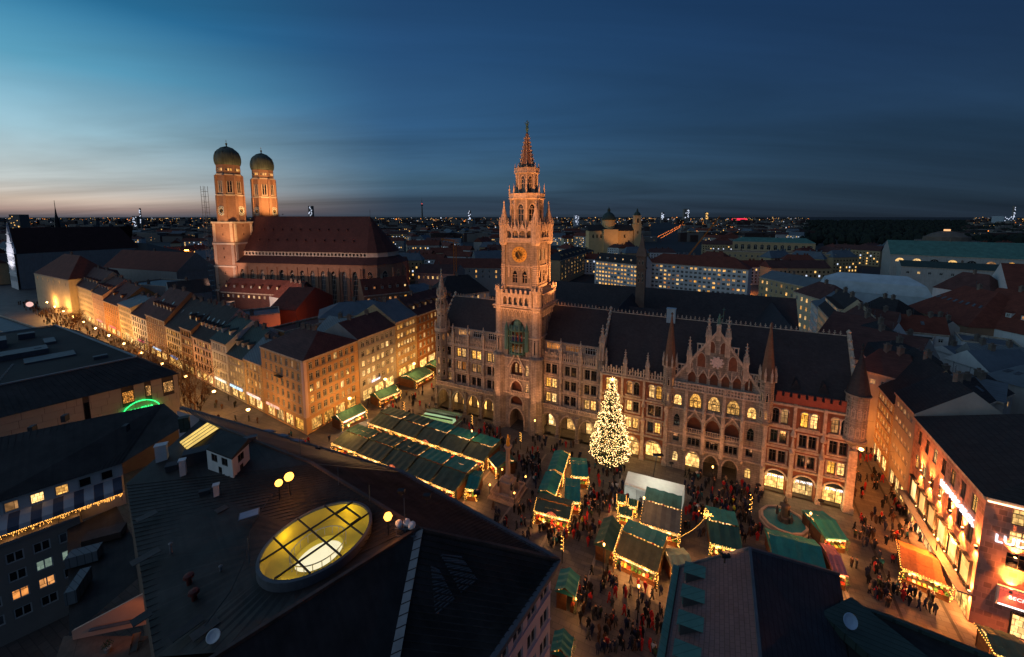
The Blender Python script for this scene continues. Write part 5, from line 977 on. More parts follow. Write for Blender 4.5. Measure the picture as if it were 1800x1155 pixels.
# things standing on these roofs
def floodlamp(px, py, h, watts, label, col=SOD, r=.3, zl=1.6):
    p = at(px, py, h); f = root('roof_floodlight', label, 'floodlight', (p[0], p[1], p[2]-zl))
    MB().bar((0, 0, -.6), (0, 0, zl-.25), .1).box(-.3, .3, -.12, .12, zl-.4, zl-.25).build('post', IRON, f)
    MB().lathe([(.05, -r), (r*.75, -r*.6), (r, 0), (r*.75, r*.6), (.05, r)], 10).build('lamp_globe', emat('sodium_globe', (255, 172, 66), 4.5), f, (0, 0, zl), smooth=True)
    lamp('POINT', (0, 0, zl), col, watts, f, size=r*1.05); return f
floodlamp(508, 838, 28, 700, 'very bright roof lamp standing above the oval skylight', r=.5); floodlamp(490, 849, 27.7, 220, 'smaller orange lamp just in front of the brightest roof lamp', r=.4); floodlamp(682, 908, 28, 500, 'orange roof lamp at the end of the ridge beside white cameras', r=.42)
DISHM = mat('white_dish', (220, 220, 216), .6, .05, 1)
cm = root('camera_mast', 'steel mast with white camera housings on the roof ridge', 'mast', at(712, 932, 26.6)); MB().bar((0, 0, -.4), (0, 0, 3.4), .08).build('pole', LEAD, cm)
for k, (x, y) in enumerate(((-.6, .1), (.1, .25), (.7, -.1))): o = MB().lathe([(.05, -.5), (.3, -.35), (.34, .2), (.1, .4)], 8).build('camera_housing', DISHM, cm, (x, y, .6)); o.rotation_euler = (.5, .3*k, 0)
MB().box(-1.0, 1.0, -.08, .08, .1, .2).box(-.8, 1.2, -.5, -.42, -.3, -.2).bar((-.9, 0, .15), (-.6, -.6, -.5), .06).bar((.9, 0, .15), (1.0, -.7, -.5), .06).build('bracket', LEAD, cm)
for i, (px, py, h, ln) in enumerate(((438, 985, 25.9, 2.2), (528, 795, 26.6, 2.4), (595, 850, 26.6, 2.0), (650, 880, 26.6, 1.8))):
    o = MB().bar((0, 0, -.3), (0, 0, ln), .06).build('lightning_rod', LEAD, None, at(px, py, h)); tag(o, ['thin rod below the oval skylight', 'thin rod standing behind the brightest roof lamp', 'thin rod on the orange lit ridge', 'short thin rod nearest the oval skylight rim'][i], 'rod', 'thin rods on the near roof')
b = root('roof_light', 'ridge of yellow lit glazing on the dark roof', 'skylight', at(350, 772, 25.4)); q0 = [Vector(at(*p, 25.6))-Vector(at(350, 772, 25.4)) for p in ((316, 778), (366, 743), (385, 755), (330, 792))]
for k in range(4):
    P = [q0[0].lerp(q0[3], (k+.06)/4), q0[1].lerp(q0[2], (k+.06)/4), q0[1].lerp(q0[2], (k+.94)/4), q0[0].lerp(q0[3], (k+.94)/4)]; MB().loft([[p for p in P], [p+Vector((0, 0, .15)) for p in P]]).build('pane', emat('yellow_rooflight', (240, 200, 100), 1.0, 'FRONT', var=.25, nscale=.5), b)
for k in range(5): MB().bar(q0[0].lerp(q0[3], k/4)+Vector((0, 0, .1)), q0[1].lerp(q0[2], k/4)+Vector((0, 0, .1)), .12).build('glazing_bar', IRON, b)
CHW = mat('white_chimney', (196, 196, 194), .9, .1, 1); CHK = mat('dark_vent', (60, 60, 62), .7, .1, 1)
for i, (px, py, h, sx, sy, sz, m, lab) in enumerate(((286, 812, 24.4, 1.2, .8, 2.4, CHW, 'broad white chimney on the dark seamed roof'), (323, 838, 24.6, .6, .6, 2.2, CHW, 'slim white chimney in front of the dark roof hatch'), (381, 870, 25.2, .5, .5, 1.2, CHW, 'small pale vent pipe in the middle of the seamed roof'), (360, 870, 25, .9, .4, .5, CHK, 'low dark vent box beside the pale vent pipe'), (347, 815, 24.8, 2.6, 1.4, 1.8, CHK, 'dark roof hatch with pale lid'), (304, 828, 24.5, 1.2, 1.0, .9, CHK, 'black vent hood between two white chimneys'), (325, 752, 25.2, 1.2, .8, 1.6, GREENR, 'greenish vent box beside the yellow lit glazing'), (440, 775, 26, 1.6, .6, .5, LEAD, 'round duct above the white courtyard wall'))):
    o = MB().box(-sx/2, sx/2, -sy/2, sy/2, -.5, sz).box(-sx/2-.08, sx/2+.08, -sy/2-.08, sy/2+.08, sz, sz+.12).build('roof_vent', m, None, at(px, py, h), .5); tag(o, lab, 'vent' if 'chimney' not in lab else 'chimney')
h0, h1, h2 = (Vector(at(*p, 25.1)) for p in ((366, 826), (411, 845), (440, 815))); hs = root('courtyard_house', 'small white house with dark windows let into the seamed roof', 'house', h1); h3 = h0+h2-h1; Hh = 2.7
for p, q, ws in ((h0, h1, (.3, .7)), (h1, h2, (.5,))):
    L_ = (q-p).length; rz_ = math.atan2((q-p)[1], (q-p)[0]); ops = [(L_*c-.6, L_*c+.6, 1.5, 2.5) for c in ws]+[(L_*.5-.35, L_*.5+.35, .2, 1.1)]; b = MB(); wallgrid(b, 0, L_, -1, Hh, ops, .15); b.build('wall', WHITEP, hs, p-h1, rz_)
    for o in ops: c = p-h1+(q-p).normalized()*((o[0]+o[1])/2)+Vector((-math.sin(rz_), math.cos(rz_), 0))*.1; win(hs, (c[0], c[1]), o[2], o[1]-o[0], o[3]-o[2], P_DARK, FRAME_D, rz=rz_, bars=(1, 0))
up_ = Vector((0, 0, Hh)); MB().loft([[h0-h1+up_, up_, h2-h1+up_, h3-h1+up_], [h0-h1+up_*1.06, up_*1.06, h2-h1+up_*1.25, h3-h1+up_*1.25]]).build('roof', ROOFK, hs)
for i, (px, py) in enumerate(((473, 758), (498, 766), (523, 775), (438, 905))):
    o = MB().box(-.9, .9, -.6, .6, 0, .1).box(-.8, .8, -.5, .5, .1, .13, 1).build('roof_window', [LEAD, mat('sky_pane', (120, 140, 160), .1, .1, 1, spec=.8)], None, at(px, py, (22.6, 22.6, 22.6, 26.3)[i]), -.3 if i < 3 else .45); o.rotation_euler = (-.35, 0, -.35) if i < 3 else (0, 0, .5); tag(o, ['pale roof window nearest the bare trees', 'middle one of three pale roof windows by the eave', 'pale roof window nearest the market', 'framed roof window below the brightest lamp'][i], 'roof window')
for i, (px, py, h) in enumerate(((780, 1000, 23.6), (810, 1020, 23.0))):
    pass
# left: stone department store with flat roof
KH = mat('pale_stone_slabs', (186, 168, 142), .85, .08, .3); JO = mat('stone_joint', (96, 84, 70), .9, .1, 1)
a0, a1 = Vector(at(-60, 746, 20)), Vector(at(312, 655, 20)); ks = root('stone_store', 'pale stone clad store with black flat roof and green neon ring', 'store', (a0[0], a0[1], 0), a1); kL = (a1-a0).length; krz = math.atan2((a1-a0)[1], (a1-a0)[0])
MB().prism([(-40, .05), (kL, .05), (kL-9.5, 72), (-40, 72)], 0, 19.7).build('wall', JO, ks)
wn = [(kL-2.9, kL-.9, 15.9, 18.6), (kL-6.0, kL-4.9, 16.2, 18.8), (kL-9.8, kL-7.8, 15.8, 18.6), (kL-15.6, kL-14.7, 13.2, 18.4), (kL-31.5, kL-29.7, 12.2, 17.6)]
for j in range(7):
    z = 19.7-j*1.5; x = 0.
    while x < kL-.05:
        w_ = min(kL-x, 1.4+.5*((int(x*7)+j*3) % 4)); segs = [(x, x+w_)]
        for o in wn:
            if o[2] < z-.1 and o[3] > z-1.4: segs = [s for (p, q) in segs for s in ((p, min(q, o[0])), (max(p, o[1]), q)) if s[1]-s[0] > .08]
        for p, q in segs: MB().box(0, q-p-.05, -.06-.015*((int(p*13)+j) % 3), .049, 0, 1.45).build('stone_slab', KH, ks, (p, 0, z-1.47))
        x += w_
for k, o in enumerate(wn): win(ks, (o[0]+o[1])/2, o[2], o[1]-o[0], o[3]-o[2], emat('goods_behind_pane', (255, 160, 60), .9, var=.95, nscale=3.2, rand=.2) if k < 3 else P_DARK, IRON, .0, bars=(0, 0), ft=.12)
up = [(0, 4.5), (kL-.5, 4.5), (kL-6, 40), (0, 40)]
e0, e1 = (kL-5.5, 8.3), (kL-14.2, 66)
b = MB(); b.face([(-40, -.4, 19.75), (kL+.3, -.4, 19.75), (*e0, 23.6), (-40, 8.3, 23.6)]).face([(kL+.3, -.4, 19.75), (kL-9.2, 72, 19.75), (*e1, 23.6), (*e0, 23.6)]); b.build('roof_skirt', ROOFK, ks)
MB().prism([(-40, 8.4), (e0[0]-.1, 8.4), (e1[0]-.1, 66), (-40, 66)], 23.2, 23.5).build('roof_deck', mat('bitumen_roof', (48, 46, 44), .9, .3, .1), ks)
seams(ks, (0, -.4, 19.75), (kL+.2, -.4, 19.75), (0, 8.3, 23.6), (*e0, 23.6), 30, .07, ROOFK)
for q in (((-40, 8.3, 23.7), (*e0, 23.7)), ((*e0, 23.7), (*e1, 23.7)), ((-40, 66, 23.7), (*e1, 23.7))): MB().bar(*q, .3).build('parapet', mat('zinc_edge', (120, 128, 134), .5, .1, 1), ks)
for (x, y, sx, sy, sz) in ((2, 30, 10, 5, 1.2), (-6, 44, 12, 6, 2.2), (8, 52, 3, 2, 1.5), (12, 40, 2, 6, .6)): MB().box(x, x+sx, y, y+sy, 23.5, 23.5+sz).build('roof_unit', LEAD, ks)
for (x, y, sx, sy, sz) in ((kL-12, 14, 2.4, 1.2, .7), (kL-30, 11, 3, 2, .5), (kL-22, 22, 8, 5, .35), (kL-20, 32, 1.2, 1.2, 1.3), (kL-34, 24, 5, 3, 1.0)): MB().box(x, x+sx, y, y+sy, 23.5, 23.5+sz).build('roof_unit', LEAD, ks)
for k in range(12): MB().box(kL-26+k*.2, kL-25.6+k*.2, 12+k*1.1, 12.4+k*1.1, 23.5, 23.62).build('roof_paver', CONC, ks)
NEON = emat('green_neon', (40, 230, 110), 3.0); b = MB(); rr = 3.4; cxn, czn = kL-7.0, 12.4
for k in range(24): a_, c_ = 2*pi*k/24, 2*pi*(k+1)/24; b.bar((cxn+rr*math.cos(a_), -.4, czn+rr*math.sin(a_)), (cxn+rr*math.cos(c_), -.4, czn+rr*math.sin(c_)), .16)
b.build('neon_ring', NEON, ks); text('GALERIA', 1.1, NEON, ks, (cxn, -.4, czn+1.1))
# left: dark hipped roof with dormer band, striped awning and the flats below it
fl = root('apartment_house', 'near apartment house with dark roof and striped awning hung with lights', 'apartment house', (0, 0, 0))
T0, T1 = at(-60, 781, 24), at(288, 709, 24); D0, D1 = at(-60, 902, 19), at(214, 815, 19); DX = at(330, 745, 22)
poly(fl, 'roof_slope', [D0, D1, T1, T0], ROOFK); poly(fl, 'roof_slope', [D1, DX, T1], ROOFK); seams(fl, D0, D1, T0, T1, 30, .06, ROOFK)
for i, (x, y) in enumerate(((190, 745), (58, 760), (222, 758), (115, 740))): MB().box(-.9 if i == 0 else -.3, .9 if i == 0 else .3, -.5, .5, 0, .6 if i == 0 else 1.1).build('roof_vent', CHK, fl, at(x, y, 22.5), .3)
dv = (Vector(D1)-Vector(D0)); dL = dv.length; drz = math.atan2(dv[1], dv[0]); dx_ = Vector((math.cos(drz), math.sin(drz), 0)); din = Vector((-math.sin(drz), math.cos(drz), 0))
wo = Vector(D0)+din*.6; ops = [(dL-1.0-k*2.3-1.4, dL-1.0-k*2.3, 16.9, 18.4) for k in range(9)]
b = MB(); wallgrid(b, 0, dL, 12, 18.95, ops, .2); b.build('wall', WHITEP, fl, (wo[0], wo[1], 0), drz)
for k, o in enumerate(ops): c = wo+dx_*((o[0]+o[1])/2)+din*.12; win(fl, (c[0], c[1]), 16.9, 1.4, 1.5, P_LIT if k in (2, 3) else P_DIM if k in (4,) else P_DARK, FRAME_W, rz=drz, bars=(0, 0))
# striped awning
AW = [mat('awning_dark_stripe', (84, 88, 100), .8, .1, 1), mat('awning_pale_stripe', (186, 184, 182), .8, .1, 1)]
nS = 22; 
for k in range(nS):
    x0, x1 = dL-.2-(k+1)*1.0, dL-.2-k*1.0; P = [(x0, -.1, 16.8), (x1, -.1, 16.8), (x1, -2.0, 16.2), (x0, -2.0, 16.2)]
    o = MB(); o.loft([[(x0, -.05, 16.75), (x0, -1.2, 16.5), (x0, -2.4, 15.9), (x0, -2.6, 15.3), (x0, -2.57, 15.3), (x0, -2.36, 15.86), (x0, -1.2, 16.45), (x0, -.05, 16.7)], [(x1-.01, -.05, 16.75), (x1-.01, -1.2, 16.5), (x1-.01, -2.4, 15.9), (x1-.01, -2.6, 15.3), (x1-.01, -2.57, 15.3), (x1-.01, -2.36, 15.86), (x1-.01, -1.2, 16.45), (x1-.01, -.05, 16.7)]]); o.build('awning_stripe', AW[k % 2], fl, (wo[0], wo[1], 0), drz)
b = MB()
for k in range(150):
    x = dL-.3-k*.145; n_ = rnd.randint(1, 5)
    for j in range(n_): z = 15.25-j*.13; b.lathe([(.01, z-.035), (.035, z), (.01, z+.035)], 4, x+rnd.uniform(-.04, .04), -2.6)
o = b.build('icicle_lights', BULB, fl, (wo[0], wo[1], 0), drz); o['kind'] = 'stuff'
for k in range(7): c = wo+dx_*(dL-2-k*3)-din*2.2; lamp('POINT', (c[0], c[1], 14.8), WARM, 12, fl, size=.2)
fa = wo-din*2.6; ops = []
for j in range(4):
    for k in range(8): x = dL-6.2-k*2.35; ops.append((x-.8, x+.8, 11.0-j*2.7, 12.5-j*2.7))
b = MB(); wallgrid(b, 0, dL-4.8, 0, 14.2, ops, .2); b.face([(dL-4.8, 0, 0), (dL-4.8, 4, 0), (dL-4.8, 4, 14.2), (dL-4.8, 0, 14.2)]); b.build('wall', mat('taupe_plaster', (142, 132, 120), .9, .1, .3), fl, (fa[0], fa[1], 0), drz)
for i, o in enumerate(ops): c = fa+dx_*((o[0]+o[1])/2)+din*.1; win(fl, (c[0], c[1]), o[2], 1.6, 1.5, emat('greenish_pane', (190, 220, 200), .35, var=.4, nscale=2) if i in (8, 9) else P_DIM if i in (17, 18) else P_DARK if i % 3 else P_DARK2, FRAME_W, rz=drz, bars=(1, 0))
MB().box(0, dL-4.8, -.2, 2.6, 13.9, 14.1).box(0, dL-4.8, -.2, -.12, 14.1, 14.3).build('terrace_slab', CONC, fl, (fa[0], fa[1], 0), drz)
b = MB(); b.bar((dL-.4, -2.5, 14.1), (dL-.4, -2.5, 15.3), .07)
for k in range(12): b.bar((dL-5-k*1.8, -.1-2.5, 14.1), (dL-5-k*1.8, -2.6, 15.2), .04)
b.bar((0, -2.6, 15.0), (dL-4.8, -2.6, 15.0), .05); b.build('terrace_railing', LEAD, fl, (wo[0], wo[1], 0), drz)
# back yard terraces between the flats and the big roof
yd = root('back_terrace', 'small roof terrace with warm lit pink wall in the dark yard', 'terrace', (0, 0, 0))
y0 = [at(112, 1118, 17), at(278, 1118, 17), at(283, 1165, 17), at(95, 1165, 17)]; MB().face(list(reversed(y0))).build('terrace_floor', mat('terrace_deck', (110, 88, 74), .9, .25, 1.5, brick=(3, .3, .2)), yd)
pw0, pw1 = Vector(at(128, 1125, 17)), Vector(at(270, 1095, 17)); MB().loft([[pw0+Vector((0, d, 0)), pw1+Vector((0, d, 0)), pw1+Vector((0, d, 3.6)), pw0+Vector((0, d, .9))] for d in (0, .25)]).build('terrace_wall', mat('salmon_plaster', (190, 150, 128), .9, .1, .4), yd)
MB().box(-2.2, 2.2, -.3, 0, 0, .12).build('wall_ledge', LEAD, yd, (pw0+pw1)/2+Vector((.6, -.02, .9)), math.atan2((pw1-pw0)[1], (pw1-pw0)[0]))
tl = Vector(at(255, 1075, 19.3)); lamp('SPOT', (tl[0]+.6, tl[1]-2.0, 20.5), SOD, 90, yd, aim=tuple((pw0*.3+pw1*.7)+Vector((0, 0, .6))), spot=75)
fp_ = [at(118, 930, 13), at(205, 890, 13), at(262, 1000, 13), at(122, 1120, 13)]; MB().face(list(reversed(fp_))).build('yard_roof', ROOFK, yd)
for q, m in ((((150, 985, 13.2), (3, 1.6, 1.4)), BLUER), (((185, 945, 13.2), (4, 2, .9)), ROOFB), (((140, 1040, 13.2), (1, 3.5, 1.6)), BLUER)): MB().box(-q[1][0]/2, q[1][0]/2, -q[1][1]/2, q[1][1]/2, 0, q[1][2]).build('yard_shed', m, yd, at(*q[0]), .45)
dc = root('deck_chair', 'folded deck chair standing on the small lit terrace', 'deck chair', at(232, 1140, 17), rz=.4)
MB().bar((0, -.6, 0), (0, .5, 1.0), .05).bar((.55, -.6, 0), (.55, .5, 1.0), .05).bar((0, .5, 0), (0, -.2, .6), .05).bar((.55, .5, 0), (.55, -.2, .6), .05).build('frame', WOOD, dc); MB().face([(0, -.5, .12), (.55, -.5, .12), (.55, .0, .45), (0, .0, .45)]).face([(0, .0, .45), (.55, .0, .45), (.55, .5, 1.0), (0, .5, 1.0)]).build('seat', FRAME_D, dc)
pp = root('potted_plant', 'dark potted plant at the edge of the lit terrace', 'plant', at(190, 1145, 17)); MB().lathe([(.2, 0), (.28, .4)], 8).build('pot', CONC, pp); b = MB()
for k in range(60): a_, e2 = rnd.uniform(0, 2*pi), rnd.uniform(-.4, 1.2); r_ = rnd.uniform(.1, .42); c = Vector((r_*math.cos(a_)*math.cos(e2), r_*math.sin(a_)*math.cos(e2), .75+r_*math.sin(e2))); d = Vector((rnd.uniform(-.1, .1), rnd.uniform(-.1, .1), .1)); b.face([c-d, c+Vector((.08, .02, 0)), c+d])
b.build('leaves', mat('dark_leaves', (40, 60, 34), .7, .3, 3), pp)
# bottom right: gabled roof with green dormers, flat roof with dish
rg = root('gabled_roof_house', 'near gabled roof house with a row of green copper dormers', 'house', (0, 0, 0))
A0, A1 = Vector(at(1318, 965, 25)), Vector(at(1336, 1155, 25)); A1 = A0+(A1-A0)*1.5; l0, l1 = Vector(at(1192, 998, 19.5)), Vector(at(1166, 1155, 19.5)); l1 = l0+(l1-l0)*1.4; r0, r1 = Vector(at(1475, 1010, 19.5)), Vector(at(1500, 1155, 19.5)); r1 = r0+(r1-r0)*1.4
poly(rg, 'roof_slope', [l0, A0, A1, l1], mat('brown_slate_roof', (104, 84, 84), .7, .15, .5, brick=(.6, .3, .15))); poly(rg, 'roof_slope', [A0, r0, r1, A1], mat('blue_slate_roof', (52, 52, 58), .75, .25, .5, brick=(.6, .3, .2))); poly(rg, 'wall', [l0, r0, A0], LIL)
MB().face([l0, l1, (l1[0], l1[1], 0), (l0[0], l0[1], 0)]).face([r0, l0, (l0[0], l0[1], 0), (r0[0], r0[1], 0)]).build('wall', WHITEP, rg)
MB().bar(l0+Vector((-.2, 0, 0)), l1+Vector((-.2, 0, 0)), .6).build('gutter', COPPER, rg)
for p, q in ((A0, A1), (A0, l0), (A0, r0)): MB().bar(p+Vector((0, 0, .06)), q+Vector((0, 0, .06)), .24).build('ridge_cap', LEAD, rg)
for k in range(5):
    t_ = .12+k*.2; e = l0.lerp(l1, t_)*.80+A0.lerp(A1, t_)*.20; rzd = math.atan2((l1-l0)[1], (l1-l0)[0])
    MB().box(-.55, .55, -.3, 1.7, -.5, .95).build('dormer', CHK, rg, e, rzd); MB().face([(-.75, -.5, .98), (.75, -.5, .98), (.75, 2.1, 1.25), (-.75, 2.1, 1.25)]).box(-.75, .75, -.55, -.45, .85, .98).build('dormer_roof', COPPER, rg, e, rzd); win(rg, (e[0]+.34*math.sin(rzd), e[1]-.34*math.cos(rzd)), e[2]-.1, .9, .9, P_DARK, COPPER, rz=rzd, bars=(0, 0))
MB().box(-.35, .35, -.3, .3, 0, .5).build('roof_vent', LEAD, rg, at(1265, 1028, 22), .3)
fr = root('flat_roof_house', 'near dark flat roof carrying a pale dish aerial', 'building', (0, 0, 0)); fq = [at(1478, 1062, 20), at(1560, 1088, 20), at(1780, 1175, 20), at(1500, 1200, 20)]
MB().prism([(p[0], p[1]) for p in reversed(fq)], 0, 20).build('wall', ROOFK, fr); MB().bar(Vector(fq[0])+Vector((0, 0, .2)), Vector(fq[1])+Vector((0, 0, .2)), .35).bar(Vector(fq[1])+Vector((0, 0, .2)), Vector(fq[2])+Vector((0, 0, .2)), .35).build('parapet', GREENR, fr)
MB().box(-2.2, 2.2, -3.4, 3.4, 0, .8).build('roof_unit', GREENR, fr, at(1545, 1140, 20.02), .35)
dh = root('dish_aerial', 'round pale dish aerial on a post at the flat roof', 'dish', at(1488, 1122, 20)); MB().bar((0, 0, 0), (0, 0, 1.8), .12).build('post', LEAD, dh); o = MB().lathe([(.02, -.12), (.35, -.06), (.62, .06), (.6, .1), (.3, -.02)], 16).build('dish', mat('blue_grey_dish', (150, 170, 190), .6, .05, 1), dh, (0, -.15, 1.9)); o.rotation_euler = (1.1, 0, 0)

def onplane(px, py, A, B, C):
    a, b_ = (px-900)/700, (461-py)/700; c, s_ = math.cos(TILT), math.sin(TILT); d = Vector((a, c+b_*s_, b_*c-s_)); N = (Vector(B)-Vector(A)).cross(Vector(C)-Vector(A)); o = Vector((0, 0, CAM_H)); return o+d*((Vector(A)-o).dot(N)/d.dot(N)), (N.normalized() if N[2] > 0 else -N.normalized())
for q in (((774, 976), (811, 980), (838, 1018), (809, 1041)), ((757, 996), (772, 1004), (798, 1052), (765, 1080))):
    P = [onplane(*p, C1, S1e, PK) for p in q]; N = P[0][1]; P = [p[0] for p in P]
    for k in range(13): t_ = k/12; MB().bar(P[0].lerp(P[3], t_)+N*.08, P[1].lerp(P[2], t_)+N*.08, .13).build('louvre_slat', LEAD, fg)
R4 = random.Random(5)
for k in range(16):      # repaired sheets, each a little proud of the roof and of its own shade
    px, py = R4.uniform(250, 640), R4.uniform(850, 1120)
    if ((px-560)/110)**2+((py-953)/95)**2 < 1.2 or py > 1090-(px-420)*.55: continue
    p = Vector(at(px, py, 25.2)); z = min(hit(Vector((p[0]-OC[0], p[1]-OC[1], 0))).z, 26.4)*.35+25.7*.65; MB().box(-R4.uniform(.5, 1.3), R4.uniform(.4, 1.0), -.45, .45, 0, .05).build('patch_sheet', mat('patch_sheet_%d' % (k % 3), ((66, 60, 56), (46, 42, 40), (80, 70, 60))[k % 3], .6, .3, 1), fg, (p[0], p[1], z+.03), 1.0)
for (px, py, c) in ((332, 1018, (92, 36, 28)), (341, 1046, (84, 32, 26)), (300, 962, (120, 120, 120)), (388, 1002, (110, 110, 110))): MB().lathe([(.2, -.6), (.2, .15), (.42, .2), (.36, .42), (.05, .5)] if c[1] < 50 else [(.1, -.6), (.1, .35), (.17, .4), (.05, .5)], 10).build('vent_cowl', mat('cowl_%d' % c[0], c, .6, .2, 2), fg, at(px, py, 25.2))
for E0, E1 in ((C2, C1), (C3, C2)):
    E0, E1 = Vector(E0), Vector(E1); inw = (Vector(PK)-E1); off = Vector((0, 0, 0)); r0_, r1_ = (Vector(R1w) if E0 == Vector(C2) else Vector(RW)), (Vector(PK) if E0 == Vector(C2) else Vector(R1w))
    for f_ in (.06, .1): MB().bar(E0.lerp(r0_, f_)+Vector((0, 0, .3)), E1.lerp(r1_, f_)+Vector((0, 0, .3)), .05).build('snow_guard', LEAD, fg)
    for k in range(24): t_ = (k+.5)/24; p = E0.lerp(E1, t_).lerp(r0_.lerp(r1_, t_), .08); MB().bar(p, p+Vector((0, 0, .32)), .05).build('guard_bracket', LEAD, fg)
pts = [Vector(at(*p, 25.9)) for p in ((505, 850), (470, 880), (440, 930), (430, 985), (405, 1040), (360, 1100))]
b = MB(); [b.bar(p, q, .06) for p, q in zip(pts, pts[1:])]; b.build('roof_cable', IRON, fg)
sd_ = root('small_dish', 'small silver dish low on the seamed roof', 'dish', at(378, 1128, 25.6)); MB().bar((0, 0, -.5), (0, 0, .5), .06).build('post', LEAD, sd_); o = MB().lathe([(.02, -.1), (.3, -.04), (.45, .06), (.42, .09), (.2, .0)], 14).build('dish', DISHM, sd_, (0, -.1, .6)); o.rotation_euler = (1.0, 0, .5)
# ------------------------------------------------------------------ christmas market
CANG = mat('green_canvas', (38, 122, 112), .75, .2, .8); CAND = mat('dark_green_canvas', (42, 82, 74), .8, .2, .8); CANO = mat('olive_canvas', (82, 94, 74), .8, .25, .8); CANR = mat('pink_striped_canvas', (176, 110, 112), .8, .2, .8)
GOODS = [mat('goods_red', (160, 40, 30), .7, .3, 3), mat('goods_gold', (190, 150, 70), .6, .3, 3), mat('goods_green', (50, 90, 40), .8, .3, 3), mat('goods_cream', (200, 180, 150), .8, .2, 3)]
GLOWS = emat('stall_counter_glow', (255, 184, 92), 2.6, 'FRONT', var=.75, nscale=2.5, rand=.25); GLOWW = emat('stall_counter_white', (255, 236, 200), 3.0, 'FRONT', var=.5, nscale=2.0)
FOOT = []
def stall(quad, label, hz=3.0, ridge=1.2, roofm=CANG, awm=None, front=1, glow=GLOWS, watts=60, bulbs=True, group='green roofed market stalls', cat='market stall', split=.5, sign=False, name='market_stall', allround=False):
    """quad: back left, back right, front right, front left eave corners on plan; front side sells"""
    P = [Vector(at(x, y, hz)) for x, y in quad]; c = sum(P, Vector())/4; ex = ((P[1]-P[0])+(P[2]-P[3]))/2; ey = ((P[0]-P[3])+(P[1]-P[2]))/2; L = ex.length/2
    rz = math.atan2(ex[1], ex[0]); X = Vector((math.cos(rz), math.sin(rz), 0)); Y = Vector((-X[1], X[0], 0)); D = abs(ey.dot(Y))/2; r = root(name, label, cat, (c[0], c[1], 0), group=group, rz=rz); FOOT.append((c[0], c[1], rz, L+.25, D+.25))
    zr = hz+ridge; ys = D-2*D*split; a, d = L-.25, D-.3
    # canvas roof, back slope then front awning, each with its sagging bays
    zb = zr-.3 if awm else hz
    for nm, y0, z0, y1, z1, m in (('roof', ys, zr, D, zb, roofm), ('awning', -D, hz-.15, ys, zr-(.25 if awm else 0), awm or roofm)):
        b = MB(); n = max(3, int(L*2/1.5))
        for i in range(n):
            x0, x1 = -L+.04+(2*L-.08)*i/n, -L+.04+(2*L-.08)*(i+1)/n
            for (ya, za), (yb, zb_) in zip(((y0, z0), ((y0+y1)/2, (z0+z1)/2-.07)), (((y0+y1)/2, (z0+z1)/2-.07), (y1, z1))):
                xm = (x0+x1)/2; sg = rnd.uniform(.03, .1); b.face([(x0, ya, za+.06), (xm, ya, za-sg), (xm, yb, zb_-sg), (x0, yb, zb_+.06)]); b.face([(xm, ya, za-sg), (x1, ya, za+.06), (x1, yb, zb_+.06), (xm, yb, zb_-sg)])
        b.build(nm, m, r)
    b = MB(); b.box(-L, L, -D-.03, -D, hz-.32, hz-.1); b.face([(-L, D, hz-.2), (-L, -D, hz-.2), (-L, ys, zr-.2), (-L, D, zb-.1)]).face([(L, -D, hz-.2), (L, D, hz-.2), (L, D, zb-.1), (L, ys, zr-.2)]); b.build('valance', awm or roofm, r)
    MB().box(-a, a, d-.12, d, 0, hz).box(-a, -a+.1, -d+1.0, d-.12, 0, hz-.1).box(a-.1, a, -d+1.0, d-.12, 0, hz-.1).build('back_wall', WOOD, r)
    MB().box(-a, a, -D+.3, -D+.75, 0, .95).box(-a-.05, a+.05, -D+.1, -D+.8, .95, 1.05).build('counter', WOOD, r)
    for sx in (-1, 1):
        for sy in (-1, 1): MB().box(-.06, .06, -.06, .06, 0, hz-.1).build('post', WOOD, r, (sx*a, sy*d, 0))
        b = MB()
        for q in range(26):
            zz_ = rnd.uniform(.2, hz-.1); c0 = Vector((rnd.uniform(-.22, .22), rnd.uniform(-.2, .2), zz_)); b.face([c0, c0+Vector((rnd.uniform(-.25, .25), rnd.uniform(-.25, .05), -.15)), c0+Vector((rnd.uniform(-.2, .2), rnd.uniform(-.1, .2), .18))])
        b.build('fir_garland', mat('fir_sprays', (44, 66, 36), .8, .4, 2), r, (sx*(L-.1), -D, 0))['kind'] = 'stuff'
        if bulbs:
            b = MB()
            for q in range(22): zz_ = rnd.uniform(.4, hz+.1); b.lathe([(.01, zz_-.05), (.05, zz_), (.01, zz_+.05)], 4, rnd.uniform(-.25, .25), rnd.uniform(-.25, .0))
            b.build('garland_lights', BULB, r, (sx*(L-.1), -D-.05, 0))['kind'] = 'stuff'
    b = MB(); n = int(L*3.6)
    for i in range(n):
        x = -a+.2+(2*a-.4)*i/max(1, n-1); b.box(x-.17, x+.17, -D+.15, -D+.6, 1.05, 1.05+rnd.uniform(.1, .5), rnd.randrange(4)); b.box(x-.13, x+.13, -D+.25, -D+.4, hz-.7-rnd.uniform(.15, .5), hz-.7, rnd.randrange(4))
        for z in (1.3, 1.9): b.box(x-.16, x+.16, d-.5, d-.2, z, z+rnd.uniform(.2, .45), (i+int(z*3)) % 4)
    b.build('goods', GOODS, r)['kind'] = 'stuff'
    MB().box(-a+.15, a-.15, d-.18, d-.13, 1.1, hz-.25).build('added_glow_panel', glow, r)  # self-glowing panel added to brighten the stall and the ground before it
    MB().box(-a+.1, a-.1, -D+.0, -D+.1, hz-.62, hz-.36).build('light_strip', glow, r)
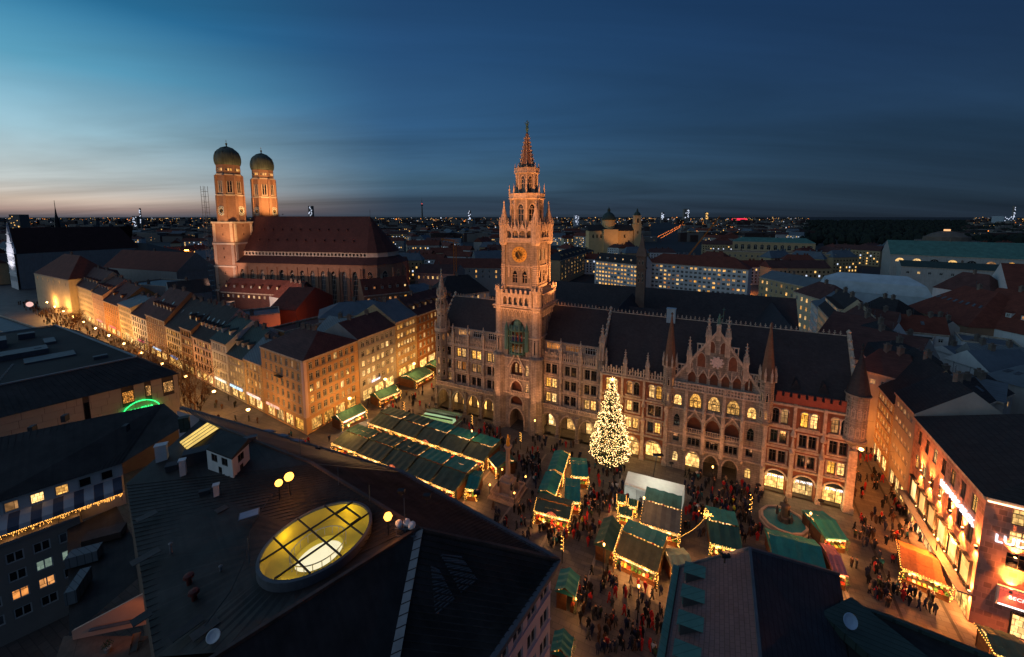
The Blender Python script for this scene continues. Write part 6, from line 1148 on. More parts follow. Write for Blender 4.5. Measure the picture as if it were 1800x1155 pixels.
    if watts: lamp('POINT', (-L*.45, -D-.45, hz-1.0), WARM if glow is GLOWS else (255, 226, 180), watts*3.0, r, size=.3); lamp('POINT', (L*.45, -D-.45, hz-1.0), WARM if glow is GLOWS else (255, 226, 180), watts*3.0, r, size=.3); lamp('POINT', (0, 0, hz-.5), YEL, watts, r, size=.3)
    if bulbs:
        b = MB(); pts = []
        n = int(L*2/.3); pts += [(-L+2*L*i/n, -D-.06, hz-.12-.12*(i % 2)) for i in range(n+1)]
        if allround: pts += [(s*(L+.03), -D+2*D*i/12, hz-.1) for s in (-1, 1) for i in range(13)]
        if bulbs == 2: pts += [(-L-.04, -D+(ys+D)*i/8, hz-.1+(zr-hz)*i/8) for i in range(9)]+[(L+.04, -D+(ys+D)*i/8, hz-.1+(zr-hz)*i/8) for i in range(9)]
        for p in pts: b.lathe([(.01, p[2]-.05), (.045, p[2]), (.01, p[2]+.05)], 4, p[0], p[1])
        o = b.build('fairy_lights', BULB, r); o['kind'] = 'stuff'
    if sign: MB().loft([[(-.9, y, 0), (.9, y, 0), (.7, y, .35), (0, y, .6), (-.7, y, .35)] for y in (-D-.12, -D-.05)]).build('sign_board', emat('red_sign_board', (240, 110, 70), .9, var=.5, nscale=3), r, (0, 0, hz-.05))
    return r
zz = lambda x, y: (560+x/4.125, 680+y/4.125)
row = ['first', 'second', 'third', 'fourth', 'fifth']
for rn, (b0, b1, f0, f1, hue) in enumerate((((500, 160), (1315, 405), (375, 262), (1215, 545), 'back'), ((262, 285), (1140, 570), (112, 408), (1015, 772), 'front'))):
    for i in range(5):
        t0, t1 = i/5+.006, (i+1)/5-.006; lp = lambda p, q, t: zz(p[0]+(q[0]-p[0])*t, p[1]+(q[1]-p[1])*t)
        stall([lp(b0, b1, t0), lp(b0, b1, t1), lp(f0, f1, t1), lp(f0, f1, t0)], 'green canvas stall, %s from the orange building in the %s long row' % (row[i], hue), roofm=CANG if (i > 2 or (rn == 0 and i > 1)) else CAND, awm=CANO, bulbs=True, watts=70, split=.5, sign=(i == 2))
stall([zz(1370, 445), zz(1400, 520), zz(1330, 605), zz(1235, 545)], 'small green stall at the end of the back row beside the column', ridge=.9, roofm=CAND, watts=50)
stall([zz(1150, 612), zz(1235, 612), zz(1110, 742), zz(1025, 722)], 'green pent roof stall closing the front row near the column', ridge=.8, watts=50)
stall([zz(85, 215), zz(265, 135), zz(350, 162), zz(172, 252)], 'long stall with white lit counter beside the orange building', glow=GLOWW, watts=90, bulbs=2, roofm=CAND)
stall([zz(375, 48), zz(510, -5), zz(605, 25), zz(432, 92)], 'red lit stall with wavy bulb string below the grey house', watts=80, bulbs=2, roofm=CAND)
stall([(703, 660), (735, 645), (758, 655), (728, 672)], 'small bright stall near the pointed corner turret', watts=60, bulbs=2, roofm=CAND)
stall([(748, 640), (762, 630), (776, 640), (764, 650)], 'farthest stall beside the pointed corner turret', watts=40, bulbs=2, roofm=CAND, hz=2.8)
z6 = lambda x, y: (880+x/2.783, 740+y/2.783); z7 = lambda x, y: (1180+x/3.447, 820+y/3.447)
stall([z6(232, 238), z6(262, 140), z6(336, 165), z6(300, 262)], 'rear left stall of the block beside the decorated tree', ridge=.6, watts=45, bulbs=2); stall([z6(410, 272), z6(338, 262), z6(350, 180), z6(440, 182)][2:]+[z6(410, 272), z6(338, 262)], 'rear right stall of the block beside the decorated tree', ridge=.6, watts=45)
stall([z6(182, 342), z6(220, 245), z6(302, 266), z6(266, 362)], 'middle left stall of the block beside the decorated tree', ridge=.6, watts=45, bulbs=2); stall([z6(330, 275), z6(408, 288), z6(372, 390), z6(298, 386)], 'middle right stall of the block beside the decorated tree', ridge=.6, watts=45)
stall([z6(195, 372), z6(352, 408), z6(342, 482), z6(158, 432)], 'front stall with arched sign closing the block beside the tree', watts=110, bulbs=2, awm=CANO, roofm=CANO, sign=True, allround=True)
stall([z6(572, 352), z6(614, 360), z6(612, 395), z6(566, 388)], 'tiny hut left of the pair behind the big teal stall', hz=2.6, ridge=.6, watts=40, roofm=CAND, bulbs=2); stall([z6(628, 375), z6(672, 388), z6(668, 418), z6(624, 408)], 'tiny hut right of the pair behind the big teal stall', hz=2.6, ridge=.6, watts=40, roofm=CAND, bulbs=2); stall([z6(582, 414), z6(652, 432), z6(642, 466), z6(572, 448)], 'tiny hut in front of the other two huts', hz=2.6, ridge=.6, watts=50, roofm=CAND, bulbs=2)
stall([z6(712, 345), z6(893, 395), z6(872, 552), z6(684, 492)], 'large dark green stall with a glowing sign panel before the white pavilion', ridge=1.4, roofm=CAND, awm=mat('grey_canvas', (92, 92, 86), .8, .2, 1), watts=130, bulbs=2)
stall([z6(462, 590), z6(502, 474), z6(594, 510), z6(545, 645)], 'dark gabled stall turned sideways next to the big teal stall', ridge=1.2, roofm=CAND, watts=40)
stall([z6(612, 498), z6(803, 588), z6(785, 742), z6(572, 655)], 'big teal roofed stall with olive awning in the middle of the square', ridge=1.5, roofm=CANG, awm=mat('pale_olive_canvas', (128, 112, 70), .8, .25, 1), watts=150, bulbs=True)
stall([z6(822, 610), z6(932, 632), z6(912, 712), z6(806, 742)], 'glazed tent stall glowing yellow beside the near gabled roof', ridge=.7, roofm=mat('pale_tarpaulin', (190, 186, 130), .6, .2, 1), watts=120)
stall([z6(262, 835), z6(292, 728), z6(388, 750), z6(366, 852)], 'teal stall tucked against the near pale lilac wall', ridge=.8, watts=0, bulbs=False); sl_ = root('added_stall_light', 'added warm lantern on a post beside the teal stall at the lilac wall', 'lantern', at(1012, 1080)); MB().bar((0, 0, 0), (0, 0, 2.3), .08).build('post', IRON, sl_); MB().lathe([(.02, 2.3), (.14, 2.45), (.02, 2.7)], 6).build('lamp_globe', BULB, sl_); lamp('POINT', (0, -.3, 2.4), WARM, 140, sl_, size=.2)  # lantern and post added as fixture for a loose light
stall([z6(245, 1130), z6(262, 1020), z6(358, 1060), z6(338, 1165)], 'nearest dark teal stall at the lower edge by the lilac wall', ridge=.8, roofm=CANG, watts=20, bulbs=False)
stall([z7(232, 265), z7(398, 310), z7(420, 500), z7(205, 455)], 'teal stall with hanging bulb strings left of the fountain', ridge=1.2, awm=CAND, watts=90, bulbs=True)
stall([z7(580, 372), z7(880, 450), z7(930, 615), z7(590, 525)], 'largest teal roof in front of the fountain', ridge=1.2, watts=60, bulbs=True)
stall([z7(828, 262), z7(962, 275), z7(1024, 432), z7(884, 428)], 'teal stall to the right of the fountain', ridge=.8, watts=80, bulbs=False)
stall([z7(912, 462), z7(992, 482), z7(1065, 655), z7(960, 630)], 'pink striped awning stall beside the largest teal roof', ridge=.6, roofm=CANR, watts=40, bulbs=False)
zb_ = lambda x, y: (1450+x/2.16, 620+y/2.16)
stall([zb_(258, 705), zb_(455, 775), zb_(485, 890), zb_(305, 815)], 'brightly lit wooden stall in front of the department store', ridge=1.2, roofm=mat('warm_shingle_roof', (150, 96, 58), .8, .3, 2), watts=170, bulbs=2, allround=True)
stall([zb_(590, 1032), zb_(760, 1085), zb_(770, 1180), zb_(620, 1130)], 'glass roofed stall at the corner of the department store', ridge=.7, roofm=CANO, watts=120, bulbs=2, allround=True)
# ------------------------------------------------------------------ decorated tree
TB = at(1072, 812, 0); tree = root('decorated_tree', 'tall fir tree covered in thousands of warm fairy lights', 'tree', TB); TH = 20.0; TR = 5.6
MB().lathe([(.5, 0), (.42, 6), (.25, 16), (.05, TH-.4)], 8).build('trunk', WOOD, tree)
FIR = mat('fir_needles', (36, 58, 34), .8, .4, 1.5); b = MB(); prof = lambda z: TR*(1-(z/TH))**.74*(.86+.14*math.sin(z*2.4))*(.97+.03*math.sin(z*7))
for k in range(9000):
    z = 1.4+(TH-1.6)*(1-rnd.random()**.62); R = prof(z); a = rnd.uniform(0, 2*pi); r_ = R*math.sqrt(rnd.uniform(.25, 1)); L = rnd.uniform(.25, .55)
    c = Vector((r_*math.cos(a), r_*math.sin(a), z)); o_ = Vector((math.cos(a+rnd.uniform(-.5, .5)), math.sin(a+rnd.uniform(-.5, .5)), rnd.uniform(-.6, .1)))*L; s_ = Vector((-math.sin(a), math.cos(a), rnd.uniform(-.4, .4)))*L*.35
    b.face([c-s_, c+o_, c+s_])
b.build('crown', FIR, tree); b = MB(); bpos = []
for k in range(4200):
    z = 1.4+(TH-1.7)*(1-rnd.random()**.62); a = rnd.uniform(0, 2*pi); r_ = prof(z)*rnd.uniform(.82, 1.06)*(1+.06*math.sin(a*7+z*3))+.05; x, y = r_*math.cos(a), r_*math.sin(a); s_ = rnd.choice((.035, .05, .06, .08))
    b.lathe([(.005, z-s_), (s_, z), (.005, z+s_)], 4, x, y)
o = b.build('fairy_lights', BULBW, tree); o['kind'] = 'stuff'
for k in range(8): z = 3+k*2.0; a = k*2.4; r_ = prof(z)+.7; lamp('POINT', (r_*math.cos(a), r_*math.sin(a), z), (255, 186, 100), 80, tree, size=.5)
b = MB(); [b.bar((0, 0, TH), (.8*math.cos(k*pi/4), 0, TH+.8*math.sin(k*pi/4)), .12, w2=.02) for k in range(8)]; b.build('star', BULBW, tree)
# ------------------------------------------------------------------ column with gilded statue
MC = at(893, 868, 0); col = root('monument_column', 'stone column with a gilded statue on a square balustraded base', 'monument', MC, rz=-.45); col.scale = (.86, .86, .86); CLM = mat('monument_stone', (176, 148, 126), .8, .2, 1)
MB().box(-3.6, 3.6, -3.6, 3.6, 0, .5).box(-3.2, 3.2, -3.2, 3.2, .5, .9).build('plinth', CLM, col)
b = MB()
for s in (-1, 1): b.box(-3.2, 3.2, s*3.1-.12, s*3.1+.12, 1.6, 1.8); b.box(s*3.1-.12, s*3.1+.12, -2.98, 2.98, 1.6, 1.8); [b.box(-3+.5*k-.08, -3+.5*k+.08, s*3.1-.08, s*3.1+.08, .9, 1.6) for k in range(13)]; [b.box(s*3.1-.08, s*3.1+.08, -2.9+.5*k-.08, -2.9+.5*k+.08, .9, 1.6) for k in range(12)]
b.build('balustrade', CLM, col)
MB().box(-1.4, 1.4, -1.4, 1.4, .9, 3.4).box(-1.6, 1.6, -1.6, 1.6, 3.4, 3.7).box(-1.0, 1.0, -1.0, 1.0, 3.7, 4.6).build('pedestal', CLM, col)
MB().lathe([(.75, 4.6), (.8, 4.9), (.58, 5.1), (.5, 11.2), (.62, 11.4), (.85, 11.9), (.95, 12.1), (.95, 12.3)], 14).build('shaft', CLM, col, smooth=False)
for sx in (-1, 1):
    for sy in (-1, 1): MB().lathe([(.25, 0), (.3, .4), (.2, .8), (.26, 1.1), (.1, 1.3), (.16, 1.5), (.02, 1.75)], 7).bar((.2, 0, 1.0), (.5, .2, 1.5), .1).build('corner_figure', IRON, col, (sx*1.7, sy*1.7, 2.6)); MB().box(-.4, .4, -.4, .4, .9, 2.6).build('corner_block', CLM, col, (sx*1.7, sy*1.7, 0)); MB().bar((0, 0, .9), (0, 0, 3.2), .08).lathe([(.02, 3.1), (.24, 3.4), (.02, 3.7)], 8, 0, 0, 1).build('corner_lantern', [IRON, BULB], col, (sx*3.2, sy*3.2, 0)); lamp('POINT', (sx*3.6, sy*3.6, 3.6), WARM, 16, col, size=.2)
MB().lathe([(.45, 12.3), (.5, 12.8), (.34, 13.4), (.4, 14.0), (.22, 14.25), (.26, 14.6), (.2, 14.9), (.24, 15.0), (.05, 15.2)], 9).bar((.3, 0, 13.9), (.62, -.1, 14.5), .14).bar((.62, -.1, 13.9), (.62, -.1, 15.2), .05).build('statue', mat('gilded_statue', (214, 160, 60), .4, .1, 2, metal=.5), col)
# ------------------------------------------------------------------ fountain, subway stair, white pavilion
fc = at(1378, 912, .9); fo_ = root('fountain', 'round teal water basin with a dark bronze pillar in its middle', 'fountain', (fc[0], fc[1], 0))
MB().lathe([(4.1, 0), (4.1, .3), (3.8, .3), (3.8, .9), (3.4, .9), (3.4, .4)], 12).build('basin', CLM, fo_); MB().lathe([(3.4, .6), (.02, .62)], 12).build('water', mat('teal_water', (50, 120, 124), .15, .2, 1, spec=.6), fo_)
MB().lathe([(1.1, .6), (1.0, 1.4), (.6, 1.6), (.55, 3.4), (.9, 3.6), (.8, 3.9), (.2, 4.1), (.35, 4.6), (.05, 5.4)], 10).build('pillar', mat('bronze', (92, 84, 76), .5, .3, 2, metal=.5), fo_)
for k in range(4): a = k*pi/2+.4; MB().lathe([(.22, 0), (.28, .4), (.2, .9), (.25, 1.2), (.1, 1.4), (.15, 1.6), (.02, 1.8)], 7).bar((.15, 0, 1.0), (.5, 0, .8), .1).build('bronze_figure', MATS['bronze'], fo_, (1.3*math.cos(a), 1.3*math.sin(a), 1.0), a)
sw = root('subway_entrance', 'subway stair with lit glass sides beside the market rows', 'subway entrance', at(772, 738, 0), rz=-.42)
MB().box(-6, 6, -2.4, -2.2, 0, 1.1).box(-6, 6, 2.2, 2.4, 0, 1.1).box(5.8, 6, -2.2, 2.2, 0, 1.1).build('parapet', CONC, sw); MB().box(-6, 6, -2.36, -2.3, 1.1, 2.0).box(-6, 6, 2.3, 2.36, 1.1, 2.0).build('glass_side', GL, sw)
for k in range(12): MB().box(-.5, .5, -2.2, 2.2, 0, .05).build('step', emat('glowing_stair', (214, 255, 190), .5, 'FRONT'), sw, (-5.5+k, 0, .02+.0*k))  # lit look put into the steps as their own glow
for s in (-.9, .9): MB().bar((-5, s, .9), (5, s, 1.4), .3).bar((-5, s, .9), (-6.2, s, 1.0), .2).build('escalator_rail', IRON, sw)
lamp('POINT', (0, 0, 2.2), (220, 255, 190), 70, sw, size=.5)
pvq = [Vector(at(*p, 3.4)) for p in ((1104, 829), (1204, 854), (1196, 880), (1098, 850))]; pav = root('white_pavilion', 'long white pavilion with a glowing pale roof before the town hall', 'pavilion', (pvq[0][0], pvq[0][1], 0)); pv_ = [p-Vector((pvq[0][0], pvq[0][1], 0)) for p in pvq]
WHS = mat('white_tarpaulin', (212, 214, 206), .6, .1, 1); MB().loft([[(p[0], p[1], 3.3) for p in reversed(pv_)], [(p[0], p[1], 3.5) for p in reversed(pv_)]][::1]).build('roof', WHS, pav); MB().loft([[(p[0], p[1], 0) for p in reversed(pv_)], [(p[0], p[1], 3.28) for p in reversed(pv_)]], 0, False).build('wall', emat('pavilion_side', (240, 240, 220), .35, var=.4, nscale=.6), pav)
c_ = sum(pv_, Vector())/4; lamp('AREA', (c_[0]+1, c_[1]+1, 9.0), (255, 250, 224), 240, pav, aim=(c_[0], c_[1], 3.4), size=2); MB().bar((c_[0]+1, c_[1]+4, 0), (c_[0]+1, c_[1]+1.4, 9.3), .14).box(c_[0], c_[0]+2, c_[1]+.6, c_[1]+1.4, 9.1, 9.3).build('lamp_post', IRON, pav)
MB().lathe([(.6, 0), (.65, .3), (.35, .45)], 10).build('red_kettle', mat('copper_red_kettle', (200, 70, 40), .4, .1, 2, metal=.4), pav, pv_[2]*.55+pv_[3]*.45+Vector((0, -.5, .2)))
# glowing poles, hanging bulb strings
def lightpole(px, py, h, label):
    p = at(px, py, 0); r = root('light_pole', label, 'lamp post', p); MB().bar((0, 0, 0), (0, 0, h), .14).build('post', IRON, r); b = MB()
    for k in range(26): a = k*.9; z = h*.45+h*.55*k/26; b.lathe([(.01, z-.05), (.05, z), (.01, z+.05)], 4, .2*math.cos(a), .2*math.sin(a))
    o = b.build('fairy_lights', BULB, r); o['kind'] = 'stuff'; lamp('POINT', (0, .6, h*.8), YEL, 60, r, size=.3)
lightpole(1317, 925, 6.5, 'pole wound with bulbs standing left of the fountain'); lightpole(711, 735, 5, 'bulb wound pole between the orange building and the stairs'); lightpole(830, 760, 5, 'bulb wound pole between the back row and the clock tower'); lightpole(915, 790, 4.5, 'bulb wound pole right behind the column'); lightpole(984, 900, 4, 'bulb wound pole beside the arched sign stall'); lightpole(988, 990, 5, 'yellow bulb wound pole near the corner of the lilac building')
def festoon(A, B, sag, n, label):
    A, B = Vector(A), Vector(B); b = MB(); pts = [A.lerp(B, k/n)+Vector((0, 0, -sag*4*(k/n)*(1-k/n))) for k in range(n+1)]
    for p, q in zip(pts, pts[1:]): b.bar(p, q, .03)
    for p in pts: b.lathe([(.01, p[2]-.07), (.05, p[2]-.02), (.01, p[2]+.03)], 4, p[0], p[1], 1)
    tag(b.build('light_string', [IRON, BULB], None), label, 'light string')
festoon(at(1243, 905, 4.5), at(1205, 938, 3.6), .5, 22, 'bulb string hanging from the star to the teal stall'); festoon(at(1205, 938, 3.6), at(1165, 950, 4.2), .4, 20, 'bulb string ending over the big teal stall')
b = MB(); sc_ = Vector(at(1243, 905, 5.2))
for k in range(70): a = rnd.uniform(0, 2*pi); r_ = rnd.uniform(.1, 1.0)*(1.1+.5*math.cos(5*a)); p = sc_+Vector((r_*math.cos(a), r_*math.sin(a), rnd.uniform(-.05, .05))); b.lathe([(.01, p[2]-.07), (.07, p[2]), (.01, p[2]+.07)], 4, p[0], p[1])
tag(b.build('light_star', BULB), 'flat star of bulbs hung over the teal stall', 'light star')
# added street lamps, put in to light the square and side street
LG = 'street lamps'
def added_streetlamp(p, label, watts=120, h=6.0, col=WARM):
    r = root('added_street_lamp', label, 'street lamp', (p[0], p[1], 0), group=LG); MB().lathe([(.16, 0), (.16, .8), (.07, 1.0), (.06, h)], 8).build('post', IRON, r)
    MB().lathe([(.05, -.3), (.12, -.2), (.17, .1), (.05, .2)], 8).build('lantern', emat('added_street_lantern', (255, 190, 100), 7), r, (0, 0, h+.2))
    lamp('POINT', (0, 0, h+.7), col, watts*3, r, size=.4)
for i, (px, py, wt) in enumerate(((1420, 960, 130), (1590, 880, 2700), (1545, 790, 2600), (1530, 735, 2000), (1640, 1010, 2400), (1060, 1020, 50), (1120, 1100, 20), (830, 800, 60), (1250, 870, 80), (1130, 930, 110), (940, 780, 60), (700, 720, 260), (615, 790, 260))):
    added_streetlamp(at(px, py), ['added street lamp near the corner arch of the town hall', 'added street lamp in the wide side street before the department store', 'added street lamp at the mouth of the side street', 'farthest added street lamp in the side street', 'added street lamp beside the bright wooden stall', 'added street lamp in the open space near the lilac building', 'nearest added street lamp at the lower edge of the square', 'added street lamp between the stall rows and the clock tower', 'added street lamp in front of the gabled part of the town hall', 'added street lamp beside the three tiny huts', 'added street lamp between the column and the clock tower', 'added street lamp below the grey house with yellow windows', 'added street lamp at the corner of the orange building'][i], wt, col=(255, 136, 52) if px > 1500 else WARM)
for i in range(13):
    u = 345-i*20; p = kp(u, -8.5); r = root('hanging_lamp', 'lamp hung over the shopping street, one of an even row', 'street lamp', (p[0], p[1], 7.5), group='lamps hung over the shopping street'); MB().lathe([(.05, .3), (.4, .1), (.45, 0), (.3, -.25), (.05, -.35)], 10, 0, 0).build('lamp_globe', emat('street_globe', (255, 196, 110), 14), r); MB().bar((-5*ku[1], 5*ku[0], .6), (5*ku[1], -5*ku[0], .6), .03).bar((0, 0, .3), (0, 0, .6), .03).build('wire', IRON, r); lamp('POINT', (0, 0, -.6), (255, 184, 98), 2000 if i < 6 else 4200, r, size=.4)
for i in range(5):
    p = bp(30+i*14, -6); r = root('hanging_lamp', 'lamp hung over the side street, one of a row', 'street lamp', (p[0], p[1], 8), group='lamps hung over the side street'); MB().lathe([(.05, .3), (.4, .1), (.45, 0), (.3, -.25), (.05, -.35)], 10).build('lamp_globe', MATS['street_globe'], r); MB().bar((-5, 2, .6), (5, -2, .6), .03).build('wire', IRON, r); lamp('POINT', (0, 0, -.6), (255, 146, 58), 1500, r, size=.4)
for i in range(4):
    p = wp(8+i*14, -7); r = root('hanging_lamp', 'lamp hung over the lane beside the orange building, one of a row', 'street lamp', (p[0], p[1], 8), group='lamps hung over the lane by the orange building'); MB().lathe([(.05, .3), (.4, .1), (.45, 0), (.3, -.25), (.05, -.35)], 10).build('lamp_globe', MATS['street_globe'], r); MB().bar((-6, 2, .6), (6, -2, .6), .03).build('wire', IRON, r); lamp('POINT', (0, 0, -.6), (255, 184, 98), 1500, r, size=.4)
# ------------------------------------------------------------------ bare trees of the shopping street
BARK = mat('brown_bark', (96, 66, 44), .9, .3, 2)
def bare_tree(p, h, label, seed):
    R = random.Random(seed); r = root('bare_tree', label, 'tree', (p[0], p[1], 0), group='bare trees on the shopping street'); t = MB(); cr = MB(); t.lathe([(.28, 0), (.2, 2.2), (.16, 3.2)], 7)
    def grow(a, d, L, w_, n):
        q = a+d*L; (t if n > 3 else cr).bar(a, q, w_*2, w2=w_*1.4, n=3 if n < 4 else 5)
        if n == 0:
            for _ in range(2): c = q+Vector((R.uniform(-.3, .3), R.uniform(-.3, .3), R.uniform(-.2, .3))); cr.face([c, c+Vector((R.uniform(.05, .16), R.uniform(-.1, .1), .1)), c+Vector((0, R.uniform(.05, .15), -.1))])
            return
        for _ in range(3 if n > 1 else 2):
            v = Vector((R.uniform(-1, 1), R.uniform(-1, 1), R.uniform(.0, .9))); grow(q, (d*.9+v*.62).normalized(), L*R.uniform(.66, .86), w_*.62, n-1)
    for k in range(4): a = k*pi/2+R.uniform(0, 1); grow(Vector((0, 0, 2.8)), Vector((math.cos(a)*.6, math.sin(a)*.6, .9)).normalized(), h*.22, .09, 5)
    t.build('trunk', BARK, r); cr.build('crown', BARK, r)
for i, (u, v, h) in enumerate(((318, -11, 15), (309, -9, 16), (298, -12, 16), (289, -9, 15), (304, -17, 16), (327, -14, 12), (276, -13, 15), (262, -11, 14), (190, -12, 11), (172, -10, 11), (150, -12, 11))): bare_tree(kp(u, v), h, 'bare tree %s' % ['in front of the grey house with dormers', 'tallest among the cluster before the white plaster house', 'in front of the pale pink house', 'before the brown narrow house', 'nearest the stone store in the cluster', 'smallest, nearest the orange corner building', 'half hidden behind the stone store corner', 'hidden mostly behind the black flat roof', 'in front of the orange ochre house', 'in front of the pink house far up the street', 'farthest up the shopping street'][i], 40+i)
# ------------------------------------------------------------------ people
SKIN = mat('skin', (190, 140, 110), .7, .05, 2); HAIR = mat('dark_hair', (40, 28, 20), .8, .2, 2); TROU = mat('dark_trousers', (36, 36, 44), .85, .2, 2)
COATS = [('black', (26, 26, 28)), ('dark blue', (30, 38, 62)), ('dark grey', (58, 58, 60)), ('brown', (74, 50, 36)), ('red', (170, 34, 34)), ('green', (56, 68, 44)), ('white', (200, 196, 190)), ('teal', (30, 96, 104)), ('beige', (150, 124, 96)), ('yellow', (196, 190, 40))]
CM = [mat('coat_'+n.replace(' ', '_'), c, .85, .15, 3) for n, c in COATS]
def body(pose):
    """one continuous skinned figure; joints in metres"""
    st, ar, lean, head = pose
    J = {'pel': (0, 0, .95), 'che': (0, lean*.5, 1.3), 'nek': (0, lean, 1.5), 'hed': (0, lean+head, 1.6), 'top': (0, lean+head, 1.74)}
    for s, n in ((-1, 'l'), (1, 'r')):
        J['h'+n] = (s*.1, 0, .88); J['k'+n] = (s*.11, -st*s*.5-.04*abs(st), .48); J['a'+n] = (s*.11, -st*s*1.0+.05*abs(st), .08); J['t'+n] = (s*.12, -st*s*1.0-.14, .04)
        J['s'+n] = (s*.2, lean*.8, 1.42); J['e'+n] = (s*.27, lean*.8+ar[0 if s < 0 else 1]*.25, 1.14); J['w'+n] = (s*.22, lean*.8-.1+ar[0 if s < 0 else 1]*.9, .92+abs(min(0, ar[0 if s < 0 else 1]))*.9)
    E = [('pel', 'che'), ('che', 'nek'), ('nek', 'hed'), ('hed', 'top')]
    for n in 'lr': E += [('pel', 'h'+n), ('h'+n, 'k'+n), ('k'+n, 'a'+n), ('a'+n, 't'+n), ('che', 's'+n), ('s'+n, 'e'+n), ('e'+n, 'w'+n)]
    R = {'pel': (.19, .14), 'che': (.2, .15), 'nek': (.07, .07), 'hed': (.1, .115), 'top': (.075, .09)}
    for n in 'lr': R.update({'h'+n: (.1, .11), 'k'+n: (.075, .08), 'a'+n: (.055, .06), 't'+n: (.045, .04), 's'+n: (.09, .09), 'e'+n: (.065, .065), 'w'+n: (.05, .05)})
    ks = list(J); me = DT.meshes.new('person'); me.from_pydata([J[k] for k in ks], [(ks.index(a), ks.index(c)) for a, c in E], []); ob = DT.objects.new('person_tmp', me); COL.objects.link(ob)
    m = ob.modifiers.new('skin', 'SKIN'); m.use_smooth_shade = True; sv = me.skin_vertices[0].data
    for i, k in enumerate(ks): sv[i].radius = R[k]; sv[i].use_root = (k == 'pel')
    bpy.context.view_layer.update(); ev = ob.evaluated_get(bpy.context.evaluated_depsgraph_get()); out = DT.meshes.new_from_object(ev); DT.objects.remove(ob); DT.meshes.remove(me); return out
POSES = [(.0, (0, 0), 0, -.02), (.22, (.12, -.12), -.04, -.03), (-.22, (-.14, .14), -.04, -.03), (.05, (-.3, -.3), .0, -.05), (.14, (-.28, .05), -.02, -.02)]
PW = ['standing', 'walking', 'walking', 'holding a phone', 'strolling']
PM = []
for ps in POSES:
    base = body(ps); row_ = []
    for c in CM:
        me = base.copy(); me.name = 'person'
        for x in (c, TROU, SKIN, HAIR): me.materials.append(x)
        for p in me.polygons:
            z = sum(me.vertices[v].co.z for v in p.vertices)/len(p.vertices); y = sum(me.vertices[v].co.y for v in p.vertices)/len(p.vertices)
            p.material_index = 1 if z < .8 else 0 if z < 1.5 else 3 if (z > 1.68 or y > ps[2]+ps[3]+.03) else 2
        row_.append(me)
    PM.append(row_)
def inpoly(x, y, P):
    c = False
    for (a, b_), (d, e) in zip(P, P[1:]+P[:1]):
        if (b_ > y) != (e > y) and x < (d-a)*(y-b_)/(e-b_)+a: c = not c
    return c
def blocked(x, y):
    for cx_, cy_, rz, L, D in FOOT:
        dx, dy = x-cx_, y-cy_; u, v = dx*math.cos(rz)+dy*math.sin(rz), -dx*math.sin(rz)+dy*math.cos(rz)
        if abs(u) < L-.05 and -D+.55 < v < D: return True
    hu = ((x-RO[0])*.8996-(y-RO[1])*.4368, (x-RO[0])*.4368+(y-RO[1])*.8996)
    if hu[1] > -1.0 and -1 < hu[0] < 99: return True
    if math.hypot(x-MC[0], y-MC[1]) < 5 or math.hypot(x-fc[0], y-fc[1]) < 5.5 or math.hypot(x-TB[0], y-TB[1]) < 3: return True
    return False
regions = [  # ground polygon in the photograph, people, where
 ([(895, 770), (1000, 775), (1040, 830), (960, 800), (900, 850), (880, 800)], 18, 'between the column and the clock tower'),
 ([(860, 850), (950, 800), (950, 880), (925, 960), (870, 930)], 24, 'around the column base'),
 ([(940, 905), (1010, 915), (1040, 860), (1075, 880), (1040, 960), (960, 960)], 46, 'before the arched sign stall'),
 ([(1030, 815), (1100, 820), (1095, 870), (1140, 890), (1070, 905), (1030, 870)], 26, 'below the decorated tree'),
 ([(1200, 830), (1330, 860), (1350, 890), (1230, 890), (1205, 870)], 34, 'before the gabled hall front'),
 ([(1200, 885), (1340, 890), (1340, 950), (1250, 960), (1210, 930)], 22, 'between the pavilion and the fountain'),
 ([(1510, 740), (1550, 760), (1600, 860), (1650, 960), (1560, 950), (1500, 880)], 46, 'on the orange lit side street'),
 ([(1500, 900), (1570, 950), (1600, 1030), (1690, 1090), (1560, 1080), (1490, 1000)], 40, 'near the bright wooden stall'),
 ([(1050, 990), (1160, 1010), (1170, 1150), (1030, 1150), (1010, 1060)], 38, 'near the lilac wall'),
 ([(640, 700), (760, 660), (800, 700), (720, 740), (650, 740)], 26, 'on the lane below the grey house'),
 ([(600, 790), (700, 745), (720, 760), (640, 800)], 14, 'beside the orange building stall'),
 ([(800, 740), (880, 755), (890, 790), (830, 770)], 16, 'beside the subway stair'),
 ([(440, 745), (560, 775), (640, 770), (520, 800)], 12, 'at the foot of the orange building'),
 ([(680, 770), (860, 830), (845, 845), (665, 785)], 30, 'between the two stall rows')]
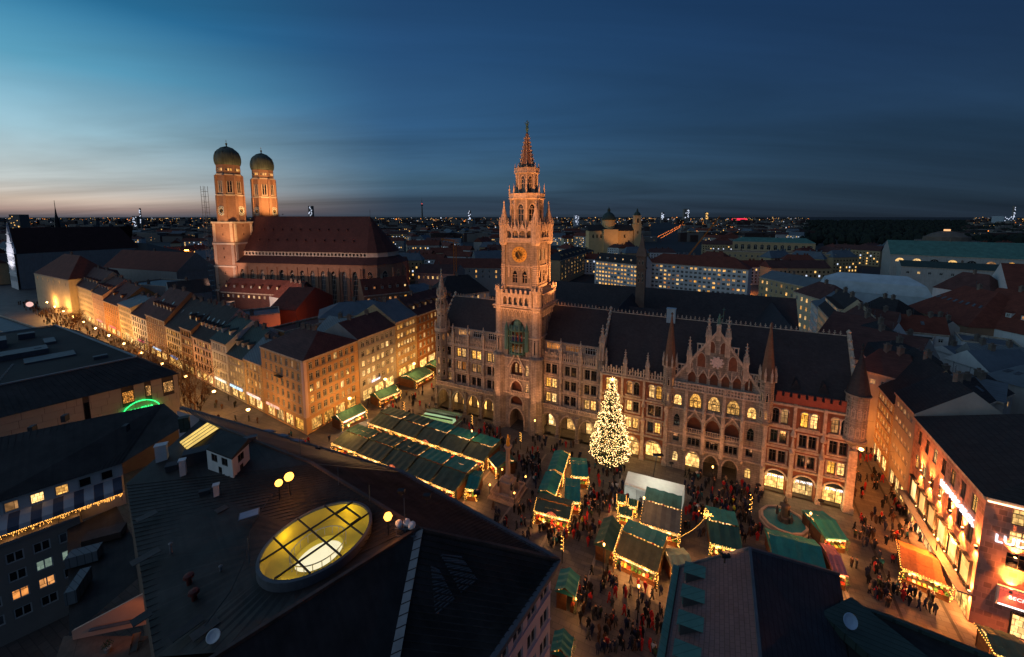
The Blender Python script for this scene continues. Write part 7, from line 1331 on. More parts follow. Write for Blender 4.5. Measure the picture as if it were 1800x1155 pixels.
for P, n, where in regions:
    k = 0; tries = 0
    xs_ = [p[0] for p in P]; ys_ = [p[1] for p in P]
    while k < n and tries < 4000:
        tries += 1; px, py = rnd.uniform(min(xs_), max(xs_)), rnd.uniform(min(ys_), max(ys_))
        if not inpoly(px, py, P): continue
        x, y, _ = at(px, py)
        if blocked(x, y): continue
        i = rnd.randrange(len(POSES)); c = rnd.choices(range(10), (9, 6, 6, 4, 3, 3, 2, 2, 3, .4))[0]; lab = 'person in a %s coat %s %s' % (COATS[c][0], PW[i], where); s_ = rnd.uniform(.94, 1.06)
        o = inst('person', PM[i][c], None, (x, y, 0.0), rnd.uniform(0, 2*pi), scale=(s_, s_, s_)); tag(o, lab, 'person', 'people '+where); k += 1
        if rnd.random() < .45 and k < n:                                  # a companion
            a = rnd.uniform(0, 2*pi); x2, y2 = x+.65*math.cos(a), y+.65*math.sin(a)
            if not blocked(x2, y2):
                i2 = rnd.randrange(len(POSES)); c2 = rnd.choices(range(10), (9, 6, 6, 4, 3, 3, 2, 2, 3, .4))[0]; o2 = inst('person', PM[i2][c2], None, (x2, y2, 0), o.rotation_euler[2]+rnd.uniform(-.4, .4), scale=(s_, s_, s_)); tag(o2, 'person in a %s coat %s %s' % (COATS[c2][0], PW[i2], where), 'person', 'people '+where); k += 1
b = MB(); src = [[(tuple(v.co) for v in PM[i][0].vertices), None] for i in range(3)]      # far shoppers up the street: one dark mass
vs = [[tuple(v.co) for v in PM[i][0].vertices] for i in range(3)]; fs = [[tuple(p.vertices) for p in PM[i][0].polygons] for i in range(3)]
for k in range(420):
    u = 340-rnd.random()**.8*300; x, y = kp(u, rnd.uniform(-14, -2)); i = k % 3; a = rnd.uniform(0, 6.28); ca, sa = math.cos(a), math.sin(a); off = len(b.v)
    b.v += [(x+v[0]*ca-v[1]*sa, y+v[0]*sa+v[1]*ca, v[2]) for v in vs[i]]; b.f += [tuple(off+q for q in f) for f in fs[i]]; b.m += [k % 3]*len(fs[i])
gx = [(P, n) for P, n, w_ in regions if 'foot of' not in w_]
for k in range(1250):                                      # the rest of the throng between the stalls
    P, n = gx[k % len(gx)]; px, py = rnd.uniform(min(p[0] for p in P), max(p[0] for p in P)), rnd.uniform(min(p[1] for p in P), max(p[1] for p in P))
    if not inpoly(px, py, P): continue
    x, y, _ = at(px, py)
    if blocked(x, y): continue
    i = k % 3; a = rnd.uniform(0, 6.28); ca, sa = math.cos(a), math.sin(a); off = len(b.v); b.v += [(x+v[0]*ca-v[1]*sa, y+v[0]*sa+v[1]*ca, v[2]) for v in vs[i]]; b.f += [tuple(off+q for q in f) for f in fs[i]]; b.m += [rnd.choice((0, 0, 1, 2, 3, 3, 4))]*len(fs[i])
o = b.build('crowd', [CM[0], CM[2], CM[3], CM[1], CM[4]]); tag(o, 'dark throng of shoppers filling the shopping street and the gaps between stalls', 'crowd', kind='stuff')
# ------------------------------------------------------------------ other roofs around
def pxblock(name, label, pl, pr, h, dep, rise, wall, roof, rt='gable', spec=None, cat='building', group=None, **kw):
    A, B = at(*pl, h), at(*pr, h); return block(name, label, cat, fac((A[0], A[1]), (B[0], B[1]), dep), h, spec or {}, wall, roof, rt, rise, group, **kw)
S = lambda f, b, lit=.15, **k: {0: dict(f=f, b=b, lit=lit, sill=0, **k)}
OLDR = 'old town roofs behind the shopping street'
# behind the shopping street, in front of the cathedral
for (pl, pr, h, dep, rise, wl, rf, rt, spec, lab, kw) in (
 ((385, 512), (520, 520), 19, 14, 6, TILEB, TILE, 'gable', S(1, 14, .8, gf=0) and {0: dict(f=1, b=14, lit=.7, sill=0, wh=1.4)}, 'long red roofed house with a row of lit windows before the cathedral', dict(gf=15.5, dorm=9)),
 ((470, 520), (525, 532), 18, 14, 7, WHITEP, TILE, 'hip', {}, 'red hipped roof with white chimneys before the cathedral', dict(chim=3)),
 ((520, 545), (585, 520), 18, 12, 7, mat('red_plaster', (126, 72, 58), .9, .1, .5), TILE, 'gablex', {}, 'house with a red painted gable end before the cathedral', dict(sky=3)),
 ((420, 560), (492, 552), 19, 14, 2, PALE, GREYR, 'flat', {}, 'flat roofed pale house glowing orange behind the shopping street', {}),
 ((560, 560), (690, 548), 19, 16, 4, WHITEP, GREYR, 'hip', S(1, 10, .4, wh=1.3), 'pale house with grey roof and roof terrace behind the orange building', dict(gf=15)),
 ((500, 585), (600, 560), 17, 10, 1, OCHRE, TILEB, 'flat', S(1, 8, .3, wh=1.3), 'low ochre back house glowing orange in the courtyard', dict(gf=12)),
 ((640, 520), (720, 512), 20, 14, 7, BROWNP, TILE, 'gable', S(1, 8, .4, wh=1.3), 'red tiled house with dormers at the cathedral choir', dict(gf=16, dorm=6)),
 ((720, 515), (770, 508), 18, 14, 3, GREYP, GREYR, 'hip', S(1, 5, .5), 'grey roofed house left of the pointed turret', dict(gf=14)),
 ((300, 520), (372, 512), 18, 16, 6, GREYP, BLKR, 'gable', {}, 'dark roofed house with a blue ladder at the cathedral foot', {}),
 ((330, 545), (400, 540), 18, 12, 3, WHITEP, GREYR, 'flat', {}, 'flat grey roof behind the slate roofs of the street', {}),
 ((215, 500), (300, 505), 19, 20, 5, GREYP, BLUER, 'flat', {}, 'long flat roof with blue grey plant rooms left of the cathedral', {}),
 ((180, 470), (310, 478), 20, 26, 12, GREYP, TILE, 'gable', {}, 'big dark red roof left of the cathedral', dict(ends=(1, 1))),
 ((60, 480), (120, 492), 22, 20, 12, CREAM, TILE, 'hip', S(1, 6, .1), 'steep red hipped roof near the white church gable', dict(gf=17)),
 ((150, 440), (262, 446), 24, 26, 8, GREYP, BLKR, 'hip', {}, 'wide grey roof with glazed hall beyond the big red roof', {}),
 ((590, 590), (640, 575), 20, 10, 4, PALE, BLUER, 'gablex', {}, 'pale gable end with blue grey roof above the orange building', {}),
 ((775, 522), (860, 512), 20, 18, 8, WHITEP, BLKR, 'hip', S(1, 7, .5), 'black hipped roof with lit windows behind the west wing', dict(gf=16)),
 ((730, 480), (800, 482), 20, 20, 5, GREYP, TILEB, 'gable', S(1, 8, .3), 'brown roofed block between cathedral and clock tower', dict(gf=15)),
 ((760, 470), (880, 472), 20, 22, 6, GREYP, TILE, 'gable', S(2, 10, .3), 'red roofed block left of the clock tower shaft', dict(gf=12))):
    pxblock('old_town_house', lab, pl, pr, h, dep, rise, wl, rf, rt, spec, 'house', OLDR, **kw)
# white church at the far left
ch0, chn = (-405., 318.), (.5, .866); chu = (.866, -.5)
church = root('white_church', 'church with a tall white stepped gable and long dark roof', 'church', (ch0[0], ch0[1], 0), (ch0[0]+chu[0], ch0[1]+chu[1])); WCH = mat('church_white_stone', (214, 210, 206), .85, .1, .5)
ops = [(1.5+i*3.6, 3.3+i*3.6, z, z+4.2, z+3.4, False) for i in range(6) for z in (6, 14, 22)]; b = MB(); wallgrid(b, 0, 23, 0, 28, ops, .5); b.build('wall', WCH, church)
for o in ops: win(church, (o[0]+o[1])/2, o[2], 1.8, 4.2, P_DARK, WCH, .4, 'a', (1, 1))
b = MB(); st = [(0, 28), (23, 28), (23, 31), (20.5, 33), (19, 36), (16.5, 38), (15, 43), (13, 45), (11.5, 50), (10, 45), (8, 43), (6.5, 38), (4, 36), (2.5, 33), (0, 31)]; b.loft([[(x, y, z) for x, z in st] for y in (0, 1.2)]); b.build('stepped_gable', WCH, church)
for z, x0, x1 in ((28, 0, 23), (36, 4, 19), (43, 7.5, 15.5), (12, 0, 23), (20, 0, 23)): MB().box(x0, x1, -.4, 0, z-.3, z+.3).build('string_course', WCH, church)
for x, z in ((0.6, 31), (22.4, 31), (4.2, 36), (18.8, 36), (8, 43), (15, 43), (11.5, 50)): MB().lathe([(.5, 0), (.5, 1), (.15, 3)], 4).build('finial', WCH, church, (x, .6, z))
b = MB(); b.face([(0, 1.2, 28), (11.5, 1.2, 48), (11.5, 75, 48), (0, 75, 28)]).face([(11.5, 1.2, 48), (23, 1.2, 28), (23, 75, 28), (11.5, 65, 48)]).face([(23, 75, 28), (0, 75, 28), (11.5, 65, 48)]); b.build('roof', mat('church_roof', (70, 46, 42), .85, .2, .2, brick=(.6, .4, .2)), church); MB().box(.1, 22.9, 1.3, 74, 0, 28).build('nave', GREYP, church)
lamp('SPOT', (11, -20, 22), (235, 235, 255), 16000, church, aim=(11, 0, 28), spot=80, size=.5)
pxblock('street_front_left', 'pale pink building side with a round lit sign on the far left', (-60, 560), (40, 600), 14, 8, 3, PALE, GREYR, 'flat'); sgn = Vector(at(52, 535, 13)); o = MB().lathe([(1.3, -.1), (1.3, .1)], 20).build('round_sign', emat('round_sign', (255, 200, 190), .9), None, tuple(sgn)); o.rotation_euler = (pi/2, 0, .5); tag(o, 'round white lit sign on the pink building side', 'sign')
# behind the town hall
pxblock('office_block', 'long white office block with a grid of partly lit windows, left half', (1046, 458), (1128, 466), 22, 15, 6, WHITEP, BLKR, 'gable', S(6, 14, .75, w=1.9, wh=1.6), gf=3, dorm=6)
pxblock('office_block', 'long white office block with a grid of partly lit windows, right half', (1136, 461), (1316, 474), 22, 15, 7, WHITEP, TILE, 'hip', S(6, 22, .3, w=1.9, wh=1.6), gf=3, cut=.15)
pxblock('bank_building', 'curved stone building with rows of warm lit windows', (985, 458), (1044, 440), 21, 18, 6, SAND, BLKR, 'hip', S(5, 12, .7, w=1.6), gf=4, dorm=8)
pxblock('palace_wing', 'long stone palace wing with a row of arched windows', (1288, 424), (1434, 428), 27, 22, 5, SAND, COPPER, 'hip', S(1, 12, .0, st='a', w=3.6, wh=6), gf=15, cut=.1)
pxblock('palace_wing', 'lower stone palace front before the arched windows', (1240, 440), (1470, 448), 21, 16, 2, SAND, TILEB, 'flat', S(2, 22, .03, w=1.6, wh=2.2), gf=5)
th_ = pxblock('theatre', 'large theatre with green copper roof and lit half round windows', (1566, 447), (1840, 458), 26, 40, 11, mat('theatre_plaster', (170, 164, 156), .9, .12, .3, streak=.3), COPPER, 'gable', S(1, 8, .6, st='a', w=5.5, wh=3.2), gf=18)
pxblock('theatre_annex', 'lower wing with small yellow windows below the theatre', (1585, 468), (1850, 482), 20, 18, 4, mat('theatre_plaster', (170, 164, 156)), GREENR, 'gable', S(1, 12, .4, w=1.8, wh=1.8), gf=12)
RG = 'roofs to the right of the side street'
PBL = mat('pale_blue_sheet_roof', (176, 184, 186), .6, .15, .3)
for (pl, pr, h, dep, rise, wl, rf, rt, spec, lab, kw) in (
 ((1335, 487), (1420, 505), 21, 16, 4, SAND, BLUER, 'gable', S(4, 9, .35, w=1.4), 'stone house with glowing front and blue grey roof beyond the slate roofs', dict(gf=5)),
 ((1395, 512), (1455, 530), 21, 14, 6, CREAM, TILEB, 'hip', S(4, 6, .75, w=1.5), 'round cornered house with a band of yellow windows', dict(gf=4)),
 ((1440, 508), (1640, 525), 22, 16, 8, PBL, PBL, 'mansard', {}, 'wide pale blue metal roof beyond the red roofs', dict(chim=0)),
 ((1590, 540), (1700, 575), 20, 26, 11, BROWNP, TILE, 'hip', {}, 'broad red tiled roof with scattered skylights', dict(sky=8)),
 ((1690, 565), (1850, 600), 20, 26, 12, WHITEP, TILE, 'gable', {}, 'red tiled roof with two rows of white dormers at the right edge', dict(dorm=6, chim=2)),
 ((1640, 505), (1740, 520), 20, 16, 9, WHITEP, TILEB, 'hip', {}, 'dark red hipped roof before the theatre annex', {}),
 ((1735, 500), (1775, 520), 22, 20, 13, WHITEP, TILE, 'gablex', {}, 'tall white triangular gable at the right edge', {}),
 ((1545, 615), (1600, 600), 19, 16, 7, WHITEP, TILEB, 'gablex', {}, 'brown roof with white gable near the round crockets', dict(dorm=5)),
 ((1600, 655), (1650, 630), 19, 20, 7, GREYP, TILEB, 'gablex', {}, 'brown roof with a white side wall above the department store', dict(sky=3)),
 ((1660, 630), (1740, 655), 19, 14, 4, WHITEP, GREYR, 'gablex', {}, 'pale blue triangular gable behind the department store', {}),
 ((1690, 600), (1800, 615), 18, 12, 2, WHITEP, GREYR, 'flat', {}, 'low white flat roofed back building at the right edge', {}),
 ((1725, 660), (1830, 690), 19, 16, 3, GREYP, BLUER, 'hip', {}, 'grey hipped roof with lit skylights at the right edge', dict(sky=4)),
 ((1580, 590), (1640, 600), 17, 10, 2, WHITEP, BLKR, 'flat', {}, 'small white flat roofed house in the middle of the brown roofs', {}),
 ((1500, 545), (1570, 560), 19, 16, 6, WHITEP, BLKR, 'hip', {}, 'black hipped roof with a white chimney block behind the side street', dict(chim=2))):
    pxblock('side_street_house', lab, pl, pr, h, dep, rise, wl, rf, rt, spec, 'house', RG, **kw)
for i, (px, py, L, D, h, rise, rzd, wl, rf) in enumerate(((1560, 600, 14, 9, 17, 5, .9, GREYP, TILEB), (1625, 585, 12, 9, 18, 5, -.5, WHITEP, TILE), (1690, 585, 12, 10, 16, 5, 1.1, GREYP, BLKR), (1605, 625, 10, 8, 18, 4, .8, WHITEP, BLKR), (1720, 625, 14, 8, 15, 2, .1, WHITEP, GREYR), (1770, 640, 12, 9, 17, 4, -.4, GREYP, BLUER), (1650, 660, 11, 8, 18, 4, .9, GREYP, BLKR), (1530, 575, 12, 9, 18, 6, -1.0, GREYP, TILEB), (1780, 575, 10, 8, 15, 3, .2, WHITEP, GREYR), (1555, 660, 12, 9, 20, 5, -1.05, GREYP, TILEB), (1690, 690, 12, 9, 18, 3, -.9, GREYP, GREYR), (1760, 700, 12, 9, 18, 3, .4, GREYP, BLKR))):
    p = at(px, py, h); c_, s_ = math.cos(rzd), math.sin(rzd); A_ = (p[0]-c_*L/2, p[1]-s_*L/2); B_ = (p[0]+c_*L/2, p[1]+s_*L/2); block('back_house', ['brown gabled back house behind the side street row', 'red gabled back house in the middle of the roofs', 'black roofed back house below the red roofs', 'small black roofed back house near the crocketed wall', 'low white back house with grey roof', 'blue grey roofed back house at the right edge', 'small black roofed house above the store roof', 'brown back house nearest the glowing front', 'low white back house below the red dormers', 'brown roofed house right behind the round turret', 'grey roofed house behind the store roof', 'black roofed house at the right edge above the store'][i], 'house', fac(A_, B_, D), h, {0: dict(f=1, b=5, lit=.12, sill=0, wh=1.3)}, wl, rf, 'gable' if i % 3 else 'hip', rise, RG, gf=h-4, chim=2, sky=(i % 3))
# church with dome and towers far behind
tx = atY(1073, 405, 560); TY = mat('yellow_church_plaster', (216, 176, 124), .9, .1, .2); tch = root('domed_church', 'yellow baroque church with dark dome and two towers', 'church', (tx[0], 560, 0))
MB().box(-30, 32, 0, 24, 0, 37).box(-10, 10, -4, 28, 0, 39).build('nave', TY, tch); MB().face([(-31, -1, 37), (33, -1, 37), (33, 12, 45), (-31, 12, 45)]).face([(33, 25, 37), (-31, 25, 37), (-31, 12, 45), (33, 12, 45)]).face([(-31, -1, 37), (-31, 12, 45), (-31, 25, 37)]).build('roof', BLKR, tch)
MB().lathe([(9, 39), (9, 51), (9.8, 51.4), (9.8, 52)], 12, 0, 12).build('drum', TY, tch)
for k in range(6): a = -pi/2+(k-2.5)*.5; win(tch, (9.05*math.cos(a)*.975, 12+9.05*math.sin(a)*.975), 42, 2.2, 6, P_DARK, TY, rz=a+pi/2, style='a')
MB().lathe([(9.8, 52), (9.4, 55), (7.6, 59), (4.6, 62), (2.2, 63), (2.0, 66), (2.4, 66.3), (1.2, 68), (.2, 70), (.02, 72)], 16, 0, 12).build('dome', GREENR, tch, smooth=True)
for tx2 in (38, ):
    MB().box(-5, 5, -5, 5, 0, 46).box(-5.5, 5.5, -5.5, 5.5, 45.4, 46.4).box(-4.4, 4.4, -4.4, 4.4, 46.4, 58).box(-4.9, 4.9, -4.9, 4.9, 57.6, 58.4).build('bell_tower', TY, tch, (tx2, 4, 0)); MB().lathe([(4.6, 58.4), (4.4, 61), (2.6, 63), (1.4, 64), (1.2, 66), (.02, 69)], 8).build('tower_cap', GREENR, tch, (tx2, 4, 0)); win(tch, tx2, 48, 3, 6.5, P_DARK, TY, -.45, 'a'); win(tch, tx2, 33, 2, 4, P_DARK, TY, -1.05, 'a')
for k in range(4): win(tch, -24+k*5.5 if k < 3 else 20, 27, 2.4, 5, P_DARK, TY, -.05, 'a')
lamp('SPOT', (10, -40, 20), (255, 186, 112), 16000, tch, aim=(10, 5, 45), spot=80, size=1)
# round domed hall and tower beyond the wood
dm_ = atY(1663, 420, 520); dmo = root('domed_hall', 'small hall with flat dome and lit lantern beyond the theatre', 'building', (dm_[0], 520, 0)); MB().lathe([(30, 0), (30, 26), (22, 26), (22, 31), (20, 31), (14, 35), (7, 37.5), (3, 38), (3, 40.6), (3.4, 40.8), (.1, 42)], 16).build('hall', mat('brown_hall_stone', (104, 92, 82), .9, .2, .2), dmo); MB().lathe([(3.1, 38.2), (3.1, 40.4)], 12).build('lantern', emat('lantern_glow', (255, 190, 130), 1.2), dmo)
# ------------------------------------------------------------------ city beyond: blocks one can still tell apart, then the mass of the far city
occ = []
for o in list(COL.objects):
    if o.get('category') and o.parent is None and o.type == 'EMPTY': occ.append((o.location[0], o.location[1]))
fw = emat('far_window_warm', (255, 196, 110), 1.3); fwc = emat('far_window_cool', (214, 226, 250), 1.1); fwo = emat('far_lamp_orange', (255, 140, 50), 2.2)
protos = []
for k in range(10):
    R = random.Random(90+k); L, D, h = R.uniform(22, 46), R.uniform(12, 17), R.uniform(14, 21); rise = R.uniform(4, 8); wb = MB(); wb.box(-L/2, L/2, -D/2, D/2, 0, h)
    rb = MB(); e = .5; c_ = R.choice([0, 4]); rb.face([(-L/2-e, -D/2-e, h), (L/2+e, -D/2-e, h), (L/2-c_, 0, h+rise), (-L/2+c_, 0, h+rise)]).face([(L/2+e, D/2+e, h), (-L/2-e, D/2+e, h), (-L/2+c_, 0, h+rise), (L/2-c_, 0, h+rise)]).face([(-L/2-e, D/2+e, h), (-L/2-e, -D/2-e, h), (-L/2+c_, 0, h+rise)]).face([(L/2+e, -D/2-e, h), (L/2+e, D/2+e, h), (L/2-c_, 0, h+rise)])
    for _ in range(3): x = R.uniform(-L*.4, L*.4); rb.box(x-.6, x+.6, -.5, .5, h+rise-1, h+rise+1.3)
    nb = MB(); n = int(L/3)
    for j in range(5):
        for i in range(n):
            r_ = R.random()
            x = -L/2+L*(i+.5)/n; z = 2+j*(h-2.5)/5; nb.face([(x-.6, -D/2-.04, z), (x+.6, -D/2-.04, z), (x+.6, -D/2-.04, z+1.5), (x-.6, -D/2-.04, z+1.5)], 0 if r_ > .22 else 1 if r_ > .05 else 2)
    wm, rm_ = R.choice([(WHITEP, 'white'), (CREAM, 'cream'), (GREYP, 'grey'), (SAND, 'stone')]), R.choice([(TILEB, 'brown roofed'), (TILE, 'red roofed'), (BLKR, 'black roofed'), (GREYR, 'grey roofed')])
    protos.append((wb.mesh('wall', wm[0]), rb.mesh('roof', rm_[0]), nb.mesh('window_rows', [P_DARK, fw, fwc]), max(L, D), ('long ' if L > 34 else 'short ')+rm_[1]+' '+wm[1]))
placed = []
def zone(px): return 'beyond the cathedral' if px < 880 else 'behind the town hall roofs' if px < 1300 else 'near the dark wood'
cnt = 0; tries = 0
while cnt < 240 and tries < 20000:
    tries += 1; Y = 270+rnd.random()**1.3*900; px = rnd.uniform(-60, 1860); X = (px-900)/700*Y; k = rnd.randrange(10)
    if Y < 330 and 300 < px < 760: continue
    if px > 1400 and Y > 560: continue
    if px < 330 and Y < 330: continue
    if any(math.hypot(X-a, Y-c) < 34 for a, c in occ) or any(math.hypot(X-a, Y-c) < 25 for a, c in placed): continue
    if 940 < px < 1330 and Y < 330: continue
    if abs(X-(-110)) < 75 and abs(Y-250) < 45: continue
    if px > 1330 and Y < 300: continue
    if 1130 < px < 1210 and Y > 560: continue
    placed.append((X, Y)); r = root('city_block', '%s city block among many %s' % (protos[k][4], zone(px)), 'building', (X, Y, 0), group='city blocks '+zone(px), rz=rnd.choice([.2, -.3, 1.2, -.9, .0])+rnd.uniform(-.15, .15))
    for nm, me in zip(('wall', 'roof', 'window_rows'), protos[k]):
        o = inst(nm, me, r)
        if nm == 'window_rows': o['kind'] = 'stuff'
    cnt += 1
FARM = [mat('far_wall', (120, 112, 104), .9, .3, .01), mat('far_roof', (70, 54, 50), .9, .3, .01), fw, fwc, fwo]
b = MB()
for k in range(5200):
    Y = 900+rnd.random()**2.2*9000; X = rnd.uniform(-1.42, 1.42)*Y
    if X/Y > .74 and X/Y < 1.15 and Y > 900: continue
    if 1138 < 900+700*X/Y < 1206 and Y < 2800: continue
    L, D, h = rnd.uniform(14, 50), rnd.uniform(12, 30), rnd.choice([10, 13, 16, 18, 20, 22, 26, 34] if Y > 2000 else [12, 15, 18, 20]); b.box(X-L/2, X+L/2, Y, Y+D, -.3, h, k % 2)
    if rnd.random() < .5:
        for _ in range(rnd.randint(1, 4)):
            x = X+rnd.uniform(-L/2, L/2); z = rnd.uniform(2, h+1); s_ = rnd.uniform(.3, .75)*Y/1000; m = rnd.choice([2, 2, 2, 3, 4]); b.face([(x-s_, Y-.3, z-s_*.5), (x+s_, Y-.3, z-s_*.5), (x+s_, Y-.3, z+s_*.5), (x-s_, Y-.3, z+s_*.5)], m)
    if rnd.random() < .03: s_ = rnd.uniform(.6, 1.2)*Y/1000; z = h+4; x = X; b.face([(x-s_, Y-.3, z-s_), (x+s_, Y-.3, z-s_), (x+s_, Y-.3, z+s_), (x-s_, Y-.3, z+s_)], rnd.choice([2, 3, 4]))
o = b.build('far_city', FARM); tag(o, 'far city reaching to the horizon with scattered lights', 'city', kind='stuff')
WD = mat('dark_wood', (30, 36, 28), .95, .4, .02); b = MB()
for k in range(3000):
    Y = rnd.uniform(700, 5000); X = Y*rnd.uniform(.72, 1.45); r_ = rnd.uniform(6, 12); h = rnd.uniform(14, 24); b.lathe([(r_*.4, -.3), (r_, h*.5), (r_*.6, h*.85), (.1, h)], 5, X, Y)
o = b.build('wood', WD); tag(o, 'dark leafless wood stretching to the right horizon', 'wood', kind='stuff')
# landmarks on the skyline
tv = atY(742, 375, 3600); r = root('television_tower', 'slender television tower on the skyline', 'tower', (tv[0], 3600, 0)); zt_ = atY(742, 347, 3600)[2]
MB().lathe([(9, 0), (6, 120), (4, 150), (11, 152), (11, 162), (4, 166), (3, 185), (1, zt_-20), (.5, zt_)], 10).build('shaft', FARM[0], r); MB().lathe([(4, zt_-60), (4, zt_-54)], 6).build('beacon', emat('red_beacon', (255, 90, 80), 3), r)
def tower(px, pytop, Y, wpx, label, m=FARM[0], glow=None):
    p = atY(px, pytop, Y); wd = wpx/700*Y/2; r = root('skyline_tower', label, 'tower', (p[0], Y, 0)); MB().box(-wd, wd, 0, wd*1.6, -.3, p[2]).build('shaft', m, r); b = MB()
    for k in range(14): x, z = rnd.uniform(-wd*.8, wd*.8), rnd.uniform(p[2]*.35, p[2]*.95); s_ = Y/1100; b.face([(x-s_, -.4, z-s_), (x+s_, -.4, z-s_), (x+s_, -.4, z+s_), (x-s_, -.4, z+s_)])
    b.build('window_rows', glow or fwc, r)['kind'] = 'stuff'
tower(545, 362, 2600, 7, 'lit high tower above the cathedral roof'); tower(1014, 377, 1800, 9, 'pale slab block right of the clock tower', mat('pale_tower', (170, 170, 176), .8, .1, .1)); tower(1208, 367, 3200, 9, 'double tower block on the skyline behind the avenue'); tower(1165, 373, 3600, 5, 'thin tower block left of the double tower'); tower(1243, 373, 3400, 5, 'yellow lit tower block right of the double tower', glow=fw); tower(825, 370, 3000, 5, 'small lit tower block left of the clock tower'); tower(24, 377, 700, 18, 'dark tower with a lit top at the far left', glow=fw); tower(245, 366, 1500, 2, 'tall chimney on the left skyline'); tower(236, 380, 1500, 8, 'power station block beside the tall chimney'); tower(1785, 362, 2500, 3, 'power station chimney at the far right'); tower(1776, 380, 2500, 22, 'pale power station hall at the far right', mat('pale_hall', (150, 160, 166), .8, .1, .1))
mp_ = atY(95, 352, 1100); r = root('antenna_mast', 'lattice antenna mast on the left skyline', 'mast', (mp_[0], 1100, 0)); MB().lathe([(7, 0), (5, 50), (2.5, 60), (.8, 80), (.4, mp_[2])], 6).build('mast', IRON, r)
ar_ = atY(1300, 381, 5000); r = root('stadium', 'oval stadium glowing red on the horizon', 'stadium', (ar_[0], 5000, 0)); MB().lathe([(70, 0), (85, 18), (85, 26), (75, 32), (10, 34)], 24).build('shell', emat('stadium_glow', (255, 50, 80), 1.2), r)
def crane(px, pyb, pyt, Y, jib, label):
    a, c = atY(px, pyb, Y), atY(px, pyt, Y); r = root('tower_crane', label, 'crane', (a[0], Y, 0)); YC = mat('crane_orange', (190, 110, 40), .7, .1, 1); b = MB(); zt = c[2]
    for s in (-.8, .8):
        for q in (-.8, .8): b.bar((s, q, 0), (s, q, zt), .22)
    k = 0.
    while k < zt-2: b.bar((-.8, -.8, k), (.8, -.8, k+2), .14); b.bar((.8, .8, k), (.8, -.8, k+2), .14); k += 2
    b.build('mast', YC, r); b = MB(); J = Vector(jib)
    for o_ in (Vector((0, 0, .9)), Vector((0, .6, -.5)), Vector((0, -.6, -.5))): b.bar(Vector((0, 0, zt))-J*.25+o_, Vector((0, 0, zt))+J+o_*.5, .22)
    n = 24
    for i in range(n): p, q = Vector((0, 0, zt))+J*(i/n), Vector((0, 0, zt))+J*((i+1)/n); b.bar(p+Vector((0, 0, .9)), q+Vector((0, .6, -.5)), .14); b.bar(q+Vector((0, -.6, -.5)), p+Vector((0, 0, .9)), .14)
    b.build('jib', YC, r)
crane(801, 520, 424, 250, (-12, 20, 0), 'orange tower crane left of the clock tower'); crane(1198, 470, 464, 300, (32, 10, 36), 'orange crane with raised jib before the white office block')
# light trails of the broad avenue as its lamps, and other lamps far off
av = MB()
for k in range(46):
    t_ = k/45; px, py = 1152+(1197-1152)*t_, 419-(419-396)*t_; p = at(px+rnd.uniform(-1, 1), py, 5); s_ = max(.35, p[1]/2600); 
    for dx in (0, 14): av.face([(p[0]+dx-s_, p[1], 6-s_), (p[0]+dx+s_, p[1], 6-s_), (p[0]+dx+s_, p[1], 6+s_), (p[0]+dx-s_, p[1], 6+s_)])
o = av.build('avenue_lights', emat('avenue_lamp', (255, 130, 50), 3), None); tag(o, 'long line of orange lamps along the straight avenue', 'street lamps', kind='stuff')
fl2 = Vector(at(328, 440, 20)); r = root('yard_floodlight', 'blazing orange floodlight left of the cathedral', 'floodlight', (fl2[0], fl2[1], 0)); MB().bar((0, 0, 0), (0, 0, 19), .3).build('post', IRON, r)
for s in (-1.6, 0, 1.6): MB().lathe([(.1, -.7), (.7, 0), (.1, .7)], 8).build('lamp_globe', emat('sodium_flood', (255, 150, 50), 40), r, (s, 0, 20))
lamp('POINT', (0, -1, 20), SOD, 5000, r, size=.8)
# ------------------------------------------------------------------ floodlights on the monuments (fixtures on roofs, added poles on the square)
def flood(p, aim, watts, col, label, spot=40, size=.5, blend=.5):
    r = root('floodlight', label, 'floodlight', p, group='facade floodlights'); MB().bar((0, 0, -1), (0, 0, -.2), .1).box(-.4, .4, -.25, .25, -.3, .0).build('housing', IRON, r)
    lamp('SPOT', (0, 0, .35), col, watts, r, aim=tuple(Vector(aim)-Vector(p)+Vector((0, 0, 0))), spot=spot, size=size, blend=blend)
hp = lambda u, v, z: (RO[0]+.8996*u+.4368*v, RO[1]-.4368*u+.8996*v, z)
flood((-12, 40, 27.6), hp(27, 0, 47), 125000, (255, 166, 98), 'floodlight on the near roof ridge aimed at the clock tower', 34)
flood((-9, 39, 27.8), hp(27, 5, 73), 100000, (255, 166, 98), 'narrow floodlight on the near roof peak aimed at the spire', 22)
flood((-4, 42, 26.0), hp(27, 0, 16), 6500, (255, 172, 116), 'floodlight by the near roof corner aimed at the tower foot', 40)
flood(hp(46, 10, 33.6), hp(27, 5, 52), 24000, (255, 166, 98), 'floodlight on the ridge right of the clock tower', 70)
flood(hp(8, 10, 33.2), hp(27, 5, 50), 14000, (255, 166, 98), 'floodlight on the ridge left of the clock tower', 70)
flood(hp(20, -9, 5), hp(25, 0, 20), 3600, (255, 174, 118), 'added floodlight pole left of the tower gate', 70); flood(hp(36, -9, 5), hp(29, 0, 20), 3600, (255, 174, 118), 'added floodlight pole right of the tower gate', 70)  # poles added so light from below gives the tower relief
flood((20, 34, 25.6), hp(70, 0, 12), 2600, (255, 170, 112), 'floodlight on the near gabled roof aimed at the hall front', 70)
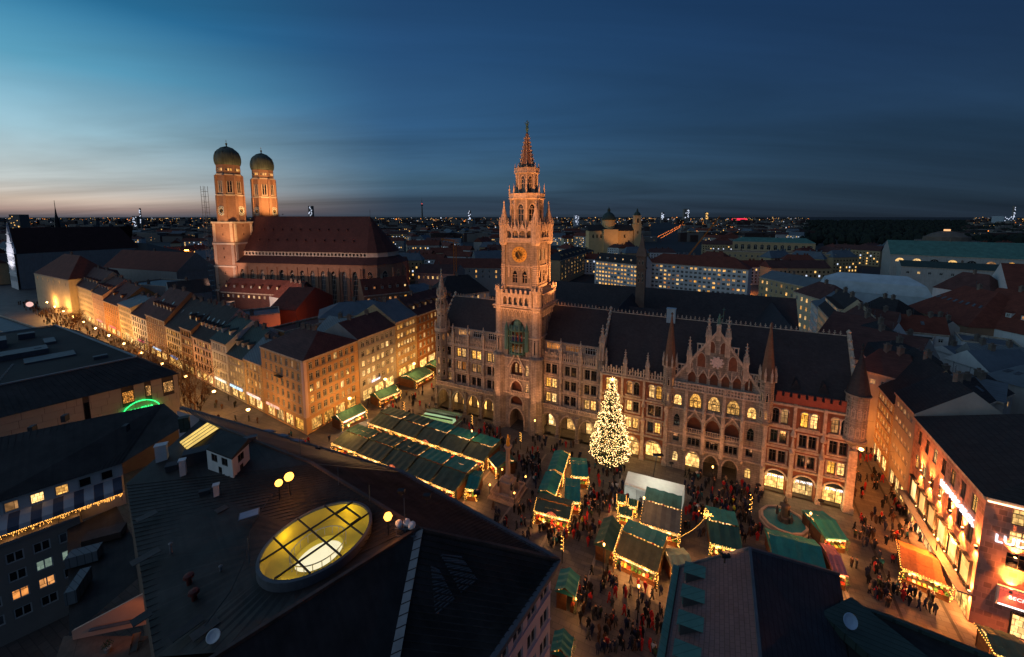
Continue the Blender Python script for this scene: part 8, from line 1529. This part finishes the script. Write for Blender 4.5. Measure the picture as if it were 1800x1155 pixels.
flood((-30, 58, 21.5), hp(10, 0, 12), 2000, (255, 170, 112), 'floodlight on the near eave aimed at the west wing', 60)
# cathedral
fk = lambda u, v, z: (FO[0]+e_[0]*u-e_[1]*v, FO[1]+e_[1]*u+e_[0]*v, z)
flood(fk(34, -50, 24), fk(7, -12, 70), 74000, (255, 200, 130), 'floodlight on a roof south of the cathedral tower', 44)
flood(fk(16, -42, 20), fk(7, -12, 40), 15000, (255, 206, 180), 'floodlight lower down aimed at the tower shaft', 60)
flood(fk(30, 0, 58.5), fk(7, 12.6, 76), 24000, (255, 198, 128), 'floodlight on the cathedral ridge', 80); flood(fk(30, -3, 58), fk(7, -12.6, 76), 15000, (255, 198, 128), 'second floodlight on the cathedral ridge', 80)
flood(fk(60, -75, 26), fk(55, -15, 30), 26000, (255, 206, 184), 'floodlight on a roof facing the cathedral nave', 90)
# back courtyards glowing behind the street
for i, (px, py, h, wt) in enumerate(((515, 575, 15, 900), (475, 590, 15, 700), (425, 560, 20, 700), (560, 560, 15, 500), (1500, 560, 6, 900), (1470, 640, 6, 900), (1045, 470, 6, 2500), (1320, 500, 6, 2500), (1000, 470, 5, 2500), (760, 505, 14, 400))):
    p = at(px, py, h); r = root('yard_lamp', 'orange wall lamp lighting %s' % ['a back courtyard behind the shopping street', 'the gable beside the green roof', 'the flat roofed pale house', 'the low ochre back house', 'the bend of the side street', 'the far side street pavement', 'the lane beside the white office block', 'the lane right of the white office block', 'the lane before the curved building', 'the roofs left of the turret'][i], 'lamp', p, group='wall lamps in yards and lanes'); MB().lathe([(.02, -.2), (.2, 0), (.02, .2)], 6).build('lamp_globe', emat('yard_globe', (255, 170, 80), 10), r); lamp('POINT', (0, -.4, 0), (255, 140, 56), wt, r, size=.4)

for i, u in enumerate((4, 12, 38, 46, 56, 66, 74, 82, 92)):
    flood(hp(u, -6, 4.5), hp(u, 0, 15), 170, (255, 170, 112), 'added low floodlight pole %s along the hall front' % ['first', 'second', 'third', 'fourth', 'fifth', 'sixth', 'seventh', 'eighth', 'ninth'][i], 80)  # low poles added to model the hall front from below
